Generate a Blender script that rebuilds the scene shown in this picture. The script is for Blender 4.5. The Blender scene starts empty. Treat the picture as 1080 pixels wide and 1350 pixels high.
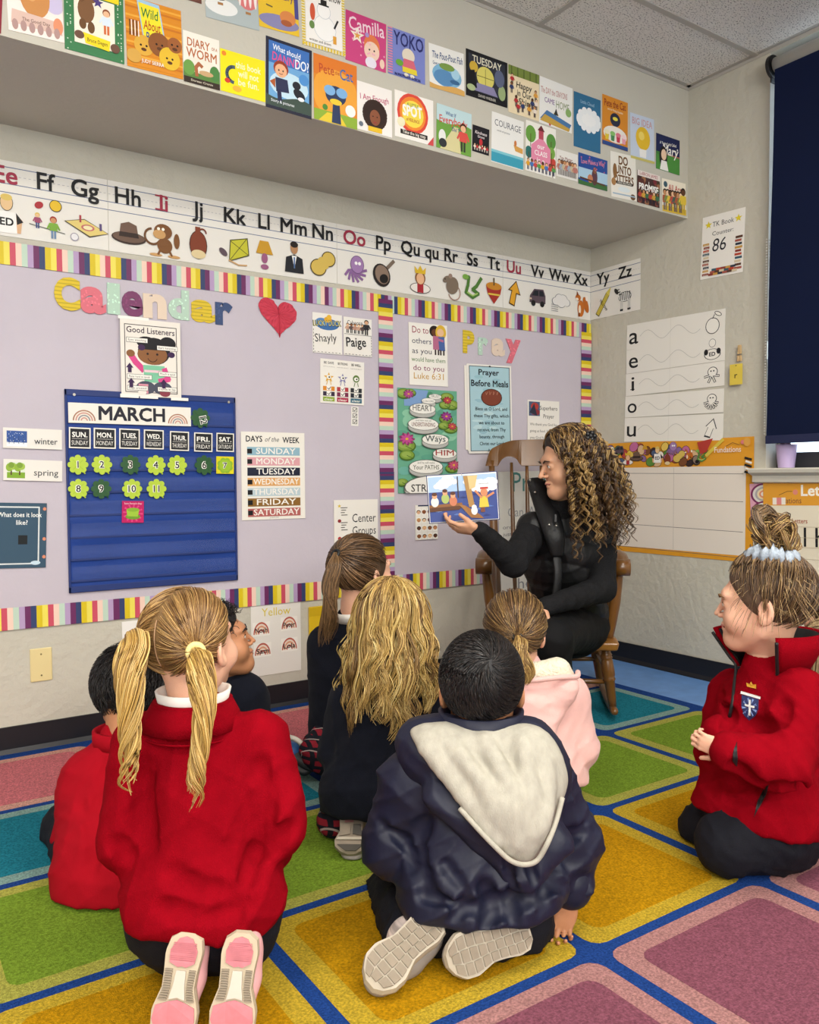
import bpy, math, random
import numpy as np
from mathutils import Vector, Matrix

sc = bpy.context.scene
# ---------------------------------------------------------------- camera
FL = 1081.878                                   # focal length for a 1080 x 1350 frame
CAMP = np.array([-3.43116, -3.27189, 1.0])
FW = np.array([0.55791, 0.82887, -0.04143]); FW /= np.linalg.norm(FW)
RT = np.array([0.82942, -0.55859, -0.00617]); RT -= FW*(RT@FW); RT /= np.linalg.norm(RT)
UP = np.cross(RT, FW)
cd = bpy.data.cameras.new('camera'); cam = bpy.data.objects.new('camera', cd)
sc.collection.objects.link(cam); sc.camera = cam
cd.sensor_fit = 'HORIZONTAL'; cd.sensor_width = 36.0; cd.lens = 36.0*FL/1080.0
cd.clip_start = 0.05; cd.clip_end = 60
cam.matrix_world = Matrix([[RT[i], UP[i], -FW[i], CAMP[i]] for i in range(3)] + [[0, 0, 0, 1]])
# ---------------------------------------------------------------- world, lights, exposure
w = bpy.data.worlds.new('world'); sc.world = w; w.use_nodes = True
bg = w.node_tree.nodes['Background']; bg.inputs[0].default_value = (0.78, 0.89, 1.0, 1); bg.inputs[1].default_value = 2.2
vs = sc.view_settings
vs.view_transform = 'Standard'; vs.look = 'None'; vs.gamma = 1.0; vs.use_curve_mapping = False
vs.exposure = 0.62
TROFFERS = [(-1.75, -2.75, 24), (-4.2, -2.75, 28), (-1.75, -5.0, 26), (-4.2, -5.0, 30)]
def area(name, loc, rot, sx, sy, power, col):
    l = bpy.data.lights.new(name, 'AREA'); l.shape = 'RECTANGLE'; l.size = sx; l.size_y = sy
    l.energy = power; l.color = col
    o = bpy.data.objects.new(name, l); sc.collection.objects.link(o); o.location = loc; o.rotation_euler = rot
    return o
for tx, ty, pw in TROFFERS:
    area('troffer_light', (tx, ty, 2.865), (0, 0, 0), 1.16, 0.56, pw, (1.0, 0.965, 0.895))
# broad fill light added in front of the rear wall, where no window is built
area('rear_fill', (-4.3, -6.3, 2.3), (math.radians(90), 0, 0), 3.4, 1.0, 115, (1.0, 0.985, 0.95))
# ---------------------------------------------------------------- helpers
rng = random.Random(7); NR = np.random.RandomState(5)
V = lambda *a: np.array(a, float)
def nrm(v): v = np.asarray(v, float); return v/np.linalg.norm(v)
def ray(px, py): return FW + RT*((px-540)/FL) - UP*((py-675)/FL)
def at(px, py, D): return CAMP + ray(px, py)*D                 # point D metres in front of the lens plane
def hit(px, py, ax, val):
    d = ray(px, py); return CAMP + d*((val-CAMP[ax])/d[ax])
def flo(px, py): return hit(px, py, 2, 0.0)
FWH = nrm([FW[0], FW[1], 0]); RTH = V(FWH[1], -FWH[0], 0); ZZ = V(0, 0, 1)
def adir(a, p=0):                                              # heading a: 0 away from the lens, 90 to the right; p pitch up
    a = math.radians(a); p = math.radians(p)
    return (FWH*math.cos(a)+RTH*math.sin(a))*math.cos(p)+ZZ*math.sin(p)
def lin(c):
    c = c.lstrip('#'); v = [int(c[i:i+2], 16)/255 for i in (0, 2, 4)]
    return tuple((x/12.92 if x <= .04045 else ((x+.055)/1.055)**2.4) for x in v)
MATS = {}
def mat(name, col=None, rough=.6, bump=0, scale=200, var=0, vscale=8, attr=False, metal=0, spec=.5, sheen=0, trans=0, alpha=1, emit=0, coat=0, stretch=None, detail=2):
    m = bpy.data.materials.new(name); m.use_nodes = True; nt = m.node_tree; N = nt.nodes; L = nt.links
    b = N['Principled BSDF']
    b.inputs['Roughness'].default_value = rough; b.inputs['Metallic'].default_value = metal
    b.inputs['Specular IOR Level'].default_value = spec
    if sheen: b.inputs['Sheen Weight'].default_value = sheen; b.inputs['Sheen Roughness'].default_value = .5
    if trans: b.inputs['Transmission Weight'].default_value = trans
    if coat: b.inputs['Coat Weight'].default_value = coat; b.inputs['Coat Roughness'].default_value = .25
    b.inputs['Alpha'].default_value = alpha
    tc = N.new('ShaderNodeTexCoord'); vec = tc.outputs['Object']
    if stretch:
        mp = N.new('ShaderNodeMapping'); mp.inputs['Scale'].default_value = stretch; L.new(vec, mp.inputs[0]); vec = mp.outputs[0]
    src = None
    if attr:
        a = N.new('ShaderNodeAttribute'); a.attribute_name = 'Col'; src = a.outputs['Color']
    c = lin(col)+(1,) if col else (1, 1, 1, 1)
    if var:
        no = N.new('ShaderNodeTexNoise'); no.inputs['Scale'].default_value = vscale; no.inputs['Detail'].default_value = 4
        L.new(vec, no.inputs['Vector'])
        mr = N.new('ShaderNodeMapRange'); mr.inputs[1].default_value = .3; mr.inputs[2].default_value = .7
        mr.inputs[3].default_value = 1-var; mr.inputs[4].default_value = 1+var; L.new(no.outputs[0], mr.inputs[0])
        mx = N.new('ShaderNodeMix'); mx.data_type = 'RGBA'; mx.blend_type = 'MULTIPLY'; mx.inputs[0].default_value = 1
        if src: L.new(src, mx.inputs[6])
        else: mx.inputs[6].default_value = c
        L.new(mr.outputs[0], mx.inputs[7]); src = mx.outputs[2]
    if src: L.new(src, b.inputs['Base Color'])
    else: b.inputs['Base Color'].default_value = c
    if emit:
        b.inputs['Emission Color'].default_value = c; b.inputs['Emission Strength'].default_value = emit
    if bump:
        no = N.new('ShaderNodeTexNoise'); no.inputs['Scale'].default_value = scale; no.inputs['Detail'].default_value = detail
        L.new(vec, no.inputs['Vector'])
        bp = N.new('ShaderNodeBump'); bp.inputs['Strength'].default_value = 1; bp.inputs['Distance'].default_value = bump
        L.new(no.outputs[0], bp.inputs['Height']); L.new(bp.outputs[0], b.inputs['Normal'])
    MATS[name] = m
    return m
def mesh(name, verts, faces, m, parent=None, loc=None, smooth=False, cols=None, fcols=None, label=None, cat=None, group=None, kind=None):
    """one mesh object; verts in world space, loc = the object's origin (its parent's origin when it has a parent)"""
    verts = np.asarray(verts, float).reshape(-1, 3)
    if parent is not None: loc = parent['_o'] if '_o' in parent else (0, 0, 0)
    elif loc is None: loc = (0, 0, 0)
    loc = np.array(loc, float)
    me = bpy.data.meshes.new(name)
    if isinstance(faces, np.ndarray):
        k = faces.shape[1]; nf = len(faces)
        me.vertices.add(len(verts)); me.vertices.foreach_set('co', (verts-loc).ravel().astype('f4'))
        me.loops.add(nf*k); me.loops.foreach_set('vertex_index', faces.ravel().astype('i4'))
        me.polygons.add(nf); me.polygons.foreach_set('loop_start', np.arange(0, nf*k, k, dtype='i4'))
        try: me.polygons.foreach_set('loop_total', np.full(nf, k, 'i4'))
        except Exception: pass
        me.update(calc_edges=True)
    else:
        me.from_pydata((verts-loc).tolist(), [], [list(f) for f in faces])
    if smooth: me.polygons.foreach_set('use_smooth', np.ones(len(me.polygons), bool))
    if cols is not None:
        a = me.color_attributes.new('Col', 'FLOAT_COLOR', 'POINT'); c = np.ones((len(verts), 4), 'f4'); c[:, :3] = cols
        a.data.foreach_set('color', c.ravel())
    if fcols is not None:
        a = me.color_attributes.new('Col', 'FLOAT_COLOR', 'CORNER'); out = []
        for p, c in zip(me.polygons, fcols): out += [c[0], c[1], c[2], 1]*p.loop_total
        a.data.foreach_set('color', np.array(out, 'f4'))
    me.materials.append(m)
    o = bpy.data.objects.new(name, me); sc.collection.objects.link(o)
    if parent is not None: o.parent = parent; o['_o'] = list(map(float, loc))
    else: o.location = loc; o['_o'] = list(map(float, loc))
    tag(o, label, cat, group, kind)
    return o
def tag(o, label=None, cat=None, group=None, kind=None):
    for k, v in (('label', label), ('category', cat), ('group', group), ('kind', kind)):
        if v: o[k] = v
    return o
def empty(name, loc, label, cat, group=None):
    o = bpy.data.objects.new(name, None); sc.collection.objects.link(o); o.location = loc; o['_o'] = list(map(float, loc))
    o.empty_display_size = .05
    return tag(o, label, cat, group)
class Geo:
    """collects simple solids into one mesh"""
    def __init__(s): s.v = []; s.f = []; s.c = []; s.n = 0
    def add(s, v, f, c=None):
        v = np.asarray(v, float).reshape(-1, 3); s.v.append(v); s.f += [[i+s.n for i in q] for q in f]; s.n += len(v)
        if c is not None: s.c += [c]*len(f)
        return s
    def box(s, lo, hi, c=None):
        x0, y0, z0 = lo; x1, y1, z1 = hi
        return s.add([(x0,y0,z0),(x1,y0,z0),(x1,y1,z0),(x0,y1,z0),(x0,y0,z1),(x1,y0,z1),(x1,y1,z1),(x0,y1,z1)],
                     [(3,2,1,0),(4,5,6,7),(0,1,5,4),(1,2,6,5),(2,3,7,6),(3,0,4,7)], c)
    def obox(s, o, U, Vv, W, c=None):                # box from a corner and three edge vectors
        o, U, Vv, W = map(lambda q: np.asarray(q, float), (o, U, Vv, W))
        p = [o, o+U, o+U+Vv, o+Vv]; p += [q+W for q in p]
        return s.add(p, [(3,2,1,0),(4,5,6,7),(0,1,5,4),(1,2,6,5),(2,3,7,6),(3,0,4,7)], c)
    def prism(s, pts, W, c=None):
        pts = [np.asarray(p, float) for p in pts]; W = np.asarray(W, float); n = len(pts)
        return s.add(pts+[p+W for p in pts], [list(range(n))[::-1], list(range(n, 2*n))]+[[i, (i+1) % n, (i+1) % n+n, i+n] for i in range(n)], c)
    def tube(s, P, r, n=10, c=None, caps=True, flat=None):
        P = np.asarray(P, float); r = np.broadcast_to(np.asarray(r, float), (len(P),))
        T = np.gradient(P, axis=0); T /= np.linalg.norm(T, axis=1)[:, None]+1e-12
        ref = V(0, 0, 1) if abs(T[0][2]) < .9 else V(1, 0, 0); vs_ = []
        if flat is not None: ref = np.asarray(flat[0], float)
        for i in range(len(P)):
            a = np.cross(T[i], ref); a /= np.linalg.norm(a)+1e-12; b = np.cross(a, T[i]); 
            fl = flat[1] if flat is not None else 1
            for k in range(n):
                t = 2*math.pi*k/n; vs_.append(P[i]+r[i]*(a*math.cos(t)+b*math.sin(t)*fl))
        f = [[i*n+k, i*n+(k+1) % n, (i+1)*n+(k+1) % n, (i+1)*n+k] for i in range(len(P)-1) for k in range(n)]
        if caps: f += [list(range(n))[::-1], [(len(P)-1)*n+k for k in range(n)]]
        return s.add(vs_, f, c)
    def lathe(s, a, b, prof, n=14, c=None):          # prof: (t along a-b, radius)
        a = np.asarray(a, float); b = np.asarray(b, float)
        return s.tube([a+(b-a)*t for t, r in prof], [r for t, r in prof], n, c)
    def ball(s, c0, r, n=12, c=None, R=None):
        r = np.broadcast_to(np.asarray(r, float), (3,)); m = n//2; vs_ = []
        for i in range(1, m):
            for k in range(n):
                th = math.pi*i/m; ph = 2*math.pi*k/n; vs_.append((math.sin(th)*math.cos(ph), math.sin(th)*math.sin(ph), math.cos(th)))
        vs_ += [(0, 0, 1), (0, 0, -1)]; q = np.array(vs_)*r
        if R is not None: q = q@np.asarray(R).T
        f = [[i*n+k, (i+1)*n+k, (i+1)*n+(k+1) % n, i*n+(k+1) % n] for i in range(m-2) for k in range(n)]
        t = (m-1)*n; f += [[t, k, (k+1) % n] for k in range(n)]+[[t+1, (m-2)*n+(k+1) % n, (m-2)*n+k] for k in range(n)]
        return s.add(q+np.asarray(c0), f, c)
    def rev(s, o, prof, n=24):                       # turned round the vertical: (radius, height)
        v = [np.asarray(o, float)+V(r*math.cos(6.2832*k/n), r*math.sin(6.2832*k/n), z) for r, z in prof for k in range(n)]
        return s.add(v, [[i*n+k, i*n+(k+1) % n, (i+1)*n+(k+1) % n, (i+1)*n+k] for i in range(len(prof)-1) for k in range(n)])
    def build(s, name, m, parent=None, loc=None, smooth=False, bevel=0, **kw):
        o = mesh(name, np.concatenate(s.v), s.f, m, parent, loc, smooth, fcols=[lin(c) if isinstance(c, str) else c for c in s.c] if s.c else None, **kw)
        if bevel:
            md = o.modifiers.new('bevel', 'BEVEL'); md.width = bevel; md.segments = 2; md.limit_method = 'ANGLE'
        return o
# ---- materials
mat('wall_paint', 'C3BEAF', .75, bump=.0055, scale=30, var=.03, vscale=3, detail=3)
mat('soffit_paint', 'C3BEB0', .8, bump=.0015, scale=40, var=.02, vscale=3)
mat('trim_white', 'CFCABD', .5); mat('baseboard_rubber', '14141A', .45, var=.1)
mat('floor_blue', '6490CC', .55, bump=.0006, scale=300, var=.08, vscale=14)
mat('print', attr=True, rough=.55, spec=.3); mat('paper', 'EDE8DE', .7, spec=.2)
mat('gloss_paper', 'EFEAE0', .35); mat('border_print', attr=True, rough=.5, spec=.35)
mat('board_paper', 'C5BCC6', .85, bump=.0008, scale=60, var=.025, vscale=4, spec=.2)
mat('plastic_clear', 'E8F0FF', .12, alpha=.03, spec=.25); mat('glass', 'F2FAFF', .02, trans=1)
mat('metal', 'B8B4AC', .3, metal=1); mat('black_plastic', '101012', .4); mat('alu', 'CFCDC6', .45, metal=.3)
mat('ivory', 'E2CF96', .4); mat('lilac', 'C9B3DC', .35)
# ---------------------------------------------------------------- flat print on sheets
GLY = {}
def glyphs(s, bold):
    k = (s, bold)
    if k not in GLY:
        c = bpy.data.curves.new('t', 'FONT'); c.body = s; c.size = 1; c.resolution_u = 2 if len(s) > 3 else 4; c.fill_mode = 'FRONT'; c.offset = bold
        o = bpy.data.objects.new('t', c); me = o.to_mesh()
        n = len(me.vertices); v = np.zeros(n*3, 'f4'); me.vertices.foreach_get('co', v); v = v.reshape(-1, 3)[:, :2]
        f = [list(p.vertices) for p in me.polygons]
        o.to_mesh_clear(); bpy.data.objects.remove(o); bpy.data.curves.remove(c)
        if n: v = v-[v[:, 0].min(), 0]
        GLY[k] = (v, f)
    return GLY[k]
CAPH = None
class Art:
    """a sheet in world space with print on it; art units: x 0..1 across, y downwards, same scale"""
    def __init__(s, O, U, W, width, height, name, label, cat, group=None, m='paper', thick=.001, sheet=True, col=None, loc=None, parent=None):
        s.O, s.U, s.W = np.asarray(O, float), nrm(U), nrm(W); s.N = np.cross(s.U, s.W); s.w, s.h = width, height; s.ar = height/width
        s.layers = {}; s.k = 0; s.post = None; s.ys = 1
        if sheet:
            g = Geo(); o = s.O-s.N*thick
            g.obox(o-s.W*height, s.U*width, s.W*height, s.N*thick)
            mm = MATS[m] if not col else (MATS.get('pap'+col) or mat('pap'+col, col, .6, spec=.25))
            s.ob = g.build(name, mm, parent, None if parent is not None else s.O+s.U*width/2-s.W*height/2, label=label, cat=cat, group=group)
        else: s.ob = parent
    def P(s, x, y, l=None): return s.O+s.U*(x*s.w)-s.W*(y*s.w*s.ys)
    def put(s, pts, faces, col, part='picture_print', dz=0):
        L = s.layers.setdefault(part, [[], [], [], 0])
        s.k += 1
        pts = np.clip(np.asarray(pts, float).reshape(-1, 2), 0, (1, s.ar))
        v = s.O+np.outer(pts[:, 0]*s.w, s.U)-np.outer(pts[:, 1]*s.w*s.ys, s.W)+np.outer(.0003+s.k*.00005+np.broadcast_to(dz, (len(pts),)), s.N)
        L[0].append(v); L[1] += [[i+L[3] for i in f] for f in faces]; L[2] += [lin(col)]*len(faces); L[3] += len(v)
        return s
    def poly(s, pts, col, part='picture_print'): return s.put(pts, [list(range(len(pts)))], col, part)
    def rect(s, x0, y0, x1, y1, col, part='picture_print'): return s.poly([(x0, y0), (x0, y1), (x1, y1), (x1, y0)], col, part)
    def ell(s, x, y, rx, ry=None, col='000000', a0=0, a1=360, rot=0, part='picture_print', n=20):
        ry = ry or rx; n = n if a1-a0 == 360 else n+1; t = np.radians(np.linspace(a0, a1, n, endpoint=(a1-a0 != 360)))
        p = np.stack([rx*np.cos(t), -ry*np.sin(t)], 1); r = math.radians(rot); c, q = math.cos(r), math.sin(r)
        return s.poly(p@np.array([[c, q], [-q, c]])+[x, y], col, part)
    def line(s, pts, wd, col, part='picture_print', closed=False):
        p = np.asarray(pts, float)
        if closed: p = np.vstack([p, p[:1]])
        q = []; f = []
        for a, b in zip(p[:-1], p[1:]):
            d = b-a; l = np.linalg.norm(d)+1e-9; n = np.array([-d[1], d[0]])/l*wd/2; e = d/l*wd*.3; k = len(q)
            q += [a-n-e, b-n+e, b+n+e, a+n-e]; f.append([k, k+1, k+2, k+3])
        return s.put(q, f, col, part, dz=np.repeat(np.arange(len(f)) % 2*.00002, 4))
    def arc(s, x, y, r, wd, col, a0=0, a1=180, part='picture_print', ry=None):
        t = np.radians(np.linspace(a0, a1, 18)); return s.line(np.stack([x+r*np.cos(t), y-(ry or r)*np.sin(t)], 1), wd, col, part)
    def star(s, x, y, r, col, n=5, inner=.42, rot=-90, part='picture_print'):
        t = [(x+(r if i % 2 == 0 else r*inner)*math.cos(math.radians(rot+180/n*i)), y+(r if i % 2 == 0 else r*inner)*math.sin(math.radians(rot+180/n*i))) for i in range(2*n)]
        return s.put(t+[(x, y)], [[i, (i+1) % (2*n), 2*n] for i in range(2*n)], col, part)
    def text(s, t, x, y, h, col, w=None, bold=.012, al='c', shear=0, rot=0, part='lettering'):
        v, f = glyphs(t, 0); dz = 0
        if not len(v): return s
        if bold > .004:
            b = bold*.8; n = len(v); v = np.concatenate([v+[dx*b, dy*b] for dx, dy in ((-1, -1), (1, -1), (1, 1), (-1, 1))]); f = f+[[i+n*k for i in q] for k in (1, 2, 3) for q in f]; dz = np.repeat(np.arange(4)*.000012, n)
        k = h/.64; p = v*[k, -k]; W0 = p[:, 0].max()
        if w: p = p*[w/W0, 1]; W0 = w
        p = p+np.stack([-p[:, 1]*shear, p[:, 1]*0], 1)
        if al == 'c': p = p-[W0/2, 0]
        elif al == 'r': p = p-[W0, 0]
        if rot: r = math.radians(rot); c, q = math.cos(r), math.sin(r); p = p@np.array([[c, q], [-q, c]])
        return s.put(p+[x, y], f, col, part, dz=dz)
    def done(s, mm='print'):
        for part, (v, f, c, n) in s.layers.items():
            v = np.concatenate(v)
            if s.post is not None: v = s.post(v)
            mesh(part, v, f, MATS[mm], s.ob, fcols=c, kind='stuff')
        return s.ob
def plane_frame(pl, TL, TR, BL, off):
    ax, val, N, U = {'B': (1, 0, V(0, -1, 0), V(1, 0, 0)), 'R': (0, 0, V(-1, 0, 0), V(0, -1, 0)), 'S': (1, -.6425, V(0, -1, 0), V(1, 0, 0))}[pl]
    a, b, c = hit(*TL, ax, val), hit(*TR, ax, val), hit(*BL, ax, val)
    w, h = np.linalg.norm(b-a), np.linalg.norm(c-a); d = b-a; ang = math.atan2(d[2], d@U)
    ang2 = math.atan2((c-a)@U, -(c-a)[2]); ang = (ang+ang2)/2
    if abs(ang) < math.radians(.8): ang = 0
    U2 = U*math.cos(ang)+ZZ*math.sin(ang); W2 = ZZ*math.cos(ang)-U*math.sin(ang)
    return a+N*off, U2, W2, w, h
def sheet(pl, TL, TR, BL, name, label, cat, group=None, off=.003, **kw):
    O, U, W, w, h = plane_frame(pl, TL, TR, BL, off)
    A = Art(O, U, W, w, h, name, label, cat, group, **kw)
    if pl != 'S':                                               # print proportions as laid out on the sheet
        r = math.dist(TL, BL)/math.dist(TL, TR); A.ys = A.ar/r; A.ar = r
    return A
# ---------------------------------------------------------------- the room
CEIL = 2.9036; SOF = 2.267; SD = .6425
ST = dict(kind='structure')
Geo().box((-6.6, -6.5, -.05), (0.2, .15, 0)).build('floor', MATS['floor_blue'], **ST)
Geo().box((-6.6, 0, 0), (.15, .15, 3.1)).build('wall_back', MATS['wall_paint'], **ST)
Geo().box((-6.75, -6.5, 0), (-6.6, .15, 3.1)).build('wall_left', MATS['wall_paint'], **ST)
Geo().box((-6.75, -6.65, 0), (.15, -6.5, 3.1)).build('wall_rear', MATS['wall_paint'], **ST)
WY0, WY1, WZ0 = -1.077, -3.0, 1.03                          # window opening in the right wall
g = Geo(); g.box((0, WY0, 0), (.15, 0, 3.1)); g.box((0, -6.5, 0), (.15, WY1, 3.1)); g.box((0, WY1, 0), (.15, WY0, WZ0)); g.box((0, WY1, 2.88), (.15, WY0, 3.1))
g.build('wall_right', MATS['wall_paint'], **ST)
Geo().box((-6.6, -SD, SOF), (0, 0, CEIL+.1)).build('wall_soffit', MATS['soffit_paint'], **ST)
BBH = .1029
Geo().box((-6.6, -.008, 0), (0, 0, BBH)).add([(-6.6, -.008, .022), (0, -.008, .022), (0, -.016, .004), (-6.6, -.016, .004), (-6.6,-.016,0), (0,-.016,0), (0,-.008,0),(-6.6,-.008,0)], [(0,1,2,3),(3,2,5,4)]).build('baseboard_back', MATS['baseboard_rubber'], **ST)
Geo().box((-.008, -6.5, 0), (0, 0, BBH)).add([(-.008, -6.5, .022), (-.008, 0, .022), (-.016, 0, .004), (-.016, -6.5, .004), (-.016,-6.5,0), (-.016,0,0)], [(0,1,2,3),(3,2,5,4)]).build('baseboard_right', MATS['baseboard_rubber'], **ST)
# ceiling: slab, bars and lay-in tiles
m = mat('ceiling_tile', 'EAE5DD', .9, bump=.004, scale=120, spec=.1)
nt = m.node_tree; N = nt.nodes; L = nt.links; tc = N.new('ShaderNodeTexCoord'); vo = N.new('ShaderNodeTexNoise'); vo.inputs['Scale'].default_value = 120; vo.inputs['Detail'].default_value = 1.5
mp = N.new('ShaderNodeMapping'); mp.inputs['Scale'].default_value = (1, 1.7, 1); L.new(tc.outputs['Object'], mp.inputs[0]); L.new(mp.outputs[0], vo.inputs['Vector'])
cr = N.new('ShaderNodeValToRGB'); cr.color_ramp.elements[0].position = .365; cr.color_ramp.elements[0].color = lin('716A63')+(1,); cr.color_ramp.elements[1].position = .40; cr.color_ramp.elements[1].color = lin('ECE7DF')+(1,)  # dark speckle; also paints the shade inside the pits into the tile colour
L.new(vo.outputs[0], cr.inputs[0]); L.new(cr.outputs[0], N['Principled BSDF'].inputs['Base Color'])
mat('ceiling_bar', 'B5AFA6', .5)
ceil = Geo().box((-6.6, -6.5, CEIL+.02), (0, 0, CEIL+.1)).build('ceiling', MATS['ceiling_bar'], **ST)
xs = [0, -1.0, -2.22, -3.44, -4.66, -5.88, -6.6]; ys = [-SD, -1.01, -1.62, -2.23, -2.84, -3.45, -4.06, -4.67, -5.28, -5.89, -6.5]
TILE = {}
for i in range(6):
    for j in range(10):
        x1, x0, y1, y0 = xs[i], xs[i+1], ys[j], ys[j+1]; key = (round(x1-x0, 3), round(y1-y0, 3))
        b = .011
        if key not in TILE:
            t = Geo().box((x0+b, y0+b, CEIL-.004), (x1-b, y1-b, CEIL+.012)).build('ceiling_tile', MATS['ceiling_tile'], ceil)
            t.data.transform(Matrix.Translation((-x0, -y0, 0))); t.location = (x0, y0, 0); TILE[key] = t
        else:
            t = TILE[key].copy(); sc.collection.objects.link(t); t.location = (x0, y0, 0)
for x in xs[1:-1]: Geo().box((x-.013, -6.5, CEIL-.008), (x+.013, -SD, CEIL+.01)).build('ceiling_bar', MATS['ceiling_bar'], ceil)
for y in ys[1:-1]: Geo().box((-6.6, y-.013, CEIL-.0085), (0, y+.013, CEIL+.01)).build('ceiling_bar', MATS['ceiling_bar'], ceil)
Geo().box((-6.6, -SD-.024, CEIL-.006), (0, -SD, CEIL-.003)).box((-6.6, -SD-.003, CEIL-.02), (0, -SD, CEIL-.003)).build('trim_1', MATS['ceiling_bar'], **ST)
Geo().box((-.024, -6.5, CEIL-.006), (0, -SD, CEIL-.003)).box((-.003, -6.5, CEIL-.02), (0, -SD, CEIL-.003)).build('trim_2', MATS['ceiling_bar'], **ST)
mat('lamp_panel', 'FFF3DC', .5, emit=3.0)
for i, (tx, ty, pw) in enumerate(TROFFERS):
    t = empty('ceiling_light', (tx, ty, CEIL-.03), ['recessed ceiling light panel nearest the window and rug', 'recessed ceiling light panel nearest the left wall and rug', 'recessed ceiling light panel by the window at the rear', 'recessed ceiling light panel by the left wall at the rear'][i], 'light', 'ceiling light panels')
    g = Geo()
    for a in ((-.61, -.3, .61, -.28), (-.61, .28, .61, .3), (-.61, -.28, -.59, .28), (.59, -.28, .61, .28)): g.box((tx+a[0], ty+a[1], CEIL-.022), (tx+a[2], ty+a[3], CEIL-.0087))
    g.build('frame', MATS['ceiling_bar'], t); Geo().box((tx-.59, ty-.28, CEIL-.016), (tx+.59, ty+.28, CEIL-.0087)).build('diffuser', MATS['lamp_panel'], t)
# window 1 with sill, sash and roller shade
win = empty('window_1', (.1, (WY0+WY1)/2, WZ0), None, None); win['kind'] = 'structure'
mat('sash', '3B3B3E', .4)
g = Geo()
for zz in (WZ0+.04, 2.84): g.box((.085, WY1, zz-.035), (.125, WY0, zz+.035))
for yy in ((WY0+WY1)/2, WY1+.03): g.box((.085, yy-.03, WZ0), (.125, yy+.03, 2.88))
g.build('window_frame', MATS['sash'], win)
Geo().box((.09, WY0-.012, WZ0+.07), (.12, WY0-.0012, 2.8)).build('window_jamb', MATS['trim_white'], win)
Geo().box((.103, WY1, WZ0+.06), (.107, WY0, 2.84)).build('window_pane', MATS['glass'], win)
g = Geo(); g.box((-.0, WY0-.001, WZ0), (.149, WY0+.0, 2.88)); g.build('trim_3', MATS['trim_white'], **ST)
P_ = lambda x, y0, z: (x, y0, z)
sill = Geo()
sy0, sy1 = -1.03, -3.05
prof = [(.08, WZ0+.004), (-.062, WZ0+.004), (-.066, WZ0-.002), (-.062, WZ0-.016), (-.03, WZ0-.03), (-.03, WZ0-.058), (0, WZ0-.066), (0, WZ0-.02), (.08, WZ0-.02)]
sill.prism([(x, sy0, z) for x, z in prof][::-1], (0, sy1-sy0, 0))
sill.build('window_sill', MATS['trim_white'], win)
mat('shade_navy', '0C1634', .85, bump=.0004, scale=900, var=.05, vscale=3, spec=.15)
rs = empty('roller_shade', (-.0, -1.16, 2.8), 'navy blue roller shade hanging over the window beside the book counter', 'blind')
g = Geo(); g.tube([(-.045, -1.135, 2.79), (-.045, -2.95, 2.79)], .034, 18); g.build('tube', MATS['alu'], rs, smooth=True)
shb = 1.148
pts = []
g = Geo(); n = 24
for i in range(n+1):
    z = 2.76-(2.76-shb)*i/n; yl = -1.148+.032*(i/n); xo = -.078+.016*(i/n)
    for k in range(9): pts.append((xo+.003*math.sin(k*1.3+i*.35), yl-(1.8)*k/8, z))
g.add(pts, [[i*9+k, i*9+k+1, (i+1)*9+k+1, (i+1)*9+k] for i in range(n) for k in range(8)]).build('fabric', MATS['shade_navy'], rs, smooth=True)
o = rs.children[-1]; md = o.modifiers.new('s', 'SOLIDIFY'); md.thickness = .0012
mat('hem_navy', '161D44', .8)
Geo().box((-.068, -2.93, shb-.006), (-.058, -1.117, shb+.03)).build('hem_bar', MATS['hem_navy'], rs, bevel=.002)
g = Geo(); g.tube([(-.045, -1.128, 2.79), (-.045, -1.112, 2.79)], .05, 22); g.box((-.062, -1.124, 2.72), (-.02, -1.116, 2.79)); g.box((-.045, -1.126, 2.76), (0, -1.1, 2.82)); g.build('bracket', MATS['black_plastic'], rs, bevel=.002)
g = Geo(); g.box((.02, -1.1, 2.5), (.05, -1.079, 2.86)); 
# beaded side chain
cg = Geo(); 
for i in range(70): cg.ball((-.02, -1.098, 2.05-i*.0125), .0038, 6)
for i in range(70): cg.ball((-.045, -1.098, 2.05-i*.0125), .0038, 6)
cg.build('bead_chain', MATS['trim_white'], rs)
Geo().box((-.042, -1.104, 1.52), (-.022, -1.092, 1.6)).build('chain_tensioner', MATS['metal'], rs, bevel=.003)
# lilac cup on the sill
cup = empty('plastic_cup', (.012, -1.155, WZ0+.004), 'lilac plastic cup standing on the window sill under the navy shade', 'cup')
a = V(.02, -1.165, WZ0+.004)
g = Geo(); g.rev(a, [(.001, .001), (.033, 0), (.0345, .004), (.0445, .1), (.0465, .105), (.044, .105), (.033, .006), (.001, .005)]); g.build('cup_body', MATS['lilac'], cup, smooth=True)
g = Geo(); 
for q in range(5): g.ball(a+V(.012*math.cos(q*1.3), .02*math.sin(q*1.9), .103+.004*(q % 2)), .014, 8)
g.build('cup_contents', mat('pebble_mix', '7A5A6E', .6, var=.5, vscale=60), cup, smooth=True)
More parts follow.
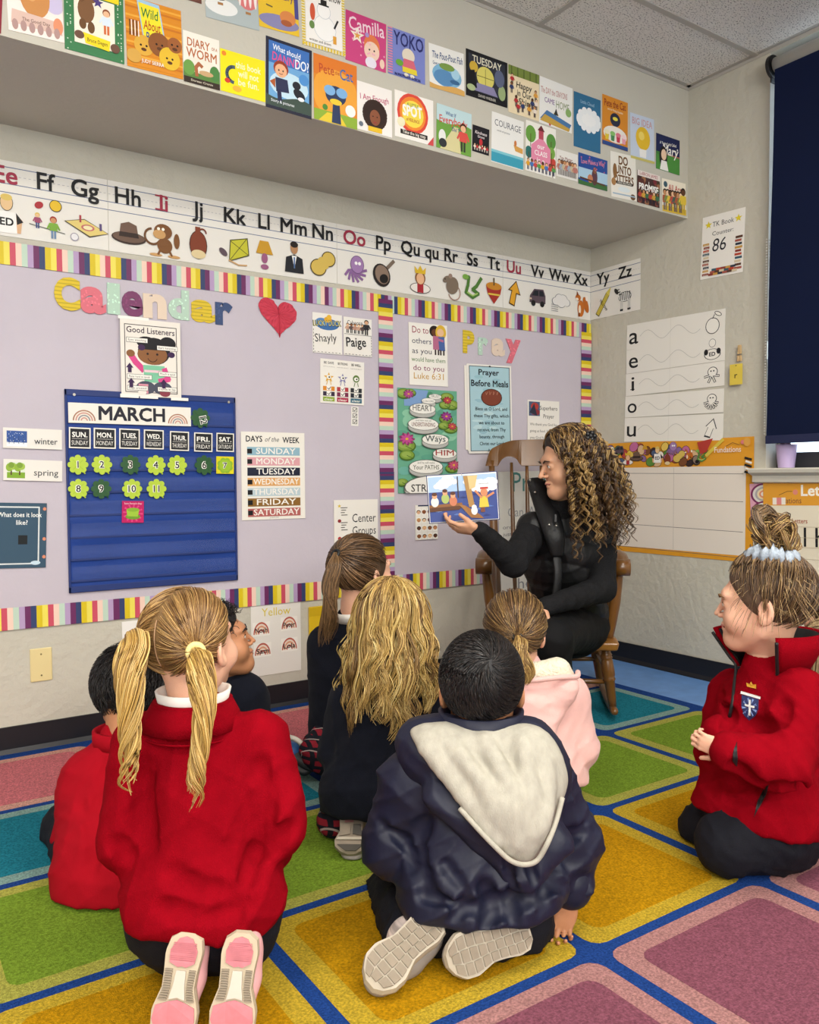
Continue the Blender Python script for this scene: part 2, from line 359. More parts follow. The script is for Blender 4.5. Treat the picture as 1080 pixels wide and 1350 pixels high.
# ---------------------------------------------------------------- rug with coloured squares
def rugmat(name, col):
    m = mat(name, col, .95, bump=.009, scale=420, var=.34, vscale=190, spec=.05, detail=3); return m
rug = Geo().box((-5.0, -4.3, 0), (-.425, -.0165, .006)).build('area_rug', rugmat('rug_blue', '274C96'), loc=(-2.7, -2.1, 0), label='large classroom rug of coloured squares ruled by blue lines', cat='rug')
RX = [-.47, -1.05, -1.62, -2.18, -2.73, -3.28, -3.84, -4.4, -4.95]; RY = [-.055, -.58, -1.08, -1.588, -2.095, -2.6, -3.11, -3.62, -4.13]
ROWS = [('pink', 'DA7C83', 'DFA898'), ('teal', '27869A', '92B4AC'), ('green', '86A636', 'BDBA56'), ('yellow', 'C99512', 'D0B038'), ('mauve', '95596A', 'C08C89'), ('pink', 'C0606C', 'C48A86'), ('teal', '1F6F7C', '6F9C97'), ('green', '7F9C30', 'B0AC3F')]
for k, (nm, a, b) in enumerate(ROWS[:5]): rugmat('rug_'+nm, a); rugmat('rug_edge_'+nm, b)
def chamf(x0, y0, x1, y1, c, z):
    pts = []
    for (cx, cy, a) in ((x0+c, y0+c, 180), (x1-c, y0+c, 270), (x1-c, y1-c, 0), (x0+c, y1-c, 90)):
        for t in range(0, 91, 30): pts.append((cx+c*math.cos(math.radians(a+t)), cy+c*math.sin(math.radians(a+t)), z))
    return pts
for j in range(8):
    for i in range(8):
        nm = ROWS[j][0]; x1, x0, y1, y0 = RX[i]-.018, RX[i+1]+.018, RY[j]-.014, RY[j+1]+.014
        P = chamf(x0, y0, x1, y1, .035, .0065); Q = chamf(x0+.05, y0+.042, x1-.05, y1-.042, .03, .0075); n = len(P)
        sq = Geo().add([(p[0], p[1], .004) for p in P]+P, [list(range(n, 2*n))]+[[q, (q+1) % n, (q+1) % n+n, q+n] for q in range(n)]).build('rug_square', MATS['rug_edge_'+nm], rug)
        Geo().add([(p[0], p[1], .005) for p in Q]+Q, [list(range(n, 2*n))]+[[q, (q+1) % n, (q+1) % n+n, q+n] for q in range(n)]).build('square_field', MATS['rug_'+nm], sq)
# ---------------------------------------------------------------- bulletin boards, borders
def wavy_sheet(name, x0, x1, z0, z1, yo, m, amp, label, cat, nx=60, nz=24):
    X, Z = np.meshgrid(np.linspace(x0, x1, nx+1), np.linspace(z0, z1, nz+1))
    Y = -yo-amp*(np.sin(X*7+Z*3.1)*np.sin(Z*5.3-X*2)+.6*np.sin(X*3-Z*11))*np.sin(np.pi*(Z-z0)/(z1-z0))
    v = np.stack([X, Y, Z], -1).reshape(-1, 3); i = np.arange((nx+1)*(nz+1)).reshape(nz+1, nx+1)
    f = np.stack([i[:-1, :-1], i[:-1, 1:], i[1:, 1:], i[1:, :-1]], -1).reshape(-1, 4)
    return mesh(name, v, f, MATS[m], None, ((x0+x1)/2, 0, (z0+z1)/2), True, label=label, cat=cat)
BT, BB = 1.852, .4576
XC0, XC1 = hit(497, 500, 1, 0)[0], hit(519, 500, 1, 0)[0]; XM = (XC0+XC1)/2
wavy_sheet('bulletin_board', -4.6, XM, BB, BT, .005, 'board_paper', .0028, 'lilac grey paper covering the wide calendar bulletin board', 'bulletin board')
wavy_sheet('bulletin_board', XM, -.004, BB, BT, .005, 'board_paper', .0012, 'lilac grey paper covering the narrow prayer bulletin board behind the rocking chair', 'bulletin board')
STR = ['6A2A5C', '34406A', 'D8BE1C', 'EADA5A', 'C84E62', 'EECDBB', 'BDD3C0', 'B49AC0']
def border(name, a, b, wdt, up, start, rev, label, sw=.0196, off=.0085):
    """printed trim strip from a to b, width wdt towards 'up'"""
    a, b, up = V(*a), V(*b), nrm(up); d = b-a; Ln = np.linalg.norm(d); d /= Ln; N = np.cross(d, up)
    if N[1] > 0: N = -N
    g = Geo(); t = 0; k = start
    while t < Ln-1e-6:
        e = min(t+sw, Ln); q = a+d*t+N*off; g.obox(q, d*(e-t), up*wdt, N*.0012, STR[k % 8]); t = e; k += -1 if rev else 1
    return g.build(name, MATS['border_print'], None, loc=(a+b)/2, label=label, cat='border trim', group='striped border trim strips')
W1 = .081
B_ = lambda x, y: hit(x, y, 1, 0)[0]
j1, j2, j3 = B_(131, 350), B_(427, 390), B_(437, 392)
border('border_strip', (-4.6, 0, BT-W1), (j1, 0, BT-W1), W1, ZZ, 0, False, 'striped border strip along the top left corner of the calendar board')
border('border_strip', (j1, 0, BT-W1), (j2, 0, BT-W1), W1, ZZ, 5, True, 'striped border strip above the word Calendar and the paper heart', off=.0075)
border('border_strip', (j2, 0, BT-W1), (XC1, 0, BT-W1), W1, ZZ, 0, True, 'short striped border strip above the two job name cards')
border('border_strip', (-4.6, 0, BB), (B_(150, 800), 0, BB), W1, ZZ, 3, False, 'striped border strip along the board bottom above the blank wall plate')
border('border_strip', (B_(150, 800), 0, BB), (XC0, 0, BB), W1, ZZ, 0, False, 'striped border strip along the board bottom behind the pigtailed girl', off=.0075)
border('border_strip', (XM+.037, 0, BT-.02), (XM+.037, 0, 1.02), .078, (-1, 0, 0), 0, False, 'upper upright striped border strip between the two boards', off=.010)
border('border_strip', (XM+.039, 0, 1.03), (XM+.039, 0, BB), .078, (-1, 0, 0), 0, False, 'lower upright striped border strip between the two boards', off=.0092)
border('border_strip', (XC1, 0, BT-W1), (-.006, 0, BT-W1), W1, ZZ, 1, False, 'striped border strip above the word Pray')
border('border_strip', (XC1, 0, BB), (-.006, 0, BB), W1, ZZ, 5, False, 'striped border strip along the prayer board bottom behind the rocking chair')
border('border_strip', (-.004, 0, BT-.05), (-.004, 0, BB), .078, (-1, 0, 0), 2, False, 'upright striped border strip at the room corner beside the prayer board', off=.010)
# ---------------------------------------------------------------- little drawing helpers (generic figures)
SK = ['E8B890', '8A5634', 'C98F62', 'F0CBA6', '5E3A26']
def kidfig(A, x, y, h, shirt='C44', skin='E0AE84', hair='3A2418', pants='3A4A80'):
    """small standing figure, y = feet"""
    A.rect(x-.11*h, y-.4*h, x-.02*h, y, pants); A.rect(x+.02*h, y-.4*h, x+.11*h, y, pants)
    A.poly([(x-.16*h, y-.72*h), (x-.18*h, y-.36*h), (x+.18*h, y-.36*h), (x+.16*h, y-.72*h)], shirt)
    A.line([(x-.15*h, y-.68*h), (x-.26*h, y-.45*h)], .08*h, shirt); A.line([(x+.15*h, y-.68*h), (x+.26*h, y-.45*h)], .08*h, shirt)
    A.ell(x, y-.88*h, .155*h, .16*h, hair); A.ell(x, y-.84*h, .125*h, .125*h, skin)
def face(A, x, y, r, skin, hair):
    A.ell(x, y-.15*r, r*1.08, r*1.02, hair, n=14); A.ell(x, y+.12*r, r*.86, r*.88, skin, n=14)
    A.ell(x-.3*r, y+.1*r, .1*r, .13*r, '201510', n=8); A.ell(x+.3*r, y+.1*r, .1*r, .13*r, '201510', n=8); A.line([(x-.25*r, y+.5*r), (x, y+.58*r), (x+.25*r, y+.5*r)], .08*r, '8A3A30')
def rainbow(A, x, y, r, cols, e=1.0):
    n = len(cols)
    for i, c in enumerate(cols): A.ell(x, y, r*(1-i/(n+.8)), r*e*(1-i/(n+.8)), col=c, a0=0, a1=180)
def flower(A, x, y, r, c, mid='D8B030', n=9):
    d = '%02X%02X%02X' % tuple(int(int(c[k:k+2], 16)*.72) for k in (0, 2, 4))
    for q, (cc_, R_, o) in enumerate(((d, .66, 0), (c, .46, .35))):
        for i in range(n): a = 6.283*(i+o)/n; A.ell(x+R_*r*math.cos(a), y+R_*r*.8*math.sin(a), .40*r, .15*r, cc_, rot=math.degrees(a), n=8)
    A.ell(x, y, .2*r, .16*r, mid, n=8)
def cloud(A, x, y, r, c='F4F4F2'):
    for dx, dy, q in ((-.8, .1, .55), (-.3, -.25, .6), (.3, -.2, .65), (.85, .1, .5), (0, .15, .7)): A.ell(x+dx*r, y+dy*r, q*r, q*r*.8, c, n=14)
def hills(A, y, ar, c, amp=.04, ph=0, n=2):
    t = np.linspace(0, 1, 15); A.poly([(0, ar)]+[(1, ar)]+[(q, y+amp*math.sin(ph+6.28*n/2*q)) for q in t[::-1]], c)
# ---------------------------------------------------------------- book cover prints on the soffit
def cover(xl, yt0, yb0, xr, yt1, yb1, label, col, fn, m='gloss_paper', name='cover_print'):
    A = sheet('S', (xl, yt0), (xr, yt1), (xl, yb0), name, label, 'book cover', 'book cover prints taped along the soffit', off=.0016, col=col, thick=.0006)
    fn(A, A.ar); A.done(); return A
def edge(A, ar, c, wd): A.line([(wd/2, wd/2), (1-wd/2, wd/2), (1-wd/2, ar-wd/2), (wd/2, ar-wd/2)], wd, c, closed=True)
def c_red(A, r): A.rect(.06, .06, .94, r-.06, '7A2030')
def c_egg(A, r):
    A.ell(.2, r-.72, .2, .12, 'E4B8D4'); A.ell(.85, r-.8, .22, .3, 'C9BEDC'); A.ell(.5, r-.72, .27, .38, 'C98A4E')
    A.ell(.44, r-.8, .1, .16, 'D8A468')
    A.poly([(.08, r-.42), (.95, r-.36), (.97, r-.12), (.05, r-.16)], 'D9B9AC'); A.ell(.9, r-.28, .09, .16, 'E0906A')
    for i in range(6): A.ell(.12+.15*i, r-.14, .055, .1, 'B08E88')
    A.text('The Good Day', .5, r-.24, .06, '8A6A60', w=.5)
def c_green(A, r):
    edge(A, r, '3B7A4C', .16)
    for i in range(40): A.ell(NR.choice([.05, .1, .9, .95]), NR.uniform(.02, r), .012, col='CFE0C8', n=6)
    A.rect(.16, .16, .84, r-.16, 'F0E6D4'); A.poly([(.2, r-1.28), (.92, r-1.28), (.92, r-1.0), (.2, r-1.02)], 'EBD31E'); A.text('JAMBERRY', .52, r-1.08, .15, '5A3A14', w=.62)
    A.ell(.36, r-.75, .14, .22, '7A5434'); A.ell(.44, r-.98, .1, .09, '7A5434'); A.line([(.3, r-.9), (.2, r-1.0)], .07, '6A4828'); A.ell(.3, r-.5, .06, .09, '6A4828'); A.ell(.44, r-.47, .06, .1, '6A4828'); A.star(.56, r-.93, .1, '4A3A7A')
    kidfig(A, .7, r-.42, .42, 'D8E4EE', 'E8B890', '8A4A28', 'CF6A34')
    A.poly([(.3, r-.36), (.76, r-.32), (.74, r-.14), (.34, r-.18)], 'EBD31E'); A.text('Bruce Degen', .54, r-.22, .06, '6A5018', w=.34)
    A.ell(.24, r-.3, .08, .07, '6A4A3A'); A.ell(.84, r-.22, .08, .08, '6A4A3A')
def c_wild(A, r):
    for i in range(16): A.rect(0, r*i/16, 1, r*i/16+.035, ['D98A22', 'E8A63A', 'C8741C'][i % 3])
    A.poly([(.2, .0), (.6, .02), (.72, .8), (.32, .82)], '9FC4DC'); A.poly([(.23, .06), (.59, .08), (.69, .76), (.33, .78)], 'F0DC2C')
    for t, x, y, c in (('Wild', .42, .3, '2F7A3A'), ('About', .46, .5, 'B0401C'), ('Books', .5, .7, '23448A')): A.text(t, x, y, .15, c, w=.3, shear=.05)
    for x, y, q, c in ((.3, r-.42, .17, 'D9A63C'), (.58, r-.5, .2, '8A5226'), (.76, r-.3, .19, 'E0B62E'), (.86, r-.56, .13, '9A5A2C')): A.ell(x, y, q, q*1.05, c); A.ell(x-.05, y, .02, col='201008', n=8); A.ell(x+.05, y, .02, col='201008', n=8); A.ell(x, y+.07, .05, .03, '5A3418', n=8)
    for i in range(6): A.rect(.06+.03*i, r*.33, .075+.03*i, r*.55, 'F2EEE4' if i % 2 else '201C1C')
    A.ell(.12, r-.2, .13, .12, 'D0A048'); A.text('JUDY SIERRA', .45, r-.12, .06, 'F4EEDC', w=.4, part='lettering')
def c_worm(A, r):
    A.rect(0, r-.5, 1, r, '57803C'); A.ell(.5, r-.5, .5, .2, 'E9E2D2'); A.rect(0, r-.16, 1, r, '33261C'); A.ell(.15, r-.4, .16, .2, '6A9A46'); A.ell(.86, r-.4, .14, .2, '4A8040')
    A.text('DIARY', .42, .37, .2, 'B5673A', w=.62); A.text('OF A', .86, .33, .08, 'B5673A', w=.16); A.text('WORM', .5, .65, .22, 'B5673A', w=.84)
    A.line([(.36, r-.24), (.34, r-.45), (.42, r-.56), (.5, r-.5)], .09, 'A8623C'); A.ell(.62, r-.34, .2, .07, 'C8A274')
    A.text('Doreen Cronin', .5, r-.06, .05, 'D8CDB8', w=.6)
def c_fun(A, r):
    for i, t in enumerate(('this book', 'will not', 'be fun.')): A.text(t, .62, .36*r+.2*i*r, .13, 'F8F4C8', w=.56 if i == 0 else .46)
    A.arc(.3, r*.55, .16, .07, '4A5A68', 90, 260); A.ell(.15, r*.72, .06, .05, 'D03A2A'); A.ell(.36, r*.86, .1, .06, 'E8B23A'); A.ell(.08, r*.1, .05, col='E8862A')
def c_boy(A, r):
    edge(A, r, '26283A', .05); A.rect(.06, .06, .94, r-.06, '6FA8D8'); A.rect(.06, .06, .94, r*.35, '3F70B8'); A.ell(.5, r*.62, .42, .26, 'C4E0EE'); hills(A, r*.8, r-.06, '3F4F46', .05)
    A.text('DANNY', .42, .44, .15, 'E0508A', w=.58, rot=4); A.text('What should', .44, .24, .1, 'F0F4F8', w=.6, rot=4); A.text('DO?', .78, .46, .17, 'F0F4F8', w=.3)
    face(A, .32, r*.42, .15, 'E8B088', '9A3A20'); A.poly([(.2, r*.54), (.46, r*.54), (.5, r*.72), (.22, r*.74)], '2A3050'); A.line([(.28, r*.72), (.3, r*.85)], .09, '26284A'); A.poly([(.08, r*.62), (.2, r*.56), (.2, r*.7)], 'B05A2C')
    A.ell(.72, r*.7, .14, .09, '20222C', rot=30); A.ell(.66, r*.58, .09, .08, '20222C'); A.ell(.76, r*.76, .07, .04, 'F0F0F0'); A.ell(.82, r*.47, .11, col='4F90D0')
    A.text('Story & pictures', .36, r-.14, .05, 'E0E4E8', w=.5)
def c_cat1(A, r):
    A.rect(0, 0, 1, r*.3, 'DE7A2A'); A.ell(.5, r*.55, .55, .5, 'ECA33C'); A.rect(0, r*.83, 1, r, '8FAE3A'); A.poly([(.1, r), (.75, r), (.6, r*.85), (.3, r*.85)], 'E4C83A')
    A.text('Pete', .3, .34, .17, 'C0502A', w=.34, rot=-3); A.text('Cat', .76, .36, .19, '3B6AA8', w=.3, rot=-3); A.text('the', .54, .3, .07, 'C0502A', w=.1)
    A.poly([(.44, r*.62), (.58, r*.62), (.62, r*.99), (.4, r*.99)], '2E3C5E'); A.ell(.5, r*.56, .24, .19, '2E3C5E'); A.ell(.36, r*.5, .13, .1, '7FB0DC'); A.ell(.64, r*.5, .13, .1, '7FB0DC'); A.ell(.5, r*.66, .14, .06, 'EFCB3A')
    A.ell(.84, r*.74, .12, col='F4F0EA'); A.ell(.25, r*.78, .06, .06, '4E8A3A')
def c_enough(A, r):
    A.text('I Am Enough', .5, .38, .12, 'C05A78', w=.82, rot=-4)
    for i in range(26):
        a = 6.283*i/26; A.ell(.5+.26*math.cos(a), r*.62+.27*math.sin(a), .1, col='3A2820', n=10)
    A.ell(.5, r*.6, .3, .3, '33221C'); A.ell(.5, r*.68, .15, .19, '8A5238'); A.ell(.44, r*.66, .02, .014, '180C08'); A.ell(.56, r*.66, .02, .014, '180C08'); A.ell(.5, r*.78, .05, .02, '9A3A38'); A.rect(.3, r*.88, .7, r*.98, 'E8BE30'); A.ell(.1, r*.88, .06, col='6A7480')
def c_spot(A, r):
    A.ell(.46, r*.42, .4, .42, 'DE4A3C'); A.ell(.46, r*.42, .34, .35, 'EE8A34'); A.ell(.46, r*.43, .28, .28, 'F2DA50'); A.text('SPOT', .46, r*.48, .2, 'F8F4EC', w=.5, rot=-3, bold=.04); A.text('A LITTLE', .46, r*.27, .06, '3F8A4A', w=.3)
    A.text('of FEELINGS', .46, r*.6, .06, 'B03A30', w=.34); A.ell(.16, r*.66, .1, .1, 'EEE6C0'); A.rect(.14, r*.81, .84, r*.91, '2A2420'); A.text('Take the big step', .49, r*.885, .06, 'F0E8DC', w=.6); A.poly([(1, r), (.84, r), (1, r*.8)], 'CF4A4C')
def c_every(A, r):
    A.rect(0, 0, 1, r*.4, 'BFD9DC'); hills(A, r*.36, r, '6FA044', .04); A.poly([(.1, r), (.5, r*.42), (.62, r*.42), (.7, r)], 'D8CF9A'); A.text('What If', .4, .2, .08, '30508A', w=.3); A.text('Everybody', .48, .38, .15, 'D04436', w=.8, rot=-2); A.text('Did That?', .62, .52, .08, '30508A', w=.36)
    kidfig(A, .76, r*.94, .62, 'D8524A', 'E8B890', '3A2418', '3A3A30'); A.ell(.16, r*.72, .1, .16, 'E8E8E4'); A.ell(.18, r*.86, .11, .1, '303436')
def c_dark(A, r):
    A.text('Kindness', .5, r*.3, .13, 'E8DCDC', w=.7, shear=.15); A.text('Grows', .5, r*.43, .11, 'E8DCDC', w=.4, shear=.15)
    A.ell(.5, r*.58, .1, .16, 'C03038'); 
    for i in range(6): kidfig(A, .14+.145*i, r*.93, .3, ['E8D8C8', 'C03038'][i % 2], SK[i % 4], '2A1A14', 'D8C8BC')
def c_courage(A, r):
    A.text('COURAGE', .5, .3, .14, '5E6068', w=.82, bold=0); A.rect(0, r-.3, 1, r-.02, '3F9CB4'); A.rect(0, r-.3, 1, r-.24, '7FC4D0'); A.poly([(.68, .62), (.98, .66), (.98, .78), (.74, .76)], 'D8A050'); A.ell(.74, .58, .04, .07, 'C87840')
    A.text('words and pictures', .36, .42, .04, '8A8A8A', w=.4)
def c_class(A, r):
    for x, y, q, c in ((.16, .3, .17, '6A9E42'), (.84, .34, .16, '5C9444'), (.1, .75, .12, '2F6E6A'), (.9, .9, .14, 'C8483C'), (.86, .62, .12, '7AA84A')): A.ell(x, y, q, q*1.2, c); A.line([(x, y), (x, y+.3)], .02, '5A3A22')
    A.poly([(.18, r*.8), (.18, .55), (.5, .3), (.82, .55), (.82, r*.8)], 'E48CA8'); A.rect(.42, .12, .58, .36, 'B84A5A'); A.poly([(.38, .16), (.5, .02), (.62, .16)], '6A2A30')
    for i, t in enumerate(('our', 'CLASS', 'is a', 'FAMILY')): A.text(t, .5, .6+.17*i, .11, 'FAF4F2', w=(.24, .42, .26, .48)[i])
    for i in range(8): kidfig(A, .08+.12*i, r*.97, .27, ['D8A02C', '4A78B8', 'C84A4A', '5A9A50'][i % 4], SK[i % 5], '2A1A14', '3A3A5A')
def c_sketch(A, r):
    A.text('You Matter', .45, .3, .1, '8A4A44', w=.6)
    for i in range(7): kidfig(A, .14+.12*i, r*.92, .5, ['B8766A', '9AA8B8', 'C8B898'][i % 3], SK[i % 3], '5A4438', '8A8480')
def c_blue(A, r):
    A.rect(0, 0, 1, r*.45, '274C94'); A.rect(0, r*.45, 1, r*.8, 'A9C8DC'); hills(A, r*.84, r, '3E6B3A', .03); A.text('Love Makes a Way', .5, .2, .1, 'E08A9A', w=.8, rot=-5)
    A.ell(.55, r*.66, .1, .2, '5A3A44'); A.ell(.56, r*.44, .06, .08, '8A5A3C'); A.ell(.4, r*.74, .09, .1, 'C07A54'); A.line([(.06, r*.78), (.9, r*.84)], .04, '5A3A28')
    for i in range(12): A.star(NR.uniform(.05, .95), NR.uniform(.04, .34), .03, 'C86A8A')
def c_otters(A, r):
    for i, t in enumerate(('DO', 'UNTO', 'OTTERS')): A.text(t, .5, .3+.25*i, .2, '6E4A22', w=(.36, .62, .8)[i], bold=.03)
    A.rect(.2, r*.63, .86, r*.69, '2A2622'); A.text('A Book About Manners', .53, r*.675, .045, 'E8E0D0', w=.56)
    A.ell(.16, .5, .08, .2, '8A6238'); A.ell(.1, r*.66, .09, .1, 'A87A48'); A.ell(.85, r*.93, .1, .08, '6A4A2C'); A.rect(.05, r*.9, .95, r*.93, '9FB4C4'); A.ell(.5, r*.8, .24, .07, 'DDE4E4')
def c_promise(A, r):
    for i in range(30): A.ell(NR.uniform(.06, .94), NR.uniform(r*.18, r*.95), NR.uniform(.05, .11), col=['5A2E2A', '3C5A34', '8A4A3A', '7A2A34', '4A3A2A', '9A6A4A'][i % 6], n=10)
    A.rect(0, 0, 1, r*.17, 'E4D8D0'); A.text('LeBRON JAMES', .5, r*.13, .09, 'A83040', w=.8, bold=0); A.text('I', .5, r*.42, .12, 'F6F2EC'); A.text('PROMISE', .5, r*.58, .17, 'F6F2EC', w=.86, bold=.04)
    for i in range(6): kidfig(A, .12+.15*i, r*.95, .36, ['B04038', 'C89A3A', '3A6A4A'][i % 3], SK[(i+1) % 5], '1A1210', '2A2230')
def c_welcome(A, r):
    A.ell(.14, .14, .08, col='3A5A6A'); A.text('All Are', .54, .28, .15, 'B8443A', w=.56); A.text('Welcome', .54, .5, .17, 'B8443A', w=.68)
    A.rect(0, r-.16, 1, r, 'D8B63A')
    for i in range(8): kidfig(A, .11+.108*i, r-.04, .55 if i < 7 else .66, ['A8583A', '7A8A4A', 'E0C040', 'B84A44', '3F5E54'][i % 5], SK[(i+2) % 5], '241812', ['4A3A5A', 'C8A838'][i % 2])
def c_balloon(A, r):
    A.rect(0, 0, 1, r, 'AEB8B8'); A.ell(.3, r-.24, .3, .14, 'E8E8E4')
    for x, y, q, a, b in ((.28, r-.62, .22, '2A3036', 'EDEDE8'), (.8, r-.58, .22, 'D87878', 'F2E6E0')):
        A.ell(x, y, q, q*1.25, a)
        for k in range(4): A.ell(x-.15+.1*k, y, .03, q*1.05, b)
        A.rect(x-.05, y+q*1.4, x+.05, y+q*1.6, 'A87848')
    A.ell(.5, r-.7, .08, .1, 'E0B04A'); A.text('Up in the', .5, r-.86, .09, 'F4F4F0', w=.4)
def c_fairy(A, r):
    A.rect(.9, 0, 1, r*.7, '4A4A8A'); A.text('Tooth Fairy?', .5, r-.72, .15, '5A3A6A', w=.86, rot=-3); A.text('Is that the', .5, r-.94, .1, '5A3A6A', w=.6); A.ell(.5, r-.2, .5, .16, '8A86B0'); A.ell(.72, r-.34, .2, .16, 'D8864A'); A.ell(.68, r-.22, .14, .07, 'A85A34'); A.line([(.2, r-.52), (.34, r-.5)], .03, '6A5A3A')
def c_snow(A, r):
    for i in range(22):
        for k in range(2): A.rect(.0 if k == 0 else .93, r*i/22, .07 if k == 0 else 1, r*(i+.5)/22, 'E0C43A')
    for i in range(14): A.rect(i/14, r-.07, (i+.5)/14, r, 'E0C43A'); 
    A.rect(.08, 0, .92, r-.08, 'F4F0EA'); A.text('in the Snow', .6, r-1.02, .12, '3A342E', w=.6)
    for x, y, q in ((.52, r-.44, .25), (.5, r-.78, .15)): A.ell(x, y, q+.008, col='B8C0C8'); A.ell(x, y, q, col='F8F6F2')
    A.rect(.43, r-1.0, .57, r-.9, '20201E'); A.rect(.38, r-.91, .62, r-.88, '20201E'); A.ell(.24, r-.7, .06, .17, 'D0583A'); A.ell(.22, r-.44, .06, .08, '6A8A4A'); A.rect(.7, r-.34, .78, r-.18, 'E0A03A'); A.line([(.74, r-.5), (.82, r-.66)], .04, '2A2A2A'); A.text('written and drawn', .4, r-.12, .05, '6A6458', w=.5)
def c_pink(A, r):
    A.rect(.0, 0, 1, r*.3, 'C63E78'); A.text('Camilla', .52, .34, .25, 'F2D2DC', w=.88, rot=-4); A.star(.28, r*.44, .18, 'F2E8D8'); A.star(.28, r*.44, .09, 'E0A04A')
    A.ell(.64, r*.56, .2, .24, 'E07A4A'); A.ell(.64, r*.66, .19, .2, 'F0CDB8'); A.ell(.58, r*.64, .02, col='30201C'); A.ell(.7, r*.64, .02, col='30201C'); A.ell(.62, r*.9, .14, .12, 'E8E0EC'); A.ell(.52, r*.36, .05, col='A890C8'); A.ell(.9, r*.85, .06, .1, 'F0CDB8')
    for i in range(14): A.star(NR.uniform(.05, .95), NR.uniform(.35*r, .95*r), .03, 'F0A8C4')
def c_yoko(A, r):
    for i in range(18): A.rect(0, r*i/18, .12, r*(i+.5)/18, 'E08AA0')
    A.text('YOKO', .55, .34, .27, '2B2F6A', w=.8); A.ell(.54, r*.5, .17, .16, 'E4D8C4'); A.poly([(.42, r*.58), (.68, r*.58), (.76, r*.78), (.36, r*.78)], 'D86A7A'); A.poly([(.38, r*.76), (.76, r*.76), (.78, r*.87), (.38, r*.87)], 'E8D23A'); A.ell(.3, r*.7, .1, .07, '6AA83A'); A.text('ROSEMARY WELLS', .52, r*.985, .05, '2B2F6A', w=.7)
    A.poly([(.42, r*.58), (.68, r*.58), (.76, r*.78), (.36, r*.78)], 'D86A7A'); A.poly([(.38, r*.76), (.76, r*.76), (.78, r*.87), (.38, r*.87)], 'E8D23A'); A.ell(.3, r*.7, .1, .07, '6AA83A'); A.ell(.48, r*.92, .06, .04, 'E8E0D0'); A.ell(.64, r*.92, .06, .04, 'E8E0D0'); A.text('A PICTURE BOOK', .52, r*.985, .05, '2B2F6A', w=.7)
def c_fish(A, r):
    A.text('The Pout-Pout Fish', .52, .28, .14, '34507E', w=.88, shear=.1, rot=-2); A.text('Goes to School', .3, .44, .07, '34507E', w=.4)
    A.ell(.5, r*.64, .42, .26, '7FB4D4'); A.ell(.42, r*.7, .3, .18, '5C8EBC'); A.ell(.74, r*.55, .12, .12, 'A8D0E4'); A.ell(.72, r*.74, .14, .05, '3C6690'); A.ell(.5, r*.44, .22, .08, '7A9A4A'); hills(A, r*.88, r, 'D9A85C', .03)
def c_tues(A, r):
    edge(A, r, '1A1A1E', .06); A.rect(.06, .06, .94, r*.86, '2E313C'); A.text('TUESDAY', .5, r*.24, .12, 'E4DFC8', w=.7); A.ell(.46, r*.5, .21, .2, 'D9CE6A'); A.line([(.46, r*.32), (.46, r*.68)], .012, '6A6430'); A.line([(.26, r*.5), (.66, r*.5)], .012, '6A6430'); A.poly([(.26, r*.66), (.66, r*.66), (.76, r*.84), (.2, r*.84)], '8A84A8'); A.ell(.18, r*.34, .1, .1, 'CDAA3C'); A.poly([(.06, r*.45), (.2, r*.4), (.26, r*.78), (.06, r*.8)], '16161A'); A.ell(.86, r*.72, .09, .14, '9AAC7A'); A.ell(.12, r*.8, .1, .06, 'AEBB8A'); A.ell(.8, r*.42, .12, .16, '5C6480'); A.text('DAVID WIESNER', .5, r*.955, .045, 'D8D4C8', w=.42, bold=0)
def c_happy(A, r):
    A.rect(0, 0, 1, r*.2, '76863E'); 
    for i in range(5): A.rect(.08+.2*i, 0, .12+.2*i, r*.2, '5C6A30')
    for i, t in enumerate(('Happy', 'in Our', 'Skin')): A.text(t, .5, r*.43+.19*i, .14, '2A2A2C', w=(.5, .46, .36)[i], shear=.1)
    for i, (x, y) in enumerate(((.12, .4), (.1, .58), (.88, .6), (.9, .78), (.24, .84), (.45, .92), (.66, .94), (.84, .95), (.3, .96), (.76, .8))): kidfig(A, x, r*y, .26, ['B8343A', '34406A', 'E0A040', 'F0E0D0'][i % 4], SK[i % 5], '1E1410', '4A3A44')
def c_crayon(A, r):
    A.text('The DAY the CRAYONS', .44, .32, .12, 'B0605A', w=.8, bold=0, rot=-2); A.text('CAME', .3, .52, .1, '8A6A9A', w=.3); A.text('HOME', .7, .56, .15, '7A8A5A', w=.4, bold=0); A.poly([(.42, .75), (.5, .7), (.58, .74), (.56, r*.68), (.44, r*.68)], 'D8BE3A'); A.poly([(.43, .74), (.5, .58), (.57, .73)], '3A3A34'); A.ell(.32, .92, .04, .09, 'C0404A')
    A.poly([(.02, r*.9), (.22, r*.68), (.98, r*.82), (.9, r*.96)], '4A78A8'); A.poly([(.02, r*.94), (.16, r*.78), (.94, r*.92), (.9, r*.99)], 'C8A24A'); A.ell(.88, r*.58, .09, col='8DB06A')
def c_cloud(A, r):
    A.text('Little Cloud', .5, .24, .08, 'A8C8DC', w=.5, bold=0); cloud(A, .55, r*.45, .34)
    for i in range(12): a = i*.53; A.ell(.55+.36*math.cos(a), r*.45+.24*math.sin(a), .1, col='EEF0F0', n=10)
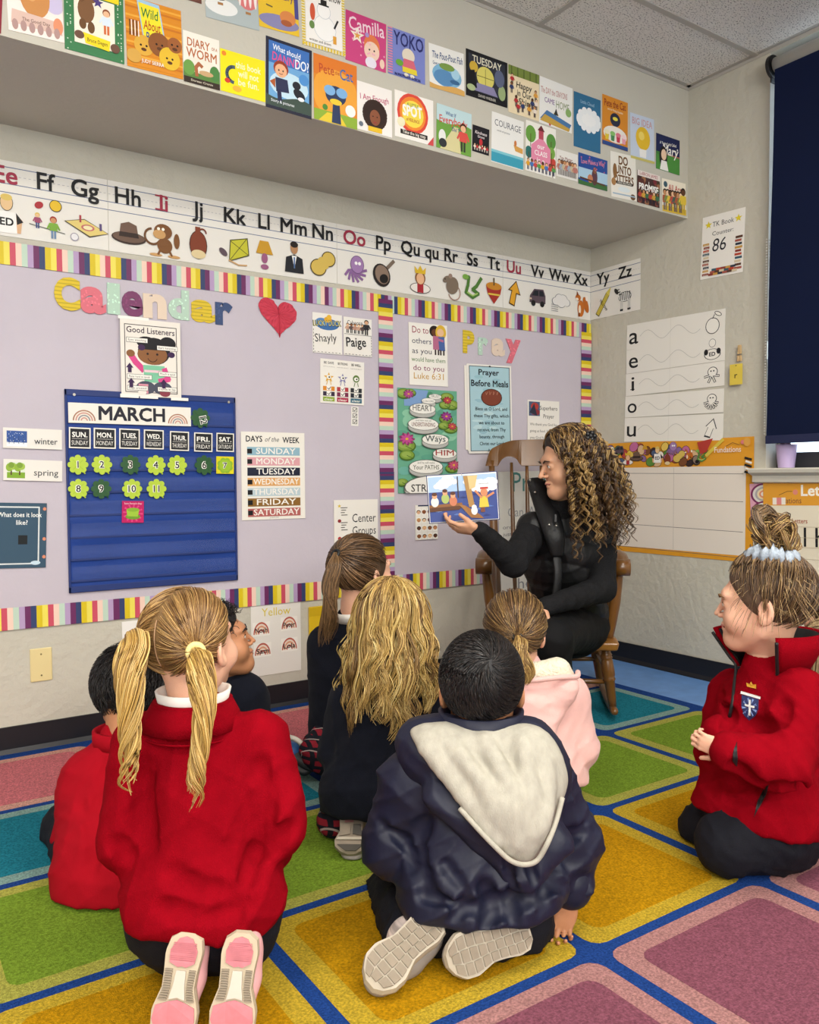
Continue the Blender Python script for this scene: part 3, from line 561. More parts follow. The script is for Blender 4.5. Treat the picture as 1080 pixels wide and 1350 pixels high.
def c_cat2(A, r):
    A.text('Pete the Cat', .5, .26, .17, '8A2A1C', w=.84, rot=-3); A.text('and the Missing Cupcakes', .5, .36, .05, 'F0E0C0', w=.6); A.rect(.44, r*.42, .56, r*.66, '262C40'); A.ell(.5, r*.44, .2, .18, '262C40'); A.ell(.5, r*.42, .1, .05, 'E8D84A'); A.ell(.5, r*.74, .46, .22, 'EFE8DC')
    for i, c in enumerate(('DDC23A', '4A8A54', 'C83A52', 'E8A0B0')): A.poly([(.1+.22*i, r*.74), (.26+.22*i, r*.74), (.24+.22*i, r*.88), (.12+.22*i, r*.88)], c); A.ell(.18+.22*i, r*.73, .1, .06, ['F0E6C0', '8ABF6A', 'E07A8A', 'F4D8D8'][i])
    A.rect(0, r*.92, 1, r, '2F4A86')
def c_yel(A, r):
    A.text('BIG IDEA', .5, .28, .17, 'C89A9A', w=.84); A.ell(.52, r*.5, .3, .32, 'E4B92E'); A.ell(.46, r*.45, .12, .12, 'F0D468'); A.poly([(.36, r*.74), (.66, r*.74), (.64, r*.92), (.38, r*.92)], 'EDEBE6'); A.rect(0, r*.94, 1, r, 'C8BC6A')
def c_mary(A, r):
    A.rect(0, r*.5, 1, r, '3D7A3A'); hills(A, r*.56, r, '4A8C3C', .04); A.rect(.2, r*.49, 1, r*.53, 'A8685A'); A.text('A Young Lady Called', .5, .24, .07, 'F0ECE4', w=.7, rot=-3); A.text('Mary', .58, .5, .25, 'F4F0E8', w=.66, shear=.2); A.ell(.3, r*.62, .17, .3, '1A1416'); A.ell(.32, r*.55, .11, .15, 'EBC8A8'); A.poly([(.16, r*.99), (.22, r*.72), (.44, r*.72), (.52, r*.99)], 'F0ECE6'); A.star(.9, r*.3, .04, 'F0ECE4')
cv = cover
cv(-62, -72, 24, 5, -45, 41.5, 'dark red book cover print cut by the left edge of the photo', '8A2838', c_red)
cv(6.3, -38, 38.2, 80, -22, 59, 'white egg-and-carton book cover print at the left end of the soffit', 'F0E4DC', c_egg)
cv(83.3, -26, 63.5, 162, -4, 84, 'green bordered book cover print with a dancing brown bear', '3B7A4C', c_green)
cv(164, -7, 85.7, 238, 12, 107.5, 'orange striped jungle book cover print with animal faces', 'D98A22', c_wild)
cv(241, 39.3, 106.7, 288.7, 54.3, 120, 'white garden book cover print between jungle cover and yellow cover', 'EFE9DC', c_worm)
cv(290, 63.3, 119, 349, 80, 135, 'bright yellow landscape book cover print with pale words', 'EDE01E', c_fun)
cv(350.4, 46.8, 140.7, 411, 67.5, 155, 'blue dark-framed book cover print of running boy and dog', '26283A', c_boy)
cv(413, 69.6, 156, 470, 86.5, 169.5, 'orange book cover print with a round navy tree, lower row', 'E08A2C', c_cat1)
cv(470.4, 105.8, 169.5, 516.3, 118.5, 178.7, 'white book cover print with a child wearing a round dark afro', 'F2ECE6', c_enough)
cv(520, 117.6, 179, 571, 133.3, 195.6, 'white book cover print with a red and yellow spot', 'F4EEE6', c_spot)
cv(575.6, 135.7, 194, 621.5, 151.7, 206.5, 'green field book cover print with a striped-shirt child', '6FA044', c_every)
cv(623, 163.9, 199, 645, 171.9, 206, 'small black book cover print with red figure', '1E1C22', c_dark)
cv(648.3, 146.5, 213, 690.4, 162, 223, 'white book cover print with a blue sea band along the bottom', 'ECEAE4', c_courage)
cv(693.3, 157.8, 224.4, 732.7, 172, 237, 'book cover print with a pink schoolhouse and round trees', 'F0ECE2', c_class)
cv(733.3, 196, 232, 761.5, 205, 239, 'small pale sketched book cover print of a group of children', 'E6E2DA', c_sketch)
cv(762.4, 200.7, 242, 800.6, 211.7, 252.6, 'blue sky landscape book cover print with a seated figure', '274C94', c_blue)
cv(804.4, 198.7, 258.5, 837.6, 205, 267.4, 'white book cover print with big brown block letters', 'E9E4D8', c_otters)
cv(840, 223.6, 266.5, 869.6, 231.9, 274, 'dark crowded book cover print with bold white capitals across the middle', '4A302E', c_promise)
cv(872.6, 234.8, 277.8, 903.7, 241.3, 286.7, 'cream book cover print with red words, last on the lower row', 'EFE6D2', c_welcome)
cv(201, -80, -14, 263, -62, 4, 'brown book cover print almost wholly above the picture edge', '6A4238', lambda A, r: A.rect(.05, .05, .95, r-.05, '7A5244'))
cv(266.7, -52, 21, 337, -36, 41.7, 'grey book cover print with striped hot-air balloons', 'AEB8B8', c_balloon)
cv(338, -42, 33, 391, -28, 48.8, 'yellow and purple book cover print left of the snow cover', 'E6BE34', c_fairy)
cv(396.3, -22, 57.8, 453.5, -4, 74, 'white snowman book cover print with yellow checked edge', 'EFE6C8', c_snow)
cv(455.6, 12.4, 78.5, 509, 33, 95.7, 'hot pink book cover print with pale stars', 'CC4880', c_pink)
cv(511, 34, 96.3, 560, 51.3, 111.7, 'periwinkle blue book cover print with pink and yellow dress', '7C86C8', c_yoko)
cv(565, 56.3, 114, 611, 69.6, 129.5, 'white book cover print with blue sea swirl over sand', 'EEECE6', c_fish)
cv(614, 63.6, 125, 668.7, 85, 146, 'black framed book cover print with a round yellow clock', '1A1A1E', c_tues)
cv(670, 84.6, 147.4, 710.5, 100, 158.7, 'cream and olive book cover print of many dancing children', 'EBD9B4', c_happy)
cv(711.7, 100, 161.6, 754.7, 118.4, 175.6, 'white book cover print with a yellow crayon', 'ECEAE4', c_crayon)
cv(756.4, 120, 192.4, 791.7, 134, 203, 'tall teal blue book cover print with a white cloud', '336C90', c_cloud)
cv(794, 123.7, 189.5, 827.6, 136, 200.7, 'orange book cover print with cupcakes, upper row', 'D78A2C', c_cat2)
cv(830.5, 148, 208, 862, 157, 216, 'pale blue book cover print with a yellow sun disc', 'C6D0E0', c_yel)
cv(865, 175, 222, 896, 185, 233.3, 'navy and green book cover print of a dark-haired woman', '1B2450', c_mary)
# ---------------------------------------------------------------- alphabet banner
def strip_panel(pl, px0, px1, label, letters):
    ax = 1 if pl == 'B' else 0
    a = hit(px0, 330, ax, 0); b = hit(px1, 330, ax, 0); U = V(1, 0, 0) if pl == 'B' else V(0, -1, 0); N = V(0, -1, 0) if pl == 'B' else V(-1, 0, 0)
    zt, zb = 2.1404, 1.8737; wd = abs((b-a)@U)-.0015; O = V(a[0], a[1], zt)+N*.0028
    A = Art(O, U, ZZ, wd, zt-zb, 'alphabet_banner', label, 'alphabet banner', 'alphabet banner panels', thick=.0008, col='E6E2DA'); r = A.ar; h = r
    for t, c in ((.085, '6C7696'), (.305, '6C7696'), (.42, '6C7696')): A.line([(0, t*h), (1, t*h)], .011*h, c, 'ruled_line')
    n = int(wd/.016)
    for i in range(n): A.rect((i+.1)/n, .192*h, (i+.6)/n, .197*h, '9A9AA4', 'ruled_line')
    for t, px, c, fn in letters:
        x = ((hit(px, 340, ax, 0)-O)@U)/wd; A.text(t, x, .3*h, .208*h, c, part='lettering', bold=.02)
        if t == 'Ii': A.line([(x-.125*h, .092*h), (x+.035*h, .092*h)], .022*h, c, 'lettering'); A.line([(x-.125*h, .29*h), (x+.035*h, .29*h)], .022*h, c, 'lettering')
        if fn: fn(A, x, .7*h, .225*h)
    A.done(); return A
K = '1A1A1C'; RD = 'A03248'
def i_ed(A, x, y, s):
    A.poly([(x-s*.75, y+s*1.1), (x-s*.85, y+s*.3), (x-s*.4, y-s*.1), (x+s*.4, y-s*.1), (x+s*.85, y+s*.3), (x+s*.75, y+s*1.1)], 'D8AC84'); A.poly([(x-s*.55, y+s*1.15), (x-s*.5, y-s*.1), (x+s*.5, y-s*.1), (x+s*.55, y+s*1.15)], 'F0EEEA'); A.poly([(x-s*.5, y-s*.1), (x-s*.9, y+s*.4), (x-s*.55, y+s*.6)], '18181A'); A.poly([(x+s*.5, y-s*.1), (x+s*.9, y+s*.4), (x+s*.55, y+s*.6)], '18181A'); A.text('ED', x, y+s*.7, s*.4, '101012', bold=.03, part='lettering'); A.ell(x, y-s*.65, s*.36, s*.5, '40382C'); A.ell(x, y-s*.65, s*.33, s*.47, 'E2BE8E'); A.ell(x, y-s*.95, s*.32, s*.2, 'D8BC64')
def i_fun(A, x, y, s):
    A.ell(x+s*.5, y-s*.9, s*.36, col='40381C'); A.ell(x+s*.5, y-s*.9, s*.32, col='E0B82C'); A.ell(x-s*.45, y-s*.8, s*.26, s*.2, 'A83038', rot=-30); A.line([(x-s, y+s*.4), (x+s, y+s*.7)], s*.05, '6A6A62'); kidfig(A, x-s*.55, y+s*.6, s*.9, 'A04A6A', 'E8C090', 'D8B84A'); kidfig(A, x+s*.35, y+s*1.1, s*1.3, '7AA83A', 'C98F62', 'A03028', '6A86A8')
def i_game(A, x, y, s):
    A.poly([(x-s*1.3, y-s*.1), (x-s*.1, y-s*.4), (x+s*1.4, y+s*.3), (x+s*.2, y+s*.7)], '4A4030'); A.poly([(x-s*1.2, y-s*.1), (x-s*.1, y-s*.35), (x+s*1.3, y+s*.3), (x+s*.2, y+s*.62)], 'DEC878'); A.ell(x+s*.1, y+s*.12, s*.4, s*.2, 'C06A6A'); A.ell(x+s*.1, y+s*.12, s*.28, s*.13, 'EAE0B0'); A.rect(x-s*.4, y-s*.6, x-s*.28, y-s*.15, 'A8404A'); A.rect(x+s*.8, y-s*.25, x+s*.94, y+s*.2, '5A4A7A'); A.ell(x-s*.7, y+s*.8, s*.25, s*.25, '9A94A4'); A.ell(x-s*.7, y+s*.8, s*.2, s*.2, 'E4E2E4')
def i_hat(A, x, y, s): A.ell(x, y+s*.35, s*1.1, s*.4, '3A2A22'); A.ell(x, y+s*.3, s*1.02, s*.33, '6A5244'); A.poly([(x-s*.62, y+s*.3), (x-s*.5, y-s*.5), (x, y-s*.68), (x+s*.5, y-s*.5), (x+s*.62, y+s*.3)], '6E5446'); A.poly([(x-s*.63, y+s*.3), (x-s*.58, y+s*.0), (x+s*.58, y+s*.0), (x+s*.63, y+s*.3)], '33241E')
def i_monkey(A, x, y, s): A.arc(x-s*.8, y, s*.5, s*.14, '6A4424', 100, 330); A.ell(x, y+s*.5, s*.5, s*.5, '7A4E28'); A.ell(x-s*.1, y-s*.4, s*.6, s*.5, '7A4E28'); A.ell(x-s*.35, y-s*.2, s*.42, s*.3, 'C89A62'); A.ell(x+s*.8, y+s*.1, s*.2, s*.5, '7A4E28'); A.ell(x-s*.6, y+s*1.15, s*.42, s*.1, 'C89A62'); A.ell(x+s*.6, y+s*1.15, s*.42, s*.1, 'C89A62'); A.line([(x-s*.3, y+s*.8), (x-s*.45, y+s*1.1)], s*.14, '7A4E28'); A.line([(x+s*.3, y+s*.8), (x+s*.45, y+s*1.1)], s*.14, '7A4E28'); A.ell(x-s*.4, y-s*.55, s*.1, col='F4F0E0'); A.ell(x-s*.1, y-s*.55, s*.1, col='F4F0E0')
def i_jug(A, x, y, s): A.ell(x, y+s*.1, s*.62, s*.95, '3A2018'); A.ell(x, y+s*.1, s*.57, s*.9, '7E3A22'); A.ell(x, y+s*.72, s*.5, s*.3, 'DCC89A'); A.rect(x-s*.2, y-s*1.1, x+s*.15, y-s*.7, '7E3A22'); A.arc(x+s*.3, y-s*.75, s*.25, s*.1, '7E3A22', 0, 300)
def i_kite(A, x, y, s): q = [(x-s*.4, y-s*.6), (x+s*.9, y-s*.9), (x+s, y+s*.3), (x-s*.5, y+s*.9)]; A.poly(q, '4A4A1C'); A.poly([(x-s*.34, y-s*.54), (x+s*.84, y-s*.82), (x+s*.93, y+s*.26), (x-s*.44, y+s*.8)], 'C2BE34'); A.line([(x-s*.34, y-s*.5), (x+s*.9, y+s*.26)], s*.05, '5A5A20'); A.line([(x+s*.8, y-s*.8), (x-s*.44, y+s*.8)], s*.05, '5A5A20'); A.line([(x-s*.5, y+s*.8), (x+s*.2, y+s*1.05), (x+s*.8, y+s*1.0)], s*.1, 'C8A070'); A.ell(x-s*.9, y+s*.3, s*.35, s*.2, '5A4A54', rot=40)
def i_lamp(A, x, y, s): A.poly([(x-s*.35, y-s*.9), (x+s*.3, y-s*.9), (x+s*.65, y), (x-s*.65, y)], 'C8962A'); A.ell(x, y+s*.3, s*.24, s*.35, '9A5A7E'); A.ell(x, y+s*.9, s*.3, s*.18, '9A5A7E')
def i_man(A, x, y, s): A.poly([(x-s*.75, y+s), (x-s*.65, y-s*.05), (x, y-s*.3), (x+s*.65, y-s*.05), (x+s*.75, y+s)], '1C1E24'); A.poly([(x-s*.2, y-s*.2), (x+s*.2, y-s*.2), (x, y+s*.7)], 'ECECE8'); A.poly([(x-s*.06, y-s*.1), (x+s*.06, y-s*.1), (x+s*.05, y+s*.7), (x-s*.05, y+s*.7)], '4A6A9A'); A.ell(x, y-s*.75, s*.3, s*.42, 'B0825A'); A.ell(x, y-s*1.0, s*.31, s*.22, '201814')
def i_peanut(A, x, y, s): 
    for d, c in ((.07, '4A3A1C'), (0, 'D2B458')): A.ell(x-s*.4, y+s*.35, s*(.6+d), s*(.55+d), c); A.ell(x+s*.45, y-s*.35, s*(.52+d), s*(.5+d), c)
    A.ell(x, y, s*.5, s*.4, 'D2B458', rot=40)
def i_octo(A, x, y, s):
    for k in range(7): a = math.radians(200+k*24); A.line([(x, y+s*.1), (x+s*.6*math.cos(a), y-s*.6*math.sin(a)), (x+s*1.0*math.cos(a+.25), y-s*1.0*math.sin(a+.25))], s*.2, '8A6496')
    A.ell(x+s*.2, y-s*.3, s*.6, s*.68, '6A4A78'); A.ell(x+s*.2, y-s*.3, s*.55, s*.63, 'A07CAE'); A.ell(x+s*.1, y-s*.4, s*.13, col='F4F0F0'); A.ell(x+s*.4, y-s*.4, s*.13, col='F4F0F0')
def i_pan(A, x, y, s): A.line([(x+s*.3, y-s*.4), (x+s*.9, y-s*1.0)], s*.28, '7A6A5C'); A.ell(x-s*.2, y+s*.2, s*.78, s*.9, '2A2422', rot=-25); A.ell(x-s*.15, y+s*.15, s*.62, s*.74, '8A7464', rot=-25); A.ell(x, y+s*.45, s*.4, s*.35, '1C1816', rot=-25)
def i_queen(A, x, y, s): A.ell(x, y+s*.75, s*1.0, s*.42, '3A3434'); A.ell(x, y+s*.75, s*.94, s*.37, 'ECE4DC'); A.poly([(x-s*.3, y+s*1.1), (x-s*.3, y+s*.4), (x+s*.3, y+s*.4), (x+s*.3, y+s*1.1)], 'A82A34'); A.ell(x, y-s*.05, s*.5, s*.52, '8A5A30'); A.ell(x, y, s*.38, s*.44, 'E6B48C'); A.put([(x-s*.5, y-s*.4), (x-s*.55, y-s*.95), (x-s*.25, y-s*.65), (x, y-s*1.05), (x+s*.25, y-s*.65), (x+s*.55, y-s*.95), (x+s*.5, y-s*.4)], [[0, 1, 2], [0, 2, 6], [2, 3, 4], [2, 4, 6], [4, 5, 6]], 'DCB52E')
def i_rat(A, x, y, s): A.arc(x+s*.3, y+s*.7, s*.6, s*.1, 'A8887A', 200, 420); A.ell(x+s*.1, y+s*.15, s*.62, s*.72, '7E6E5E', rot=20); A.ell(x-s*.5, y-s*.3, s*.42, s*.24, '7E6E5E', rot=-30); A.ell(x-s*.1, y-s*.6, s*.2, col='9A8272'); A.ell(x-s*.65, y-s*.3, s*.06, col='100C0A')
def i_snake(A, x, y, s): A.line([(x-s*.8, y-s*.8), (x-s*.4, y-s*.75), (x-s*.5, y-s*.1), (x-s*.7, y+s*.5), (x, y+s*.85), (x+s*.6, y+s*.5), (x, y+s*.2), (x+s*.4, y-s*.1), (x+s*.9, y-s*.8)], s*.3, '4E7A34'); A.ell(x-s*.75, y-s*.75, s*.32, s*.22, '7AA84A'); A.line([(x-s*.55, y+s*.5), (x, y+s*.72), (x+s*.5, y+s*.48)], s*.12, 'A8C46A')
def i_top(A, x, y, s): A.poly([(x-s*.85, y-s*.3), (x-s*.7, y+s*.3), (x, y+s*1.15), (x+s*.7, y+s*.3), (x+s*.85, y-s*.3)], 'A8342A'); A.ell(x, y-s*.35, s*.85, s*.32, 'C8862C'); A.rect(x-s*.07, y-s*1.05, x+s*.07, y-s*.4, '5A4A2A'); A.line([(x-s*.6, y+s*.35), (x+s*.6, y+s*.35)], s*.14, 'E0C04A')
def i_up(A, x, y, s): A.poly([(x-s*.6, y+s*.9), (x-s*.3, y-s*.2), (x-s*.7, y-s*.25), (x+s*.25, y-s*1.15), (x+s*.75, y+s*.1), (x+s*.3, y), (x+s*.05, y+s*1.1)], '4A3010'); A.poly([(x-s*.5, y+s*.82), (x-s*.2, y-s*.28), (x-s*.5, y-s*.32), (x+s*.24, y-s*1.02), (x+s*.62, y-s*.02), (x+s*.22, y-s*.1), (x, y+s*.98)], 'E0A22C')
def i_van(A, x, y, s): A.poly([(x-s*.95, y+s*.5), (x-s*.9, y-s*.1), (x-s*.4, y-s*.7), (x+s*.7, y-s*.75), (x+s*.95, y-s*.2), (x+s*.95, y+s*.5)], '5A4A54'); A.poly([(x-s*.7, y-s*.1), (x-s*.35, y-s*.58), (x+s*.1, y-s*.6), (x+s*.1, y-s*.12)], '20242C'); A.poly([(x+s*.2, y-s*.6), (x+s*.65, y-s*.6), (x+s*.8, y-s*.15), (x+s*.2, y-s*.12)], '20242C'); A.ell(x-s*.5, y+s*.55, s*.26, col='18181A'); A.ell(x+s*.55, y+s*.55, s*.26, col='18181A'); A.rect(x-s*.95, y+s*.1, x-s*.7, y+s*.25, 'D8C0A8')
def i_wind(A, x, y, s): cloud(A, x+s*.2, y, s*.85, '8A8A8C'); cloud(A, x+s*.2, y, s*.79, 'E6E2DE'); [A.line([(x-s*1.0, y+s*(.4+.18*k)), (x-s*.2, y+s*(.42+.18*k))], s*.05, '8A8A8C') for k in range(4)]
def i_fox(A, x, y, s): A.ell(x+s*.65, y+s*.0, s*.32, s*.75, 'B8641E', rot=-20); A.ell(x+s*.75, y-s*.6, s*.16, s*.24, 'F0E6DA'); A.ell(x, y+s*.4, s*.42, s*.75, 'C06A20'); A.ell(x-s*.35, y-s*.55, s*.34, s*.3, 'C06A20'); A.poly([(x-s*.55, y-s*.7), (x-s*.5, y-s*1.15), (x-s*.25, y-s*.8)], '8A4412'); A.ell(x-s*.5, y-s*.4, s*.2, s*.13, 'F0E2D0'); A.ell(x-s*.15, y+s*.5, s*.16, s*.4, 'EBD9C2'); A.rect(x-s*.35, y+s*.8, x-s*.1, y+s*1.15, '8A4412')
def i_crayon(A, x, y, s): A.line([(x-s*.6, y+s*.9), (x+s*.5, y-s*.6)], s*.5, '4A431C'); A.line([(x-s*.58, y+s*.87), (x+s*.48, y-s*.57)], s*.4, 'C8B648'); A.poly([(x+s*.35, y-s*.85), (x+s*.95, y-s*1.25), (x+s*.75, y-s*.5)], 'D8C658'); A.text('YELLOW', x-.03*s, y+.28*s, s*.22, '3A341A', rot=53, part='lettering')
def i_zebra(A, x, y, s):
    A.ell(x, y-s*.1, s*.75, s*.45, '1A1A1C'); A.ell(x, y-s*.1, s*.7, s*.4, 'E8E6E0'); A.line([(x-s*.5, y-s*.2), (x-s*.85, y-s*.8)], s*.4, 'E0DED8'); A.ell(x-s*.98, y-s*.72, s*.34, s*.18, '2A2A2C', rot=50)
    for k in range(6): A.line([(x-s*.55+.22*s*k, y-s*.5), (x-s*.5+.22*s*k, y+s*.2)], s*.09, '18181A')
    for k in range(3): A.line([(x-s*.95+.14*s*k, y-s*.8+.22*s*k), (x-s*.65+.12*s*k, y-s*.85+.24*s*k)], s*.08, '18181A')
    for dx in (-.45, -.28, .4, .58): A.line([(x+s*dx, y+s*.2), (x+s*dx, y+s*1.1)], s*.13, 'D0CEC8'); A.rect(x+s*(dx-.08), y+s*.95, x+s*(dx+.08), y+s*1.12, '18181A')
strip_panel('B', -120, 143.5, 'alphabet banner panel with letters E to G at the left', [('Dd', -60, K, None), ('Ee', 10, RD, i_ed), ('Ff', 63, K, i_fun), ('Gg', 114, K, i_game)])
strip_panel('B', 143.5, 444, 'alphabet banner panel with letters H to N', [('Hh', 170, K, i_hat), ('Ii', 217, RD, i_monkey), ('Jj', 261, K, i_jug), ('Kk', 310, K, i_kite), ('Ll', 348, K, i_lamp), ('Mm', 387, K, i_man), ('Nn', 425, K, i_peanut)])
strip_panel('B', 444, 662.7, 'alphabet banner panel with letters O to T', [('Oo', 467, RD, i_octo), ('Pp', 505, K, i_pan), ('Qu qu', 553, K, i_queen), ('Rr', 594, K, i_rat), ('Ss', 622, K, i_snake), ('Tt', 650, K, i_top)])
strip_panel('B', 662.7, 778.3, 'alphabet banner panel with letters U to X ending at the corner', [('Uu', 677, RD, i_up), ('Vv', 708, K, i_van), ('Ww', 737, K, i_wind), ('Xx', 765, K, i_fox)])
strip_panel('R', 779, 845.5, 'alphabet banner end panel with Y and Z on the right wall', [('Yy', 796, K, i_crayon), ('Zz', 825, K, i_zebra)])
# ---------------------------------------------------------------- posters and cards on the boards
def cutout(ch, x0, x1, y0, y1, col, deco, label, grp, pl='B'):
    """cardboard letter as a solid of its own"""
    v, f = glyphs(ch, .035 if ch == 'e' else .05); a = hit(x0, y1, 1, 0); b = hit(x1, y0, 1, 0); v = v-v.min(0); mx = v.max(0)
    q = np.stack([a[0]+(b[0]-a[0])*v[:, 0]/mx[0], np.full(len(v), -.0105), a[2]+(b[2]-a[2])*v[:, 1]/mx[1]], 1); n = len(q)
    ed = {}
    for p in f:
        for i, k in zip(p, p[1:]+p[:1]): ed[(i, k)] = 1
    F = [p for p in f]+[[i+n for i in p][::-1] for p in f]+[[k, i, i+n, k+n] for (i, k) in ed if (k, i) not in ed]
    m = MATS.get('card_'+col)
    if not m:
        m = mat('card_'+col, col, .6, spec=.3)
        if deco:                                                # printed dots or stripes on the card
            nt = m.node_tree; N = nt.nodes; L = nt.links; tc = N.new('ShaderNodeTexCoord')
            if deco == 'stripe': t = N.new('ShaderNodeTexWave'); t.bands_direction = 'Z'; t.inputs['Scale'].default_value = 22; out = t.outputs['Fac']; th = .75
            else: t = N.new('ShaderNodeTexVoronoi'); t.inputs['Scale'].default_value = 75; out = t.outputs['Distance']; th = .3
            L.new(tc.outputs['Object'], t.inputs['Vector']); r = N.new('ShaderNodeMath'); r.operation = 'GREATER_THAN' if deco == 'stripe' else 'LESS_THAN'; r.inputs[1].default_value = th
            L.new(out, r.inputs[0]); mx_ = N.new('ShaderNodeMix'); mx_.data_type = 'RGBA'; c = lin(col); mx_.inputs[6].default_value = c+(1,); k = .72 if deco == 'stripe' else 1.35
            mx_.inputs[7].default_value = tuple(min(1, x*k) for x in c)+(1,); L.new(r.outputs[0], mx_.inputs[0]); L.new(mx_.outputs[2], N['Principled BSDF'].inputs['Base Color'])
    return mesh('cutout_letter', np.concatenate([q, q+[0, .0028, 0]]), F, m, None, ((a[0]+b[0])/2, -.009, (a[2]+b[2])/2), label=label, cat='cutout letter', group=grp)
g1 = 'cardboard letters of the word Calendar'; g2 = 'cardboard letters of the word Pray'
for ch, x0, x1, y0, y1, c, d, l in (('C', 71, 104.5, 368, 408, 'DDC033', 'stripe', 'yellow striped cardboard capital C starting the word Calendar'), ('a', 105.5, 138.5, 381, 412.5, 'D9717E', 'dot', 'pink cardboard letter a right after the capital C'), ('l', 141, 157, 375, 414, 'B6D2BE', 'dot', 'mint dotted cardboard letter l in the word Calendar'), ('e', 160, 187, 386, 416.5, '7A3F66', 'dot', 'purple cardboard letter e above the Good Listeners poster'), ('n', 188, 218.5, 390, 419, 'E4CFBA', '', 'cream cardboard letter n in the word Calendar'), ('d', 221, 248, 384, 420.5, 'B7D1BE', 'dot', 'mint dotted cardboard letter d in the word Calendar'), ('a', 251, 282, 398, 424, 'DDC034', 'stripe', 'yellow striped cardboard letter a before the navy r'), ('r', 283, 305.5, 400.5, 428, '3E5078', 'dot', 'navy dotted cardboard letter r ending the word Calendar')):
    cutout(ch, x0, x1, y0, y1, c, d, l, g1)
for ch, x0, x1, y0, y1, c, d, l in (('P', 609, 624, 437, 465.5, 'DDC035', 'stripe', 'yellow striped cardboard capital P starting the word Pray'), ('r', 629, 642, 446, 468, 'B8D2C0', 'dot', 'mint cardboard letter r in the word Pray'), ('a', 646.5, 664, 447.5, 469, 'E2CDBA', '', 'cream cardboard letter a in the word Pray'), ('y', 665.5, 685, 449, 478.5, 'D8707E', 'dot', 'pink cardboard letter y ending the word Pray')):
    cutout(ch, x0, x1, y0, y1, c, d, l, g2)
# crumpled paper heart
mat('heart_red', 'C84456', .8, bump=.002, scale=30, spec=.15)
ho = hit(340, 395, 1, 0); hx = hit(394, 395, 1, 0); hz = hit(365, 445, 1, 0); hw = hx[0]-ho[0]; hh = ho[2]-hz[2]+.01
out = []
for t in np.linspace(0, 2*np.pi, 60, endpoint=False):
    x = 16*math.sin(t)**3; y = 13*math.cos(t)-5*math.cos(2*t)-2*math.cos(3*t)-math.cos(4*t); out.append((x/32.5+.5, (y-12)/29.5))
vs_, fs_ = [], []; rings = [1, .8, .55, .3, .02]
for ri, q in enumerate(rings):
    for k, (x, y) in enumerate(out):
        X = .47+(x-.5)*q; Y = -.38+(y+.38)*q; X2 = X+.1*(Y+.4)*0
        vs_.append((ho[0]+(X*.94+.05*(-Y))*hw, -.011-.007*(1-q)-.003*math.sin(k*1.9+ri*2)*(.3+q), ho[2]+.006+(Y-.12*(X-.5))*hh))
for ri in range(4): fs_ += [[ri*60+k, (ri+1)*60+k, (ri+1)*60+(k+1) % 60, ri*60+(k+1) % 60] for k in range(60)]
o = mesh('paper_heart', vs_, fs_, MATS['heart_red'], None, (ho[0]+hw/2, -.01, ho[2]-hh/2), label='crumpled red paper heart on the board right of the word Calendar', cat='paper heart')
md = o.modifiers.new('s', 'SOLIDIFY'); md.thickness = .001
TP = 'taped poster'
# Good Listeners poster
A = sheet('B', (155.7, 419.5), (234.6, 428), (156.6, 522), 'poster', 'Good Listeners poster of a waving child taped above the blue calendar', 'poster', off=.026, col='EDE6DC'); r = A.ar
A.line([(.07, .1), (.93, .1), (.93, r-.07), (.07, r-.07)], .012, '3A3034', closed=True)
A.text('Good Listeners', .5, .23, .09, '3A2038', w=.8)
A.ell(.42, .38, .16, .1, '16141A'); A.ell(.78, .38, .14, .12, '16141A'); A.ell(.55, .52, .27, .23, '16141A'); A.ell(.52, .58, .25, .17, '8A5A34'); A.poly([(.3, .5), (.76, .5), (.72, .38), (.36, .38)], '16141A')
A.arc(.52, .62, .08, .012, '3A1A10', 200, 340); A.ell(.44, .57, .02, col='201010', n=8); A.ell(.6, .57, .02, col='201010', n=8); A.ell(.84, .56, .06, .05, '3A1E4A'); A.ell(.34, .47, .06, .05, '3A1E4A')
A.line([(.16, .6), (.24, .72), (.36, .84)], .1, 'D8488A'); A.ell(.16, .58, .07, .06, '8A5A34'); A.poly([(.36, .76), (.72, .76), (.74, 1.05), (.38, 1.05)], '7FC4A0'); A.rect(.38, .84, .7, .88, 'F0C8D0'); A.line([(.72, .82), (.78, .98), (.64, 1.02)], .09, 'D8488A')
A.ell(.4, 1.14, .16, .11, '4A4E5E'); A.ell(.68, 1.14, .16, .11, '4A4E5E'); A.rect(.28, 1.08, .44, 1.24, 'D890A0'); A.ell(.34, 1.22, .07, .05, 'EDE6DC'); A.ell(.72, 1.22, .09, .06, '8A3A48')
for x, y, w_, t in ((.1, .32, .34, 'Eyes watching'), (.6, .42, .34, 'Ears listening'), (.62, .86, .3, 'Mouth is quiet'), (.1, .93, .4, 'Raise hand to speak'), (.1, 1.12, .33, 'Legs crossed'), (.6, 1.12, .32, 'Hands in lap')): A.rect(x-.006, y-.006, x+w_+.006, y+.076, '3A3034'); A.rect(x, y, x+w_, y+.07, 'F4EFE6'); A.text(t, x+w_/2, y+.05, .034, '3A3034', w=w_*.86, bold=0)
for x, y in ((.14, .78), (.16, 1.03), (.7, 1.02)): A.poly([(x-.03, y+.12), (x-.03, y+.04), (x-.06, y+.04), (x, y-.04), (x+.06, y+.04), (x+.03, y+.04), (x+.03, y+.12)], '3A1E4A')
A.done()
mat('tape', 'F2EFE8', .3)
for (u, v_, w_, h_) in ((-.03, -.03, .5, .05), (-.02, 1.0*r-.03, .3, .06), (.3, r-.02, .3, .05), (.82, r-.01, .3, .05)): Geo().obox(A.P(u, v_)+A.N*.0006, A.U*w_*A.w, -A.W*h_*A.w, A.N*.0006).build('tape', MATS['tape'], A.ob)
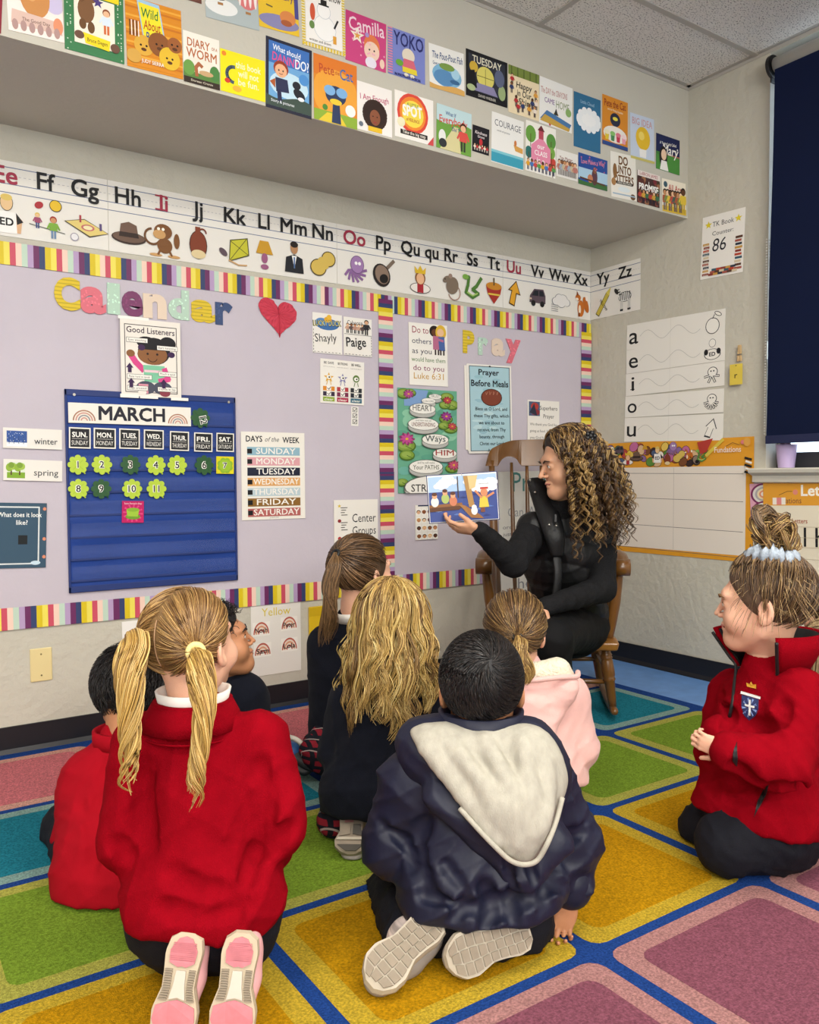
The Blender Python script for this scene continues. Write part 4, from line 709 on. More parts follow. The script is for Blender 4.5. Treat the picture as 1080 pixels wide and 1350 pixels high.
# pocket chart
O, U, W, pw, ph = plane_frame('B', (83.7, 513), (308.4, 525.7), (88.8, 781.7), .01)
mat('chart_navy', '183A86', .6, bump=.0012, scale=45, var=.06, vscale=6, spec=.3); mat('chart_hem', '182F6E', .6)
PC = Art(O, U, W, pw, ph, 'pocket_chart', None, None, sheet=False)
nx, nz = 24, 60; pts = []
for j in range(nz+1):
    for i in range(nx+1):
        u, v_ = i/nx, j/nz*PC.ar; pts.append(PC.P(u, v_)+PC.N*(.004+.0022*math.sin(u*9+v_*4)*math.sin(v_*14)+.0016*math.sin(v_*62)))
ii = np.arange((nx+1)*(nz+1)).reshape(nz+1, nx+1)
chart = mesh('pocket_chart', pts, np.stack([ii[:-1, :-1], ii[1:, :-1], ii[1:, 1:], ii[:-1, 1:]], -1).reshape(-1, 4), MATS['chart_navy'], None, O+U*pw/2-W*ph/2, True, label='navy blue fabric calendar pocket chart hanging on the lilac board', cat='pocket chart')
g = Geo(); a = PC.ar
for (x0, y0, x1, y1) in ((0, 0, 1, .035), (0, a-.035, 1, a), (0, 0, .012, a), (.988, 0, 1, a)): g.obox(PC.P(x0, y1)-PC.N*.001, U*(x1-x0)*pw, W*(y1-y0)*pw, PC.N*.009)
g.build('hem', MATS['chart_hem'], chart, bevel=.002)
for x in (.05, .955):
    g = Geo(); g.tube([PC.P(x, .03)+PC.N*.008, PC.P(x, .03)+PC.N*.0105], [.006, .005], 14); g.build('grommet', MATS['metal'], chart)
ROWY = [.165, .315, .405, .53, .66, .79, .915, 1.03]
for yb in (.175, .305, .445, .57, .70, .825, .95, 1.07):
    yt = yb-.075
    g = Geo(); n = 10; vv = []
    for i in range(n+1):
        u = .02+.96*i/n; b = .0016*math.sin(i*2.1+yb*9); vv += [PC.P(u, yb)+PC.N*.0075, PC.P(u, yt)+PC.N*(.0085+b+.001)]
    g.add(vv, [[2*i, 2*i+2, 2*i+3, 2*i+1] for i in range(n)]); g.build('clear_pocket', MATS['plastic_clear'], chart, smooth=True)
    g = Geo(); g.obox(PC.P(.012, yb+.012), U*.976*pw, W*.012*pw, PC.N*.0085); g.build('pocket_seam', MATS['chart_hem'], chart, bevel=.001)
def chart_card(TLx, TLy, TRx, TRy, BLx, BLy, name, label, cat, group=None, off=.0225, **kw): return sheet('B', (TLx, TLy), (TRx, TRy), (BLx, BLy), name, label, cat, group, off=off, **kw)
A = chart_card(88, 531, 249, 538.8, 89, 557.6, 'month_card', 'white MARCH card with two rainbows atop the calendar chart', 'card'); r = A.ar
RB = ['A8745A', 'E9DFD0', 'C98F86', 'E9DFD0', '8A8A94', 'E9DFD0', 'C98F86', 'E9DFD0']
rainbow(A, .12, r*.88, .088, RB); rainbow(A, .885, r*.88, .085, RB); A.text('MARCH', .505, r*.8, r*.62, '23222E', w=.54, bold=.03); A.done()
DAYS = [('SUN.', 'SUNDAY'), ('MON.', 'MONDAY'), ('TUES.', 'TUESDAY'), ('WED.', 'WEDNESDAY'), ('THUR.', 'THURSDAY'), ('FRI.', 'FRIDAY'), ('SAT.', 'SATURDAY')]
for i, (cx, cy, w_, h_) in enumerate(zip((103.4, 136.2, 168.7, 200.6, 234.3, 265.6, 294.4), (577.7, 578.3, 578.9, 579.8, 581.9, 583.4, 583.7), (28.5, 29, 27, 26, 25, 24, 23), (27.5, 27, 26.5, 25.5, 25.5, 25, 24.5))):
    A = chart_card(cx-w_/2, cy-h_/2-.6, cx+w_/2, cy-h_/2+.6, cx-w_/2, cy+h_/2-.6, 'weekday_card', 'black weekday card reading %s in the calendar chart' % DAYS[i][1].title(), 'card', 'black weekday cards in the chart'); r = A.ar
    A.rect(.06, .06, .94, r-.06, '1E1E22'); A.text(DAYS[i][0], .5, r*.46, r*.22, 'F0EDE6', w=.7, bold=.03); A.rect(.14, r*.53, .86, r*.55, 'C8C4BC'); A.text(DAYS[i][1], .5, r*.84, r*.2, 'E8E4DC', w=.76, bold=0); A.done()
mat('clover_light', 'B5CE38', .45); mat('clover_dark', '1E5226', .45)
def clover(px, py, num, light, label, rot=0, rad=12.6):
    c = hit(px, py, 1, -.0235); R = rad*((c-CAMP)@FW)/FL*1.04
    e = []
    for k in range(80):
        t = 2*math.pi*k/80; q = R*(.76+.24*abs(math.cos(4*t))**.6)
        e.append(c+V(q*math.cos(t), 0, q*math.sin(t)))
    e2 = [p for p in e]
    o = Geo().prism(e2[::-1], (0, -.0012, 0)).build('shamrock_card', MATS['clover_light' if light else 'clover_dark'], None, loc=c, label=label, cat='card', group='numbered shamrock cards in the chart')
    a = math.radians(-55); st = [c+V(.85*R*math.cos(a), 0, .85*R*math.sin(a)), c+V(1.15*R*math.cos(a), 0, 1.12*R*math.sin(a))]
    Geo().tube([p+V(0, -.0008, 0) for p in st], [.0022, .003], 6).build('stem', MATS['clover_light' if light else 'clover_dark'], o)
    A = Art(c+V(-R, -.0014, R), V(1, 0, 0), ZZ, 2*R, 2*R, '', '', '', sheet=False, parent=o)
    for k in range(4): t = math.radians(45+90*k); A.line([(.5+.12*math.cos(t), .5-.12*math.sin(t)), (.5+.36*math.cos(t), .5-.36*math.sin(t))], .012, '8FAE2C' if light else '153E1C')
    A.text(num, .5, .5+.15, .3, 'F4F2EA', bold=.085, rot=rot); A.text(num, .5, .5+.15, .3, '1A1A1A', bold=.015, rot=rot); A.done(); return o
S3 = lambda x: x/3.293+60; S4 = lambda y: y/3.293+390
for x, y, n, li in ((141, 733, '1', 1), (245, 733, '2', 1), (369, 733, '3', 0), (479, 735, '4', 1), (572, 735, '5', 1), (689, 735, '6', 0), (143, 838, '8', 1), (242, 838, '9', 0), (376, 838, '10', 1), (482, 838, '11', 1)):
    clover(S3(x), S4(y), n, li, '%s shamrock card %s' % ('bright green' if li else 'dark green', dict(zip(('1', '2', '3', '4', '5', '6', '8', '9', '10', '11'), ('reading one, below the Sunday card', 'reading two, below the Monday card', 'reading three, below the Tuesday card', 'reading four, below the Wednesday card', 'reading five, below the Thursday card', 'reading six, below the Friday card', 'reading eight, under the shamrock reading one', 'reading nine, under the shamrock reading two', 'reading ten, above the magenta hat card', 'reading eleven, under the shamrock reading four')))[n]))
clover(S3(672), S4(530), '12', 0, 'dark green shamrock card beside the MARCH card', rot=78)
A = chart_card(S3(733), S4(697), S3(809), S4(699), S3(733), S4(772), 'yellow_card', 'yellow square card with shamrock 7 below the Saturday card', 'card', col='DDD21E'); r = A.ar
for k in range(8): t = math.radians(45*k+22); A.ell(.5+.3*math.cos(t), .52-.3*math.sin(t), .16, col='8FB52C')
A.ell(.5, .52, .34, col='9CBF30'); A.text('7', .5, .66, .28, 'F4F2EA', bold=.08); A.text('7', .5, .66, .28, '1A1A1A', bold=.015); A.done()
A = chart_card(S3(326), S4(890), S3(420), S4(893), S3(327), S4(984), 'holiday_card', 'magenta card with a green hat in the chart below number 10', 'card', col='C01E62'); r = A.ar
for k in range(12): t = math.radians(30*k); A.poly([(.5, .55), (.5+.46*math.cos(t), .55+.42*math.sin(t)), (.5+.46*math.cos(t+.2), .55+.42*math.sin(t+.2))], 'D8447E')
A.ell(.5, .72, .34, .13, '6E9A2C'); A.poly([(.24, .7), (.2, .4), (.5, .34), (.78, .44), (.72, .72)], '9CC23A'); A.ell(.5, .4, .29, .09, '86AE30'); A.text("Saint Patrick's Day", .5, .15, .07, 'F4E8EC', w=.8, bold=0); A.done()
# season cards and question card
A = sheet('B', (3.3, 563.5), (80.9, 568.4), (4, 590.5), 'season_card', 'laminated winter card with a snowy night picture', 'card', off=.010, col='E9E4DC'); r = A.ar
A.rect(.06, .05, .4, r-.04, '34569A'); A.rect(.06, r-.1, .4, r-.03, 'E8ECF2')
for k in range(30): A.ell(NR.uniform(.07, .39), NR.uniform(.06, r-.08), .006, col='E4ECF6', n=6)
for k in range(4): A.line([(.1+.08*k, r-.08), (.1+.08*k, .14)], .008, '26406E')
A.text('winter', .72, r*.76, .1, '2A2A30', w=.4, bold=0); A.done()
A = sheet('B', (4, 605), (81.5, 608.5), (4, 633), 'season_card', 'laminated spring card with green trees picture', 'card', off=.010, col='E9E4DC'); r = A.ar
A.rect(.06, .05, .36, r-.04, 'DCE4D0'); A.rect(.06, r-.14, .36, r-.04, '7FA62C')
for x in (.13, .27): A.line([(x, r-.1), (x, .18)], .025, '5A4028'); A.ell(x-.03, .14, .06, .07, '8FB03A'); A.ell(x+.03, .12, .06, .06, 'A0BC4A'); A.ell(x, .1, .05, .05, '7C9C34')
A.text('spring', .72, r*.74, .1, '2A2A30', w=.42, bold=0); A.done()
A = sheet('B', (-34, 662), (61, 664.5), (-34, 750), 'question_poster', 'slate blue poster asking What does it look like at the left edge', 'poster', off=.011, col='3A5468'); r = A.ar
A.line([(.06, .06), (.89, .06), (.89, r-.06), (.06, r-.06)], .02, 'D8DCDC', closed=True); A.text('What does it look', .62, .2, .06, 'EEF0EE', w=.62); A.text('like?', .65, .31, .06, 'EEF0EE', w=.16); A.rect(.6, .46, .73, .59, '14181C')
for y in (.08, .5, .75): A.ell(.97, y*r/.9, .025, col='D88A6A')
A.ell(.85, r-.07, .07, .03, 'C8DCE8'); A.done()
# job cards
A = sheet('B', (410.5, 411.7), (449.4, 416.9), (411, 464.8), 'job_card', 'white job card with a yellow duck picture over handwriting', 'card', 'job name cards', off=.010, col='EDE8E0'); r = A.ar
A.ell(.5, .36, .4, .2, '3F6EA8'); A.ell(.3, .3, .2, .14, '5C8CC0'); A.ell(.52, .2, .13, .1, 'E0A82E'); A.ell(.56, .11, .08, .08, 'E8B63A'); A.text('LUCKY DUCK', .5, .42, .17, '2E2A18', w=.96, bold=.05, rot=-4); A.text('LUCKY DUCK', .5, .41, .16, 'E0D88A', w=.92, bold=.0, rot=-4)
A.text('Shayly', .45, .95, .25, '1C1A1C', w=.74, bold=.0, rot=-5)
for k in range(8): A.rect(.04+.12*k, r-.05, .1+.12*k, r-.035, '3A3A3A'); A.rect(.02, .55+.11*k, .035, .61+.11*k, '3A3A3A')
A.done()
A = sheet('B', (451.5, 417.6), (488.6, 422), (451, 468), 'job_card', 'white job card with a row of little dark figures over handwriting', 'card', 'job name cards', off=.010, col='EDE8E0'); r = A.ar
A.text('Caboose', .4, .26, .15, '2A2A2E', w=.54, bold=0, rot=-3)
for k in range(5): kidfig(A, .14+.13*k, .56, .34, ['C8A088', '5A4A4A', 'B88A78'][k % 3], SK[k % 4], '2A1C14', '1C1A1E')
kidfig(A, .8, .58, .52, '2A2A2E', 'D8A884', '1A1412', '1C1A1E'); A.text('Paige', .44, 1.02, .3, '1C1A1C', w=.7, bold=.01, rot=-4)
A.line([(.02, .6), (.98, .6)], .012, '3A3A3A')
for k in range(8): A.rect(.04+.12*k, r-.05, .1+.12*k, r-.035, '3A3A3A'); A.rect(.965, .64+.1*k, .98, .69+.1*k, '3A3A3A')
A.done()
# three-column chart with a hanging slip
A = sheet('B', (421, 472.5), (478.8, 479.3), (421.6, 531), 'behaviour_chart', 'white chart of three little star figures below the job cards', 'poster', off=.010, col='EEE9E0'); r = A.ar
for k, (t, c, c2, c3, c4) in enumerate((('BE SAFE', 'DDA82E', 'D88A2E', '3A2E42', '8FA83A'), ('BE STRONG', '8A86B0', 'B03A42', '7A2A4A', 'B02E4E'), ('BE WELL', '5E7A3A', '2E3034', '2A2E38', '3A6A80'))):
    x = .19+.31*k; A.text(t, x, .11, .05, '3A3430', w=.22, bold=.01); A.text('small words about it', x, .18, .02, '9A948C', w=.26, bold=0)
    A.star(x, .42, .12, c) if k < 2 else A.ell(x, .4, .075, .085, c)
    A.ell(x, .41, .05, .045, 'F2EEE4'); A.ell(x+.01, .41, .02, col='1A1A1A', n=8); A.line([(x-.03, .5), (x-.05, .58)], .015, c); A.line([(x+.03, .5), (x+.05, .58)], .015, c)
    for i, cc in enumerate((c2, c3, c4)):
        A.rect(x-.13, .62+.12*i, x+.13, .72+.12*i, cc)
        if i < 2: A.rect(x-.05, .61+.12*i, x+.05, .71+.12*i, 'F4F0E8'); A.line([(x-.03, .66+.12*i), (x, .69+.12*i), (x+.04, .63+.12*i)], .014, '2A2A2A')
        else: A.text('clear', x, .70+.12*i, .05, 'EFEDE0', w=.2)
A.done()
A = sheet('B', (462, 536), (471.5, 537), (462.5, 561.5), 'tick_slip', 'narrow white slip with three tick boxes below the star chart', 'card', off=.0085, col='EFEAE2'); r = A.ar
for k in range(3): y = .45+.82*k; A.line([(.22, y-.28), (.78, y-.28), (.78, y+.28), (.22, y+.28)], .07, '2A2A2A', closed=True); A.line([(.32, y), (.46, y+.15), (.7, y-.2)], .08, '2A2A2A')
A.done()
# days of the week
A = sheet('B', (316.3, 568.9), (400, 571.2), (317.2, 686), 'poster', 'Days of the Week poster with seven coloured bands', 'poster', off=.010, col='EDE8DE'); r = A.ar
A.text('DAYS', .2, .155, .085, '26242A', w=.25, bold=.02); A.text('of the', .47, .15, .07, '4A464A', w=.22, bold=0, shear=.3); A.text('WEEK', .78, .165, .085, '26242A', w=.27, bold=.02)
for k, (t, c) in enumerate((('SUNDAY', '8FB4C4'), ('MONDAY', 'DDA2A8'), ('TUESDAY', '1E2236'), ('WEDNESDAY', 'DDA564'), ('THURSDAY', 'BCCCD2'), ('FRIDAY', '8A6228'), ('SATURDAY', 'B4625E'))):
    y = .24+.163*k; A.rect(.09, y, .92, y+.13, c); A.text(t, .54, y+.108, .088, 'F2EEE6', w=.62 if len(t) < 8 else .72, bold=.012)
    if k != 2: A.rect(.09, y+.03, .165, y+.105, '17161A')
A.text('printed at school', .5, r-.025, .018, '8A8680', w=.14, bold=0); A.done()
# centre groups
A = sheet('B', (438.7, 659.3), (496.5, 658), (439.7, 728), 'poster', 'white Center Groups poster above the ponytailed girl', 'poster', off=.0105, col='ECE7DE'); r = A.ar
for i, t in enumerate(('Center', 'Groups')): A.text(t, .68, .52+.29*i, .18, '26242A', w=.54, bold=.004)
for i, (y, c) in enumerate(((.14, 'DDBE3A'), (.48, '8A2A2E'), (.88, 'B03038'))):
    A.star(.12, y, .045, c) if i == 0 else A.ell(.12, y, .04, col=c)
    for q in range(4): A.rect(.15+.01*(q % 2), y+.03+.055*q, .3-.03*(q % 3), y+.05+.055*q, '6A665E', 'lettering')
A.done()
# Do to others
A = sheet('B', (537, 424.8), (587.8, 429.5), (538, 507.5), 'poster', 'Do to others poster with two hugging children', 'poster', off=.010, col='F0EBE2'); r = A.ar
for t, y, c, w_, x, hh_ in (('Do to', .26, '9A2E4A', .42, .3, .16), ('others', .53, '2E3054', .5, .33, .13), ('as you', .79, '2A2640', .5, .33, .13), ('would have them', 1.0, '4E7A3A', .88, .5, .11), ('do to you', 1.23, '8A2E5A', .8, .5, .13), ('Luke 6:31', 1.45, 'C89A3A', .78, .5, .15)): A.text(t, x, y, hh_, c, w=w_, bold=.004)
A.ell(.66, .18, .13, .15, '241614'); A.ell(.67, .21, .085, .09, '6A4028'); A.ell(.83, .2, .14, .2, 'DDB43A'); A.ell(.82, .2, .09, .1, 'E8BC94'); A.poly([(.62, .3), (.8, .3), (.82, .66), (.62, .66)], 'B86A8A'); A.poly([(.76, .32), (.92, .3), (.94, .68), (.78, .68)], '4A64A0'); A.line([(.66, .36), (.88, .42)], .06, 'B86A8A')
for x in (.68, .76, .82, .9): A.rect(x-.02, .66, x+.02, .8, '33241E')
A.done()
# stepping stone poster
A = sheet('B', (522.5, 511), (600.7, 514.5), (523.4, 650.4), 'poster', 'green pond poster with lettered stepping stones', 'poster', off=.0105, col='69A98C'); r = A.ar
for k in range(46): A.ell(NR.uniform(.06, .94), NR.uniform(.08, r-.08), NR.uniform(.05, .14), NR.uniform(.05, .1), ['5C9E86', '7CBB9A', '6FB0A0', '4F9070', '8CC4A4'][k % 5], n=12)
A.poly([(.1, .02), (.5, .02), (.42, .3), (.1, .3)], '7FA0CC')
for x, y, q in ((.1, .1, .13), (.2, .08, .1), (.82, .12, .12), (.9, .25, .13), (.78, .26, .1), (.8, .5, .12), (.88, .66, .13), (.76, .62, .1), (.12, .98, .17), (.14, 1.14, .13), (.9, 1.36, .12), (.06, 1.6, .1)): A.ell(x, y, q, q*.7, '4A6E28'); A.ell(x, y-.01, q*.86, q*.56, '7E9C3C'); A.ell(x-.01, y-.015, q*.6, q*.36, '93AC50'); A.line([(x, y), (x+q*.8, y+q*.4)], .012, '4A6E28')
for x, y, q, c in ((.17, .1, .09, 'B04A8A'), (.82, .17, .08, 'B8404A'), (.8, .45, .1, '9A3A8A'), (.9, .62, .08, 'C04A50'), (.13, .86, .13, 'C04A8E'), (.92, 1.3, .11, 'C05070')): flower(A, x, y, q, c)
for t, s_, x, y, q, c in (('TRUST', '', .6, .12, .11, '8A8A84'), ('in the LORD', '', .49, .2, .12, '8A8A84'), ('HEART', 'with all your', .39, .34, .22, '6E6C66'), ('UNDERSTANDING', 'and lean not on', .4, .6, .26, '7A4A44'), ('Ways', 'in all your', .6, .86, .23, '4E5A58'), ('HIM', 'acknowledge', .76, 1.1, .21, 'A03A34'), ('Your PATHS', 'and he will make', .44, 1.33, .29, '6A6A5A'), ('STRAIGHT', '', .55, 1.68, .48, '3E3C3A')):
    A.ell(x, y+.06, q, q*.45, '6A6A66'); A.ell(x, y+.055, q*.97, q*.42, 'B4B4AE'); A.ell(x, y, q, q*.42, '5A5A56'); A.ell(x, y, q*.96, q*.39, 'EDEAE2')
    A.text(t, x, y+q*.16, q*(.42 if len(t) < 6 else .24), c, w=q*1.5, bold=.01)
    if s_: A.text(s_, x, y-q*.18, q*.11, '5A5854', w=q*1.0, bold=0)
A.done()
# small faces card
A = sheet('B', (545.9, 666), (575.4, 664), (545.9, 711.8), 'faces_card', 'small white card with rows of child faces under the book', 'poster', off=.0105, col='EBE6DE'); r = A.ar
A.rect(.12, .0, .9, .06, '2A3050')
for j in range(4):
    for i in range(4): A.rect(.04+.24*i, .15+.36*j, .25+.24*i, .47+.36*j, 'F4F0E8'); face(A, .145+.24*i, .32+.36*j, .085, SK[(i+j*2) % 5], ['2A1A14', 'D8A84A', '1A1210', '8A4A28'][(i*3+j) % 4])
A.done()
# prayer before meals: three layered sheets
for k in range(2): sheet('B', (613-2.5*k, 480.5+1.2*k), (670-2.5*k, 482.5+1.2*k), (613-2.5*k, 595-2*k), 'paper_sheet', ['white sheet directly under the prayer before meals poster', 'white sheet lowest under the prayer before meals poster'][k], 'paper', 'sheets under the meal prayer', off=.0125-.002*k)
A = sheet('B', (613.4, 479.6), (671.5, 482), (614.5, 598), 'poster', 'Prayer Before Meals poster with a brown bread loaf', 'poster', off=.0145, col='E9E5DE'); r = A.ar
A.rect(.04, .04, .96, r-.05, '3A4A54'); A.rect(.055, .055, .945, r-.065, 'A9CBD4')
for k in range(24): A.ell(NR.uniform(.2, .8), NR.uniform(.12, r-.2), NR.uniform(.08, .13), NR.uniform(.02, .05), ['98BECB', 'BCD8DC', '9CC4CC'][k % 3], n=12)
A.text('Prayer', .48, .24, .12, '20242A', w=.46, bold=.02); A.text('Before Meals', .5, .5, .13, '20242A', w=.84, bold=.02)
A.ell(.53, .75, .24, .2, '2A1410'); A.ell(.53, .75, .225, .185, '7E3E2C')
for k in range(4): A.line([(.40+.085*k, .60+.02*abs(k-1.5)), (.41+.08*k, .69), (.45+.075*k, .62)], .009, 'B88068')
for i, (t, w_) in enumerate((('Bless us O Lord, and', .72), ('these Thy gifts, which', .8), ('we are about to', .58), ('receive, from Thy', .64), ('bounty, through', .56), ('Christ our Lord.', .56), ('Amen.', .2))): A.text(t, .52, 1.05+.16*i, .07, '22262C', w=w_, bold=.006)
A.ell(.5, .04, .02, col='2A2A2A'); A.done()
# superhero prayer
A = sheet('B', (694, 527), (735.8, 529.4), (694.5, 606), 'poster', 'white Superhero Prayer sheet above the chair back', 'poster', off=.010, col='EBE6DE'); r = A.ar
A.rect(.04, .05, .38, .5, '4A5A78'); A.ell(.22, .2, .12, .12, 'B03A34'); A.ell(.24, .38, .14, .1, '8A3038'); A.poly([(.06, .4), (.2, .1), (.3, .5)], '2A2E40')
A.text('Superhero', .66, .3, .12, '3A3638', w=.56, bold=0); A.text('Prayer', .66, .56, .12, '3A3638', w=.34, bold=0)
for i, t in enumerate(('We thank you God for', 'giving us food. We thank', 'you God for giving us', 'friends. For these friends', 'and the food we say', 'Amen.')): A.text(t, .5, .8+.21*i, .075, '6A6664', w=.86 if i < 5 else .3, bold=0)
A.done()
# large handwritten chart behind the chair
A = sheet('B', (655.5, 622), (722, 620), (657, 790), 'chart_paper', 'large white handwritten chart paper behind the chair spindles', 'chart', off=.010, col='E6E4DC'); r = A.ar
A.text('Pray', .6, .4, .36, '4E8A84', w=.66, bold=-.02); A.text('Can We', .5, .9, .17, 'A4A6A8', w=.66, bold=-.02)
for i, t in enumerate(('order that', 'just say and', 'important we', 'let us ask', 'for the one', 'who needs')): A.text(t, .34, 1.14+.14*i, .07, '7A7C80', w=.54, bold=0)
A.text('So', .3, 2.1, .24, '8A8C92', bold=-.02); A.text('help', .6, 2.36, .2, '8A8C92', bold=-.02); A.done()
# sheets below the board
A = sheet('B', (160.3, 820), (226, 811), (161.5, 925), 'name_poster', 'white name poster below the board behind the pigtails', 'poster', off=.003, col='EDEAE4'); r = A.ar
A.text('Blue', .58, .2, .13, '34509A', w=.5, bold=.02)
for (x, y) in ((.25, .6), (.75, .56), (.25, 1.1), (.75, 1.06)): rainbow(A, x, y, .16, ['34509A', 'E9E4DA', '7FA0CC', 'E9E4DA', '34509A', 'F0ECE4'], 1.55)
A.done()
A = sheet('B', (330.2, 797.8), (395.7, 791), (332.5, 892.7), 'name_poster', 'white Yellow group poster with four rainbow name tags', 'poster', off=.003, col='E6E2DA'); r = A.ar
A.text('Yellow', .5, .25, .15, 'D8C23A', w=.58, bold=.0)
for (x, y, t) in ((.2, .6, 'Noah'), (.76, .55, 'Peter'), (.22, 1.02, 'Sam'), (.76, .98, 'Lola')):
    A.rect(x-.17, y-.24, x+.17, y+.04, 'F0ECE4'); rainbow(A, x, y, .155, ['B85A4A', 'E9D8C8', 'D89A7A', 'E9D8C8', 'B85A4A', 'F0ECE4'], 1.55); A.text(t, x, y-.03, .09, '1A1618', w=.24, bold=.02)
A.done()
mat('envelope_yellow', 'E0BC1E', .35, coat=.3)
O, U, W, w_, h_ = plane_frame('B', (405.7, 800), (432, 797), (405.5, 838.7), .002)
env = Geo().obox(O-W*h_, U*w_, W*h_, V(0, -.014, 0)).build('yellow_envelope', MATS['envelope_yellow'], None, loc=O, bevel=.005, label='yellow padded envelope on the wall beside the Yellow poster', cat='envelope')
Geo().obox(O-W*h_*.32+V(0, -.0142, 0), U*w_, W*h_*.3, V(0, -.0015, 0)).build('flap', mat('envelope_flap', 'D2AE1A', .35), env)
# blank wall plate
O, U, W, w_, h_ = plane_frame('B', (38.9, 855.9), (68, 852.5), (39.8, 899.7), .0)
pl = Geo().obox(O-W*h_, U*w_, W*h_, V(0, -.006, 0)).build('wall_plate', MATS['ivory'], None, loc=O+U*w_/2-W*h_/2, bevel=.003, label='ivory blank electrical wall plate above the left baseboard', cat='wall plate')
for t in (.18, .82): q = O+U*w_/2-W*h_*t; Geo().tube([q+V(0, -.005, 0), q+V(0, -.0075, 0)], [.0035, .003], 10).build('screw', mat('screw_metal', '9A8A62', .35, metal=.8) if 'screw_metal' not in MATS else MATS['screw_metal'], pl)
# ---------------------------------------------------------------- right wall
A = sheet('R', (927.3, 287.6), (983.7, 274.2), (925.3, 369), 'poster', 'TK Book Counter poster with handwritten 86 and stacked books', 'poster', off=.003, col='EEEAE2'); r = A.ar
A.star(.15, .2, .09, 'E0CC2A'); A.star(.85, .2, .09, 'E0CC2A'); A.text('TK Book', .5, .26, .1, '3A3A40', w=.5, bold=0); A.text('Counter:', .5, .46, .085, '3A3A40', w=.5, bold=0); A.text('86', .42, .82, .26, '2A2A30', w=.32, bold=-.01, shear=.1)
BC = ['8A3A30', 'C89A4A', '2E3A4A', 'A8584A', '5A3A2A', 'D8C8A8', '3A5A6A', 'B8442E']
for k in range(10):
    y = r-.07-.075*k; A.rect(.04+.01*(k % 3), y-.05, .2-.01*(k % 2), y, BC[k % 8]); A.rect(.06+.01*(k % 3), y-.02, .18, y-.012, 'E8DCC8')
    if k < 10: A.rect(.8+.01*(k % 2), y-.05-.02, .97-.012*(k % 3), y-.02, BC[(k+3) % 8])
for k in range(16): x = .2+.037*k; y = r-.05-.05*(k % 3); A.rect(x, y-.05, x+.12, y, BC[(k*3) % 8])
A.done()
lv = [429, 462.2, 493.5, 523, 551.2]; rv = [406.7, 440.8, 475.5, 511.1, 546]; bl = [461.8, 493.1, 522.6, 550.8, 582.5]; br = [440.4, 475.1, 510.7, 545.6, 581.6]
def a_apple(A, x, y, s): A.ell(x, y+.1*s, .8*s, .9*s, '2A2A2C'); A.ell(x, y+.1*s, .72*s, .82*s, 'EFEBE2'); A.line([(x, y-.7*s), (x+.2*s, y-1.1*s)], .08*s, '2A2A2C'); A.ell(x+.6*s, y-1.15*s, .45*s, .22*s, '2A2A2C', rot=30); A.ell(x+.6*s, y-1.15*s, .37*s, .15*s, 'EFEBE2', rot=30)
def a_out(fn):
    def f(A, x, y, s): fn(A, x, y, s)
    return f
def a_ed(A, x, y, s):
    for c, k in (('3A3A3C', 1), ('EFEBE2', .9)): A.ell(x, y-.75*s, .42*s*k, .5*s*k, c); A.ell(x, y+.55*s, 1.0*s*k, .65*s*k, c)
    A.ell(x-.75*s, y+.25*s, .25*s, .35*s, '1A1A1C'); A.ell(x+.75*s, y+.25*s, .25*s, .35*s, '1A1A1C'); A.text('ED', x, y+.75*s, .4*s, '1A1A1C', bold=.03)
def a_blob(n):
    def f(A, x, y, s):
        for c, k in (('3A3A3C', 0), ('EFEBE2', .09)):
            A.ell(x+.1*s, y-.4*s, (.65-k)*s, (.62-k)*s, c)
            for q in range(n): t = math.radians(190+q*160/(n-1)); A.line([(x, y), (x+.9*s*math.cos(t), y-.95*s*math.sin(t))], (.3-2*k)*s, c)
        A.ell(x-.1*s, y-.5*s, .1*s, col='3A3A3C', n=8); A.ell(x+.25*s, y-.5*s, .1*s, col='3A3A3C', n=8)
    return f
def a_arrow(A, x, y, s):
    for c, k in (('3A3A3C', 1), ('EFEBE2', .84)): A.poly([(x+p*s*k, y+q*s*k) for p, q in ((-.75, 1.0), (-.3, -.1), (-.6, -.2), (.35, -1.1), (.75, .15), (.35, .1), (-.05, 1.2))], c)
for k, (ch, fn) in enumerate((('a', a_apple), ('e', a_ed), ('i', a_blob(4)), ('o', a_blob(7)), ('u', a_arrow))):
    A = sheet('R', (827.4-.7*k, lv[k]), (957.3-.6*k, rv[k]), (826.7-.7*k, bl[k]), 'vowel_strip', 'white vowel strip with the letter %s on the right wall' % ch, 'card', 'vowel strips on the right wall', off=.003+.0003*k, col='E9E5DC'); r = A.ar
    A.text(ch, .08, r*.78, r*.6, '18181A', w=.1 if ch != 'i' else .03, bold=.006)
    if ch in 'aiu': A.rect(.03+.02*(ch == 'i'), r*.71, .12-.02*(ch == 'i'), r*.745, '18181A', 'lettering')
    t = np.linspace(0, 1, 50); A.line(np.stack([.15+.62*t, r*(.52-.2*np.sin(t*12.2))], 1), .0035, 'B4B2AC', 'guide_line'); fn(A, .885, r*.52, r*.33); A.line([(.475, 0), (.475, r)], .002, 'CFCBC2', 'guide_line'); A.done()
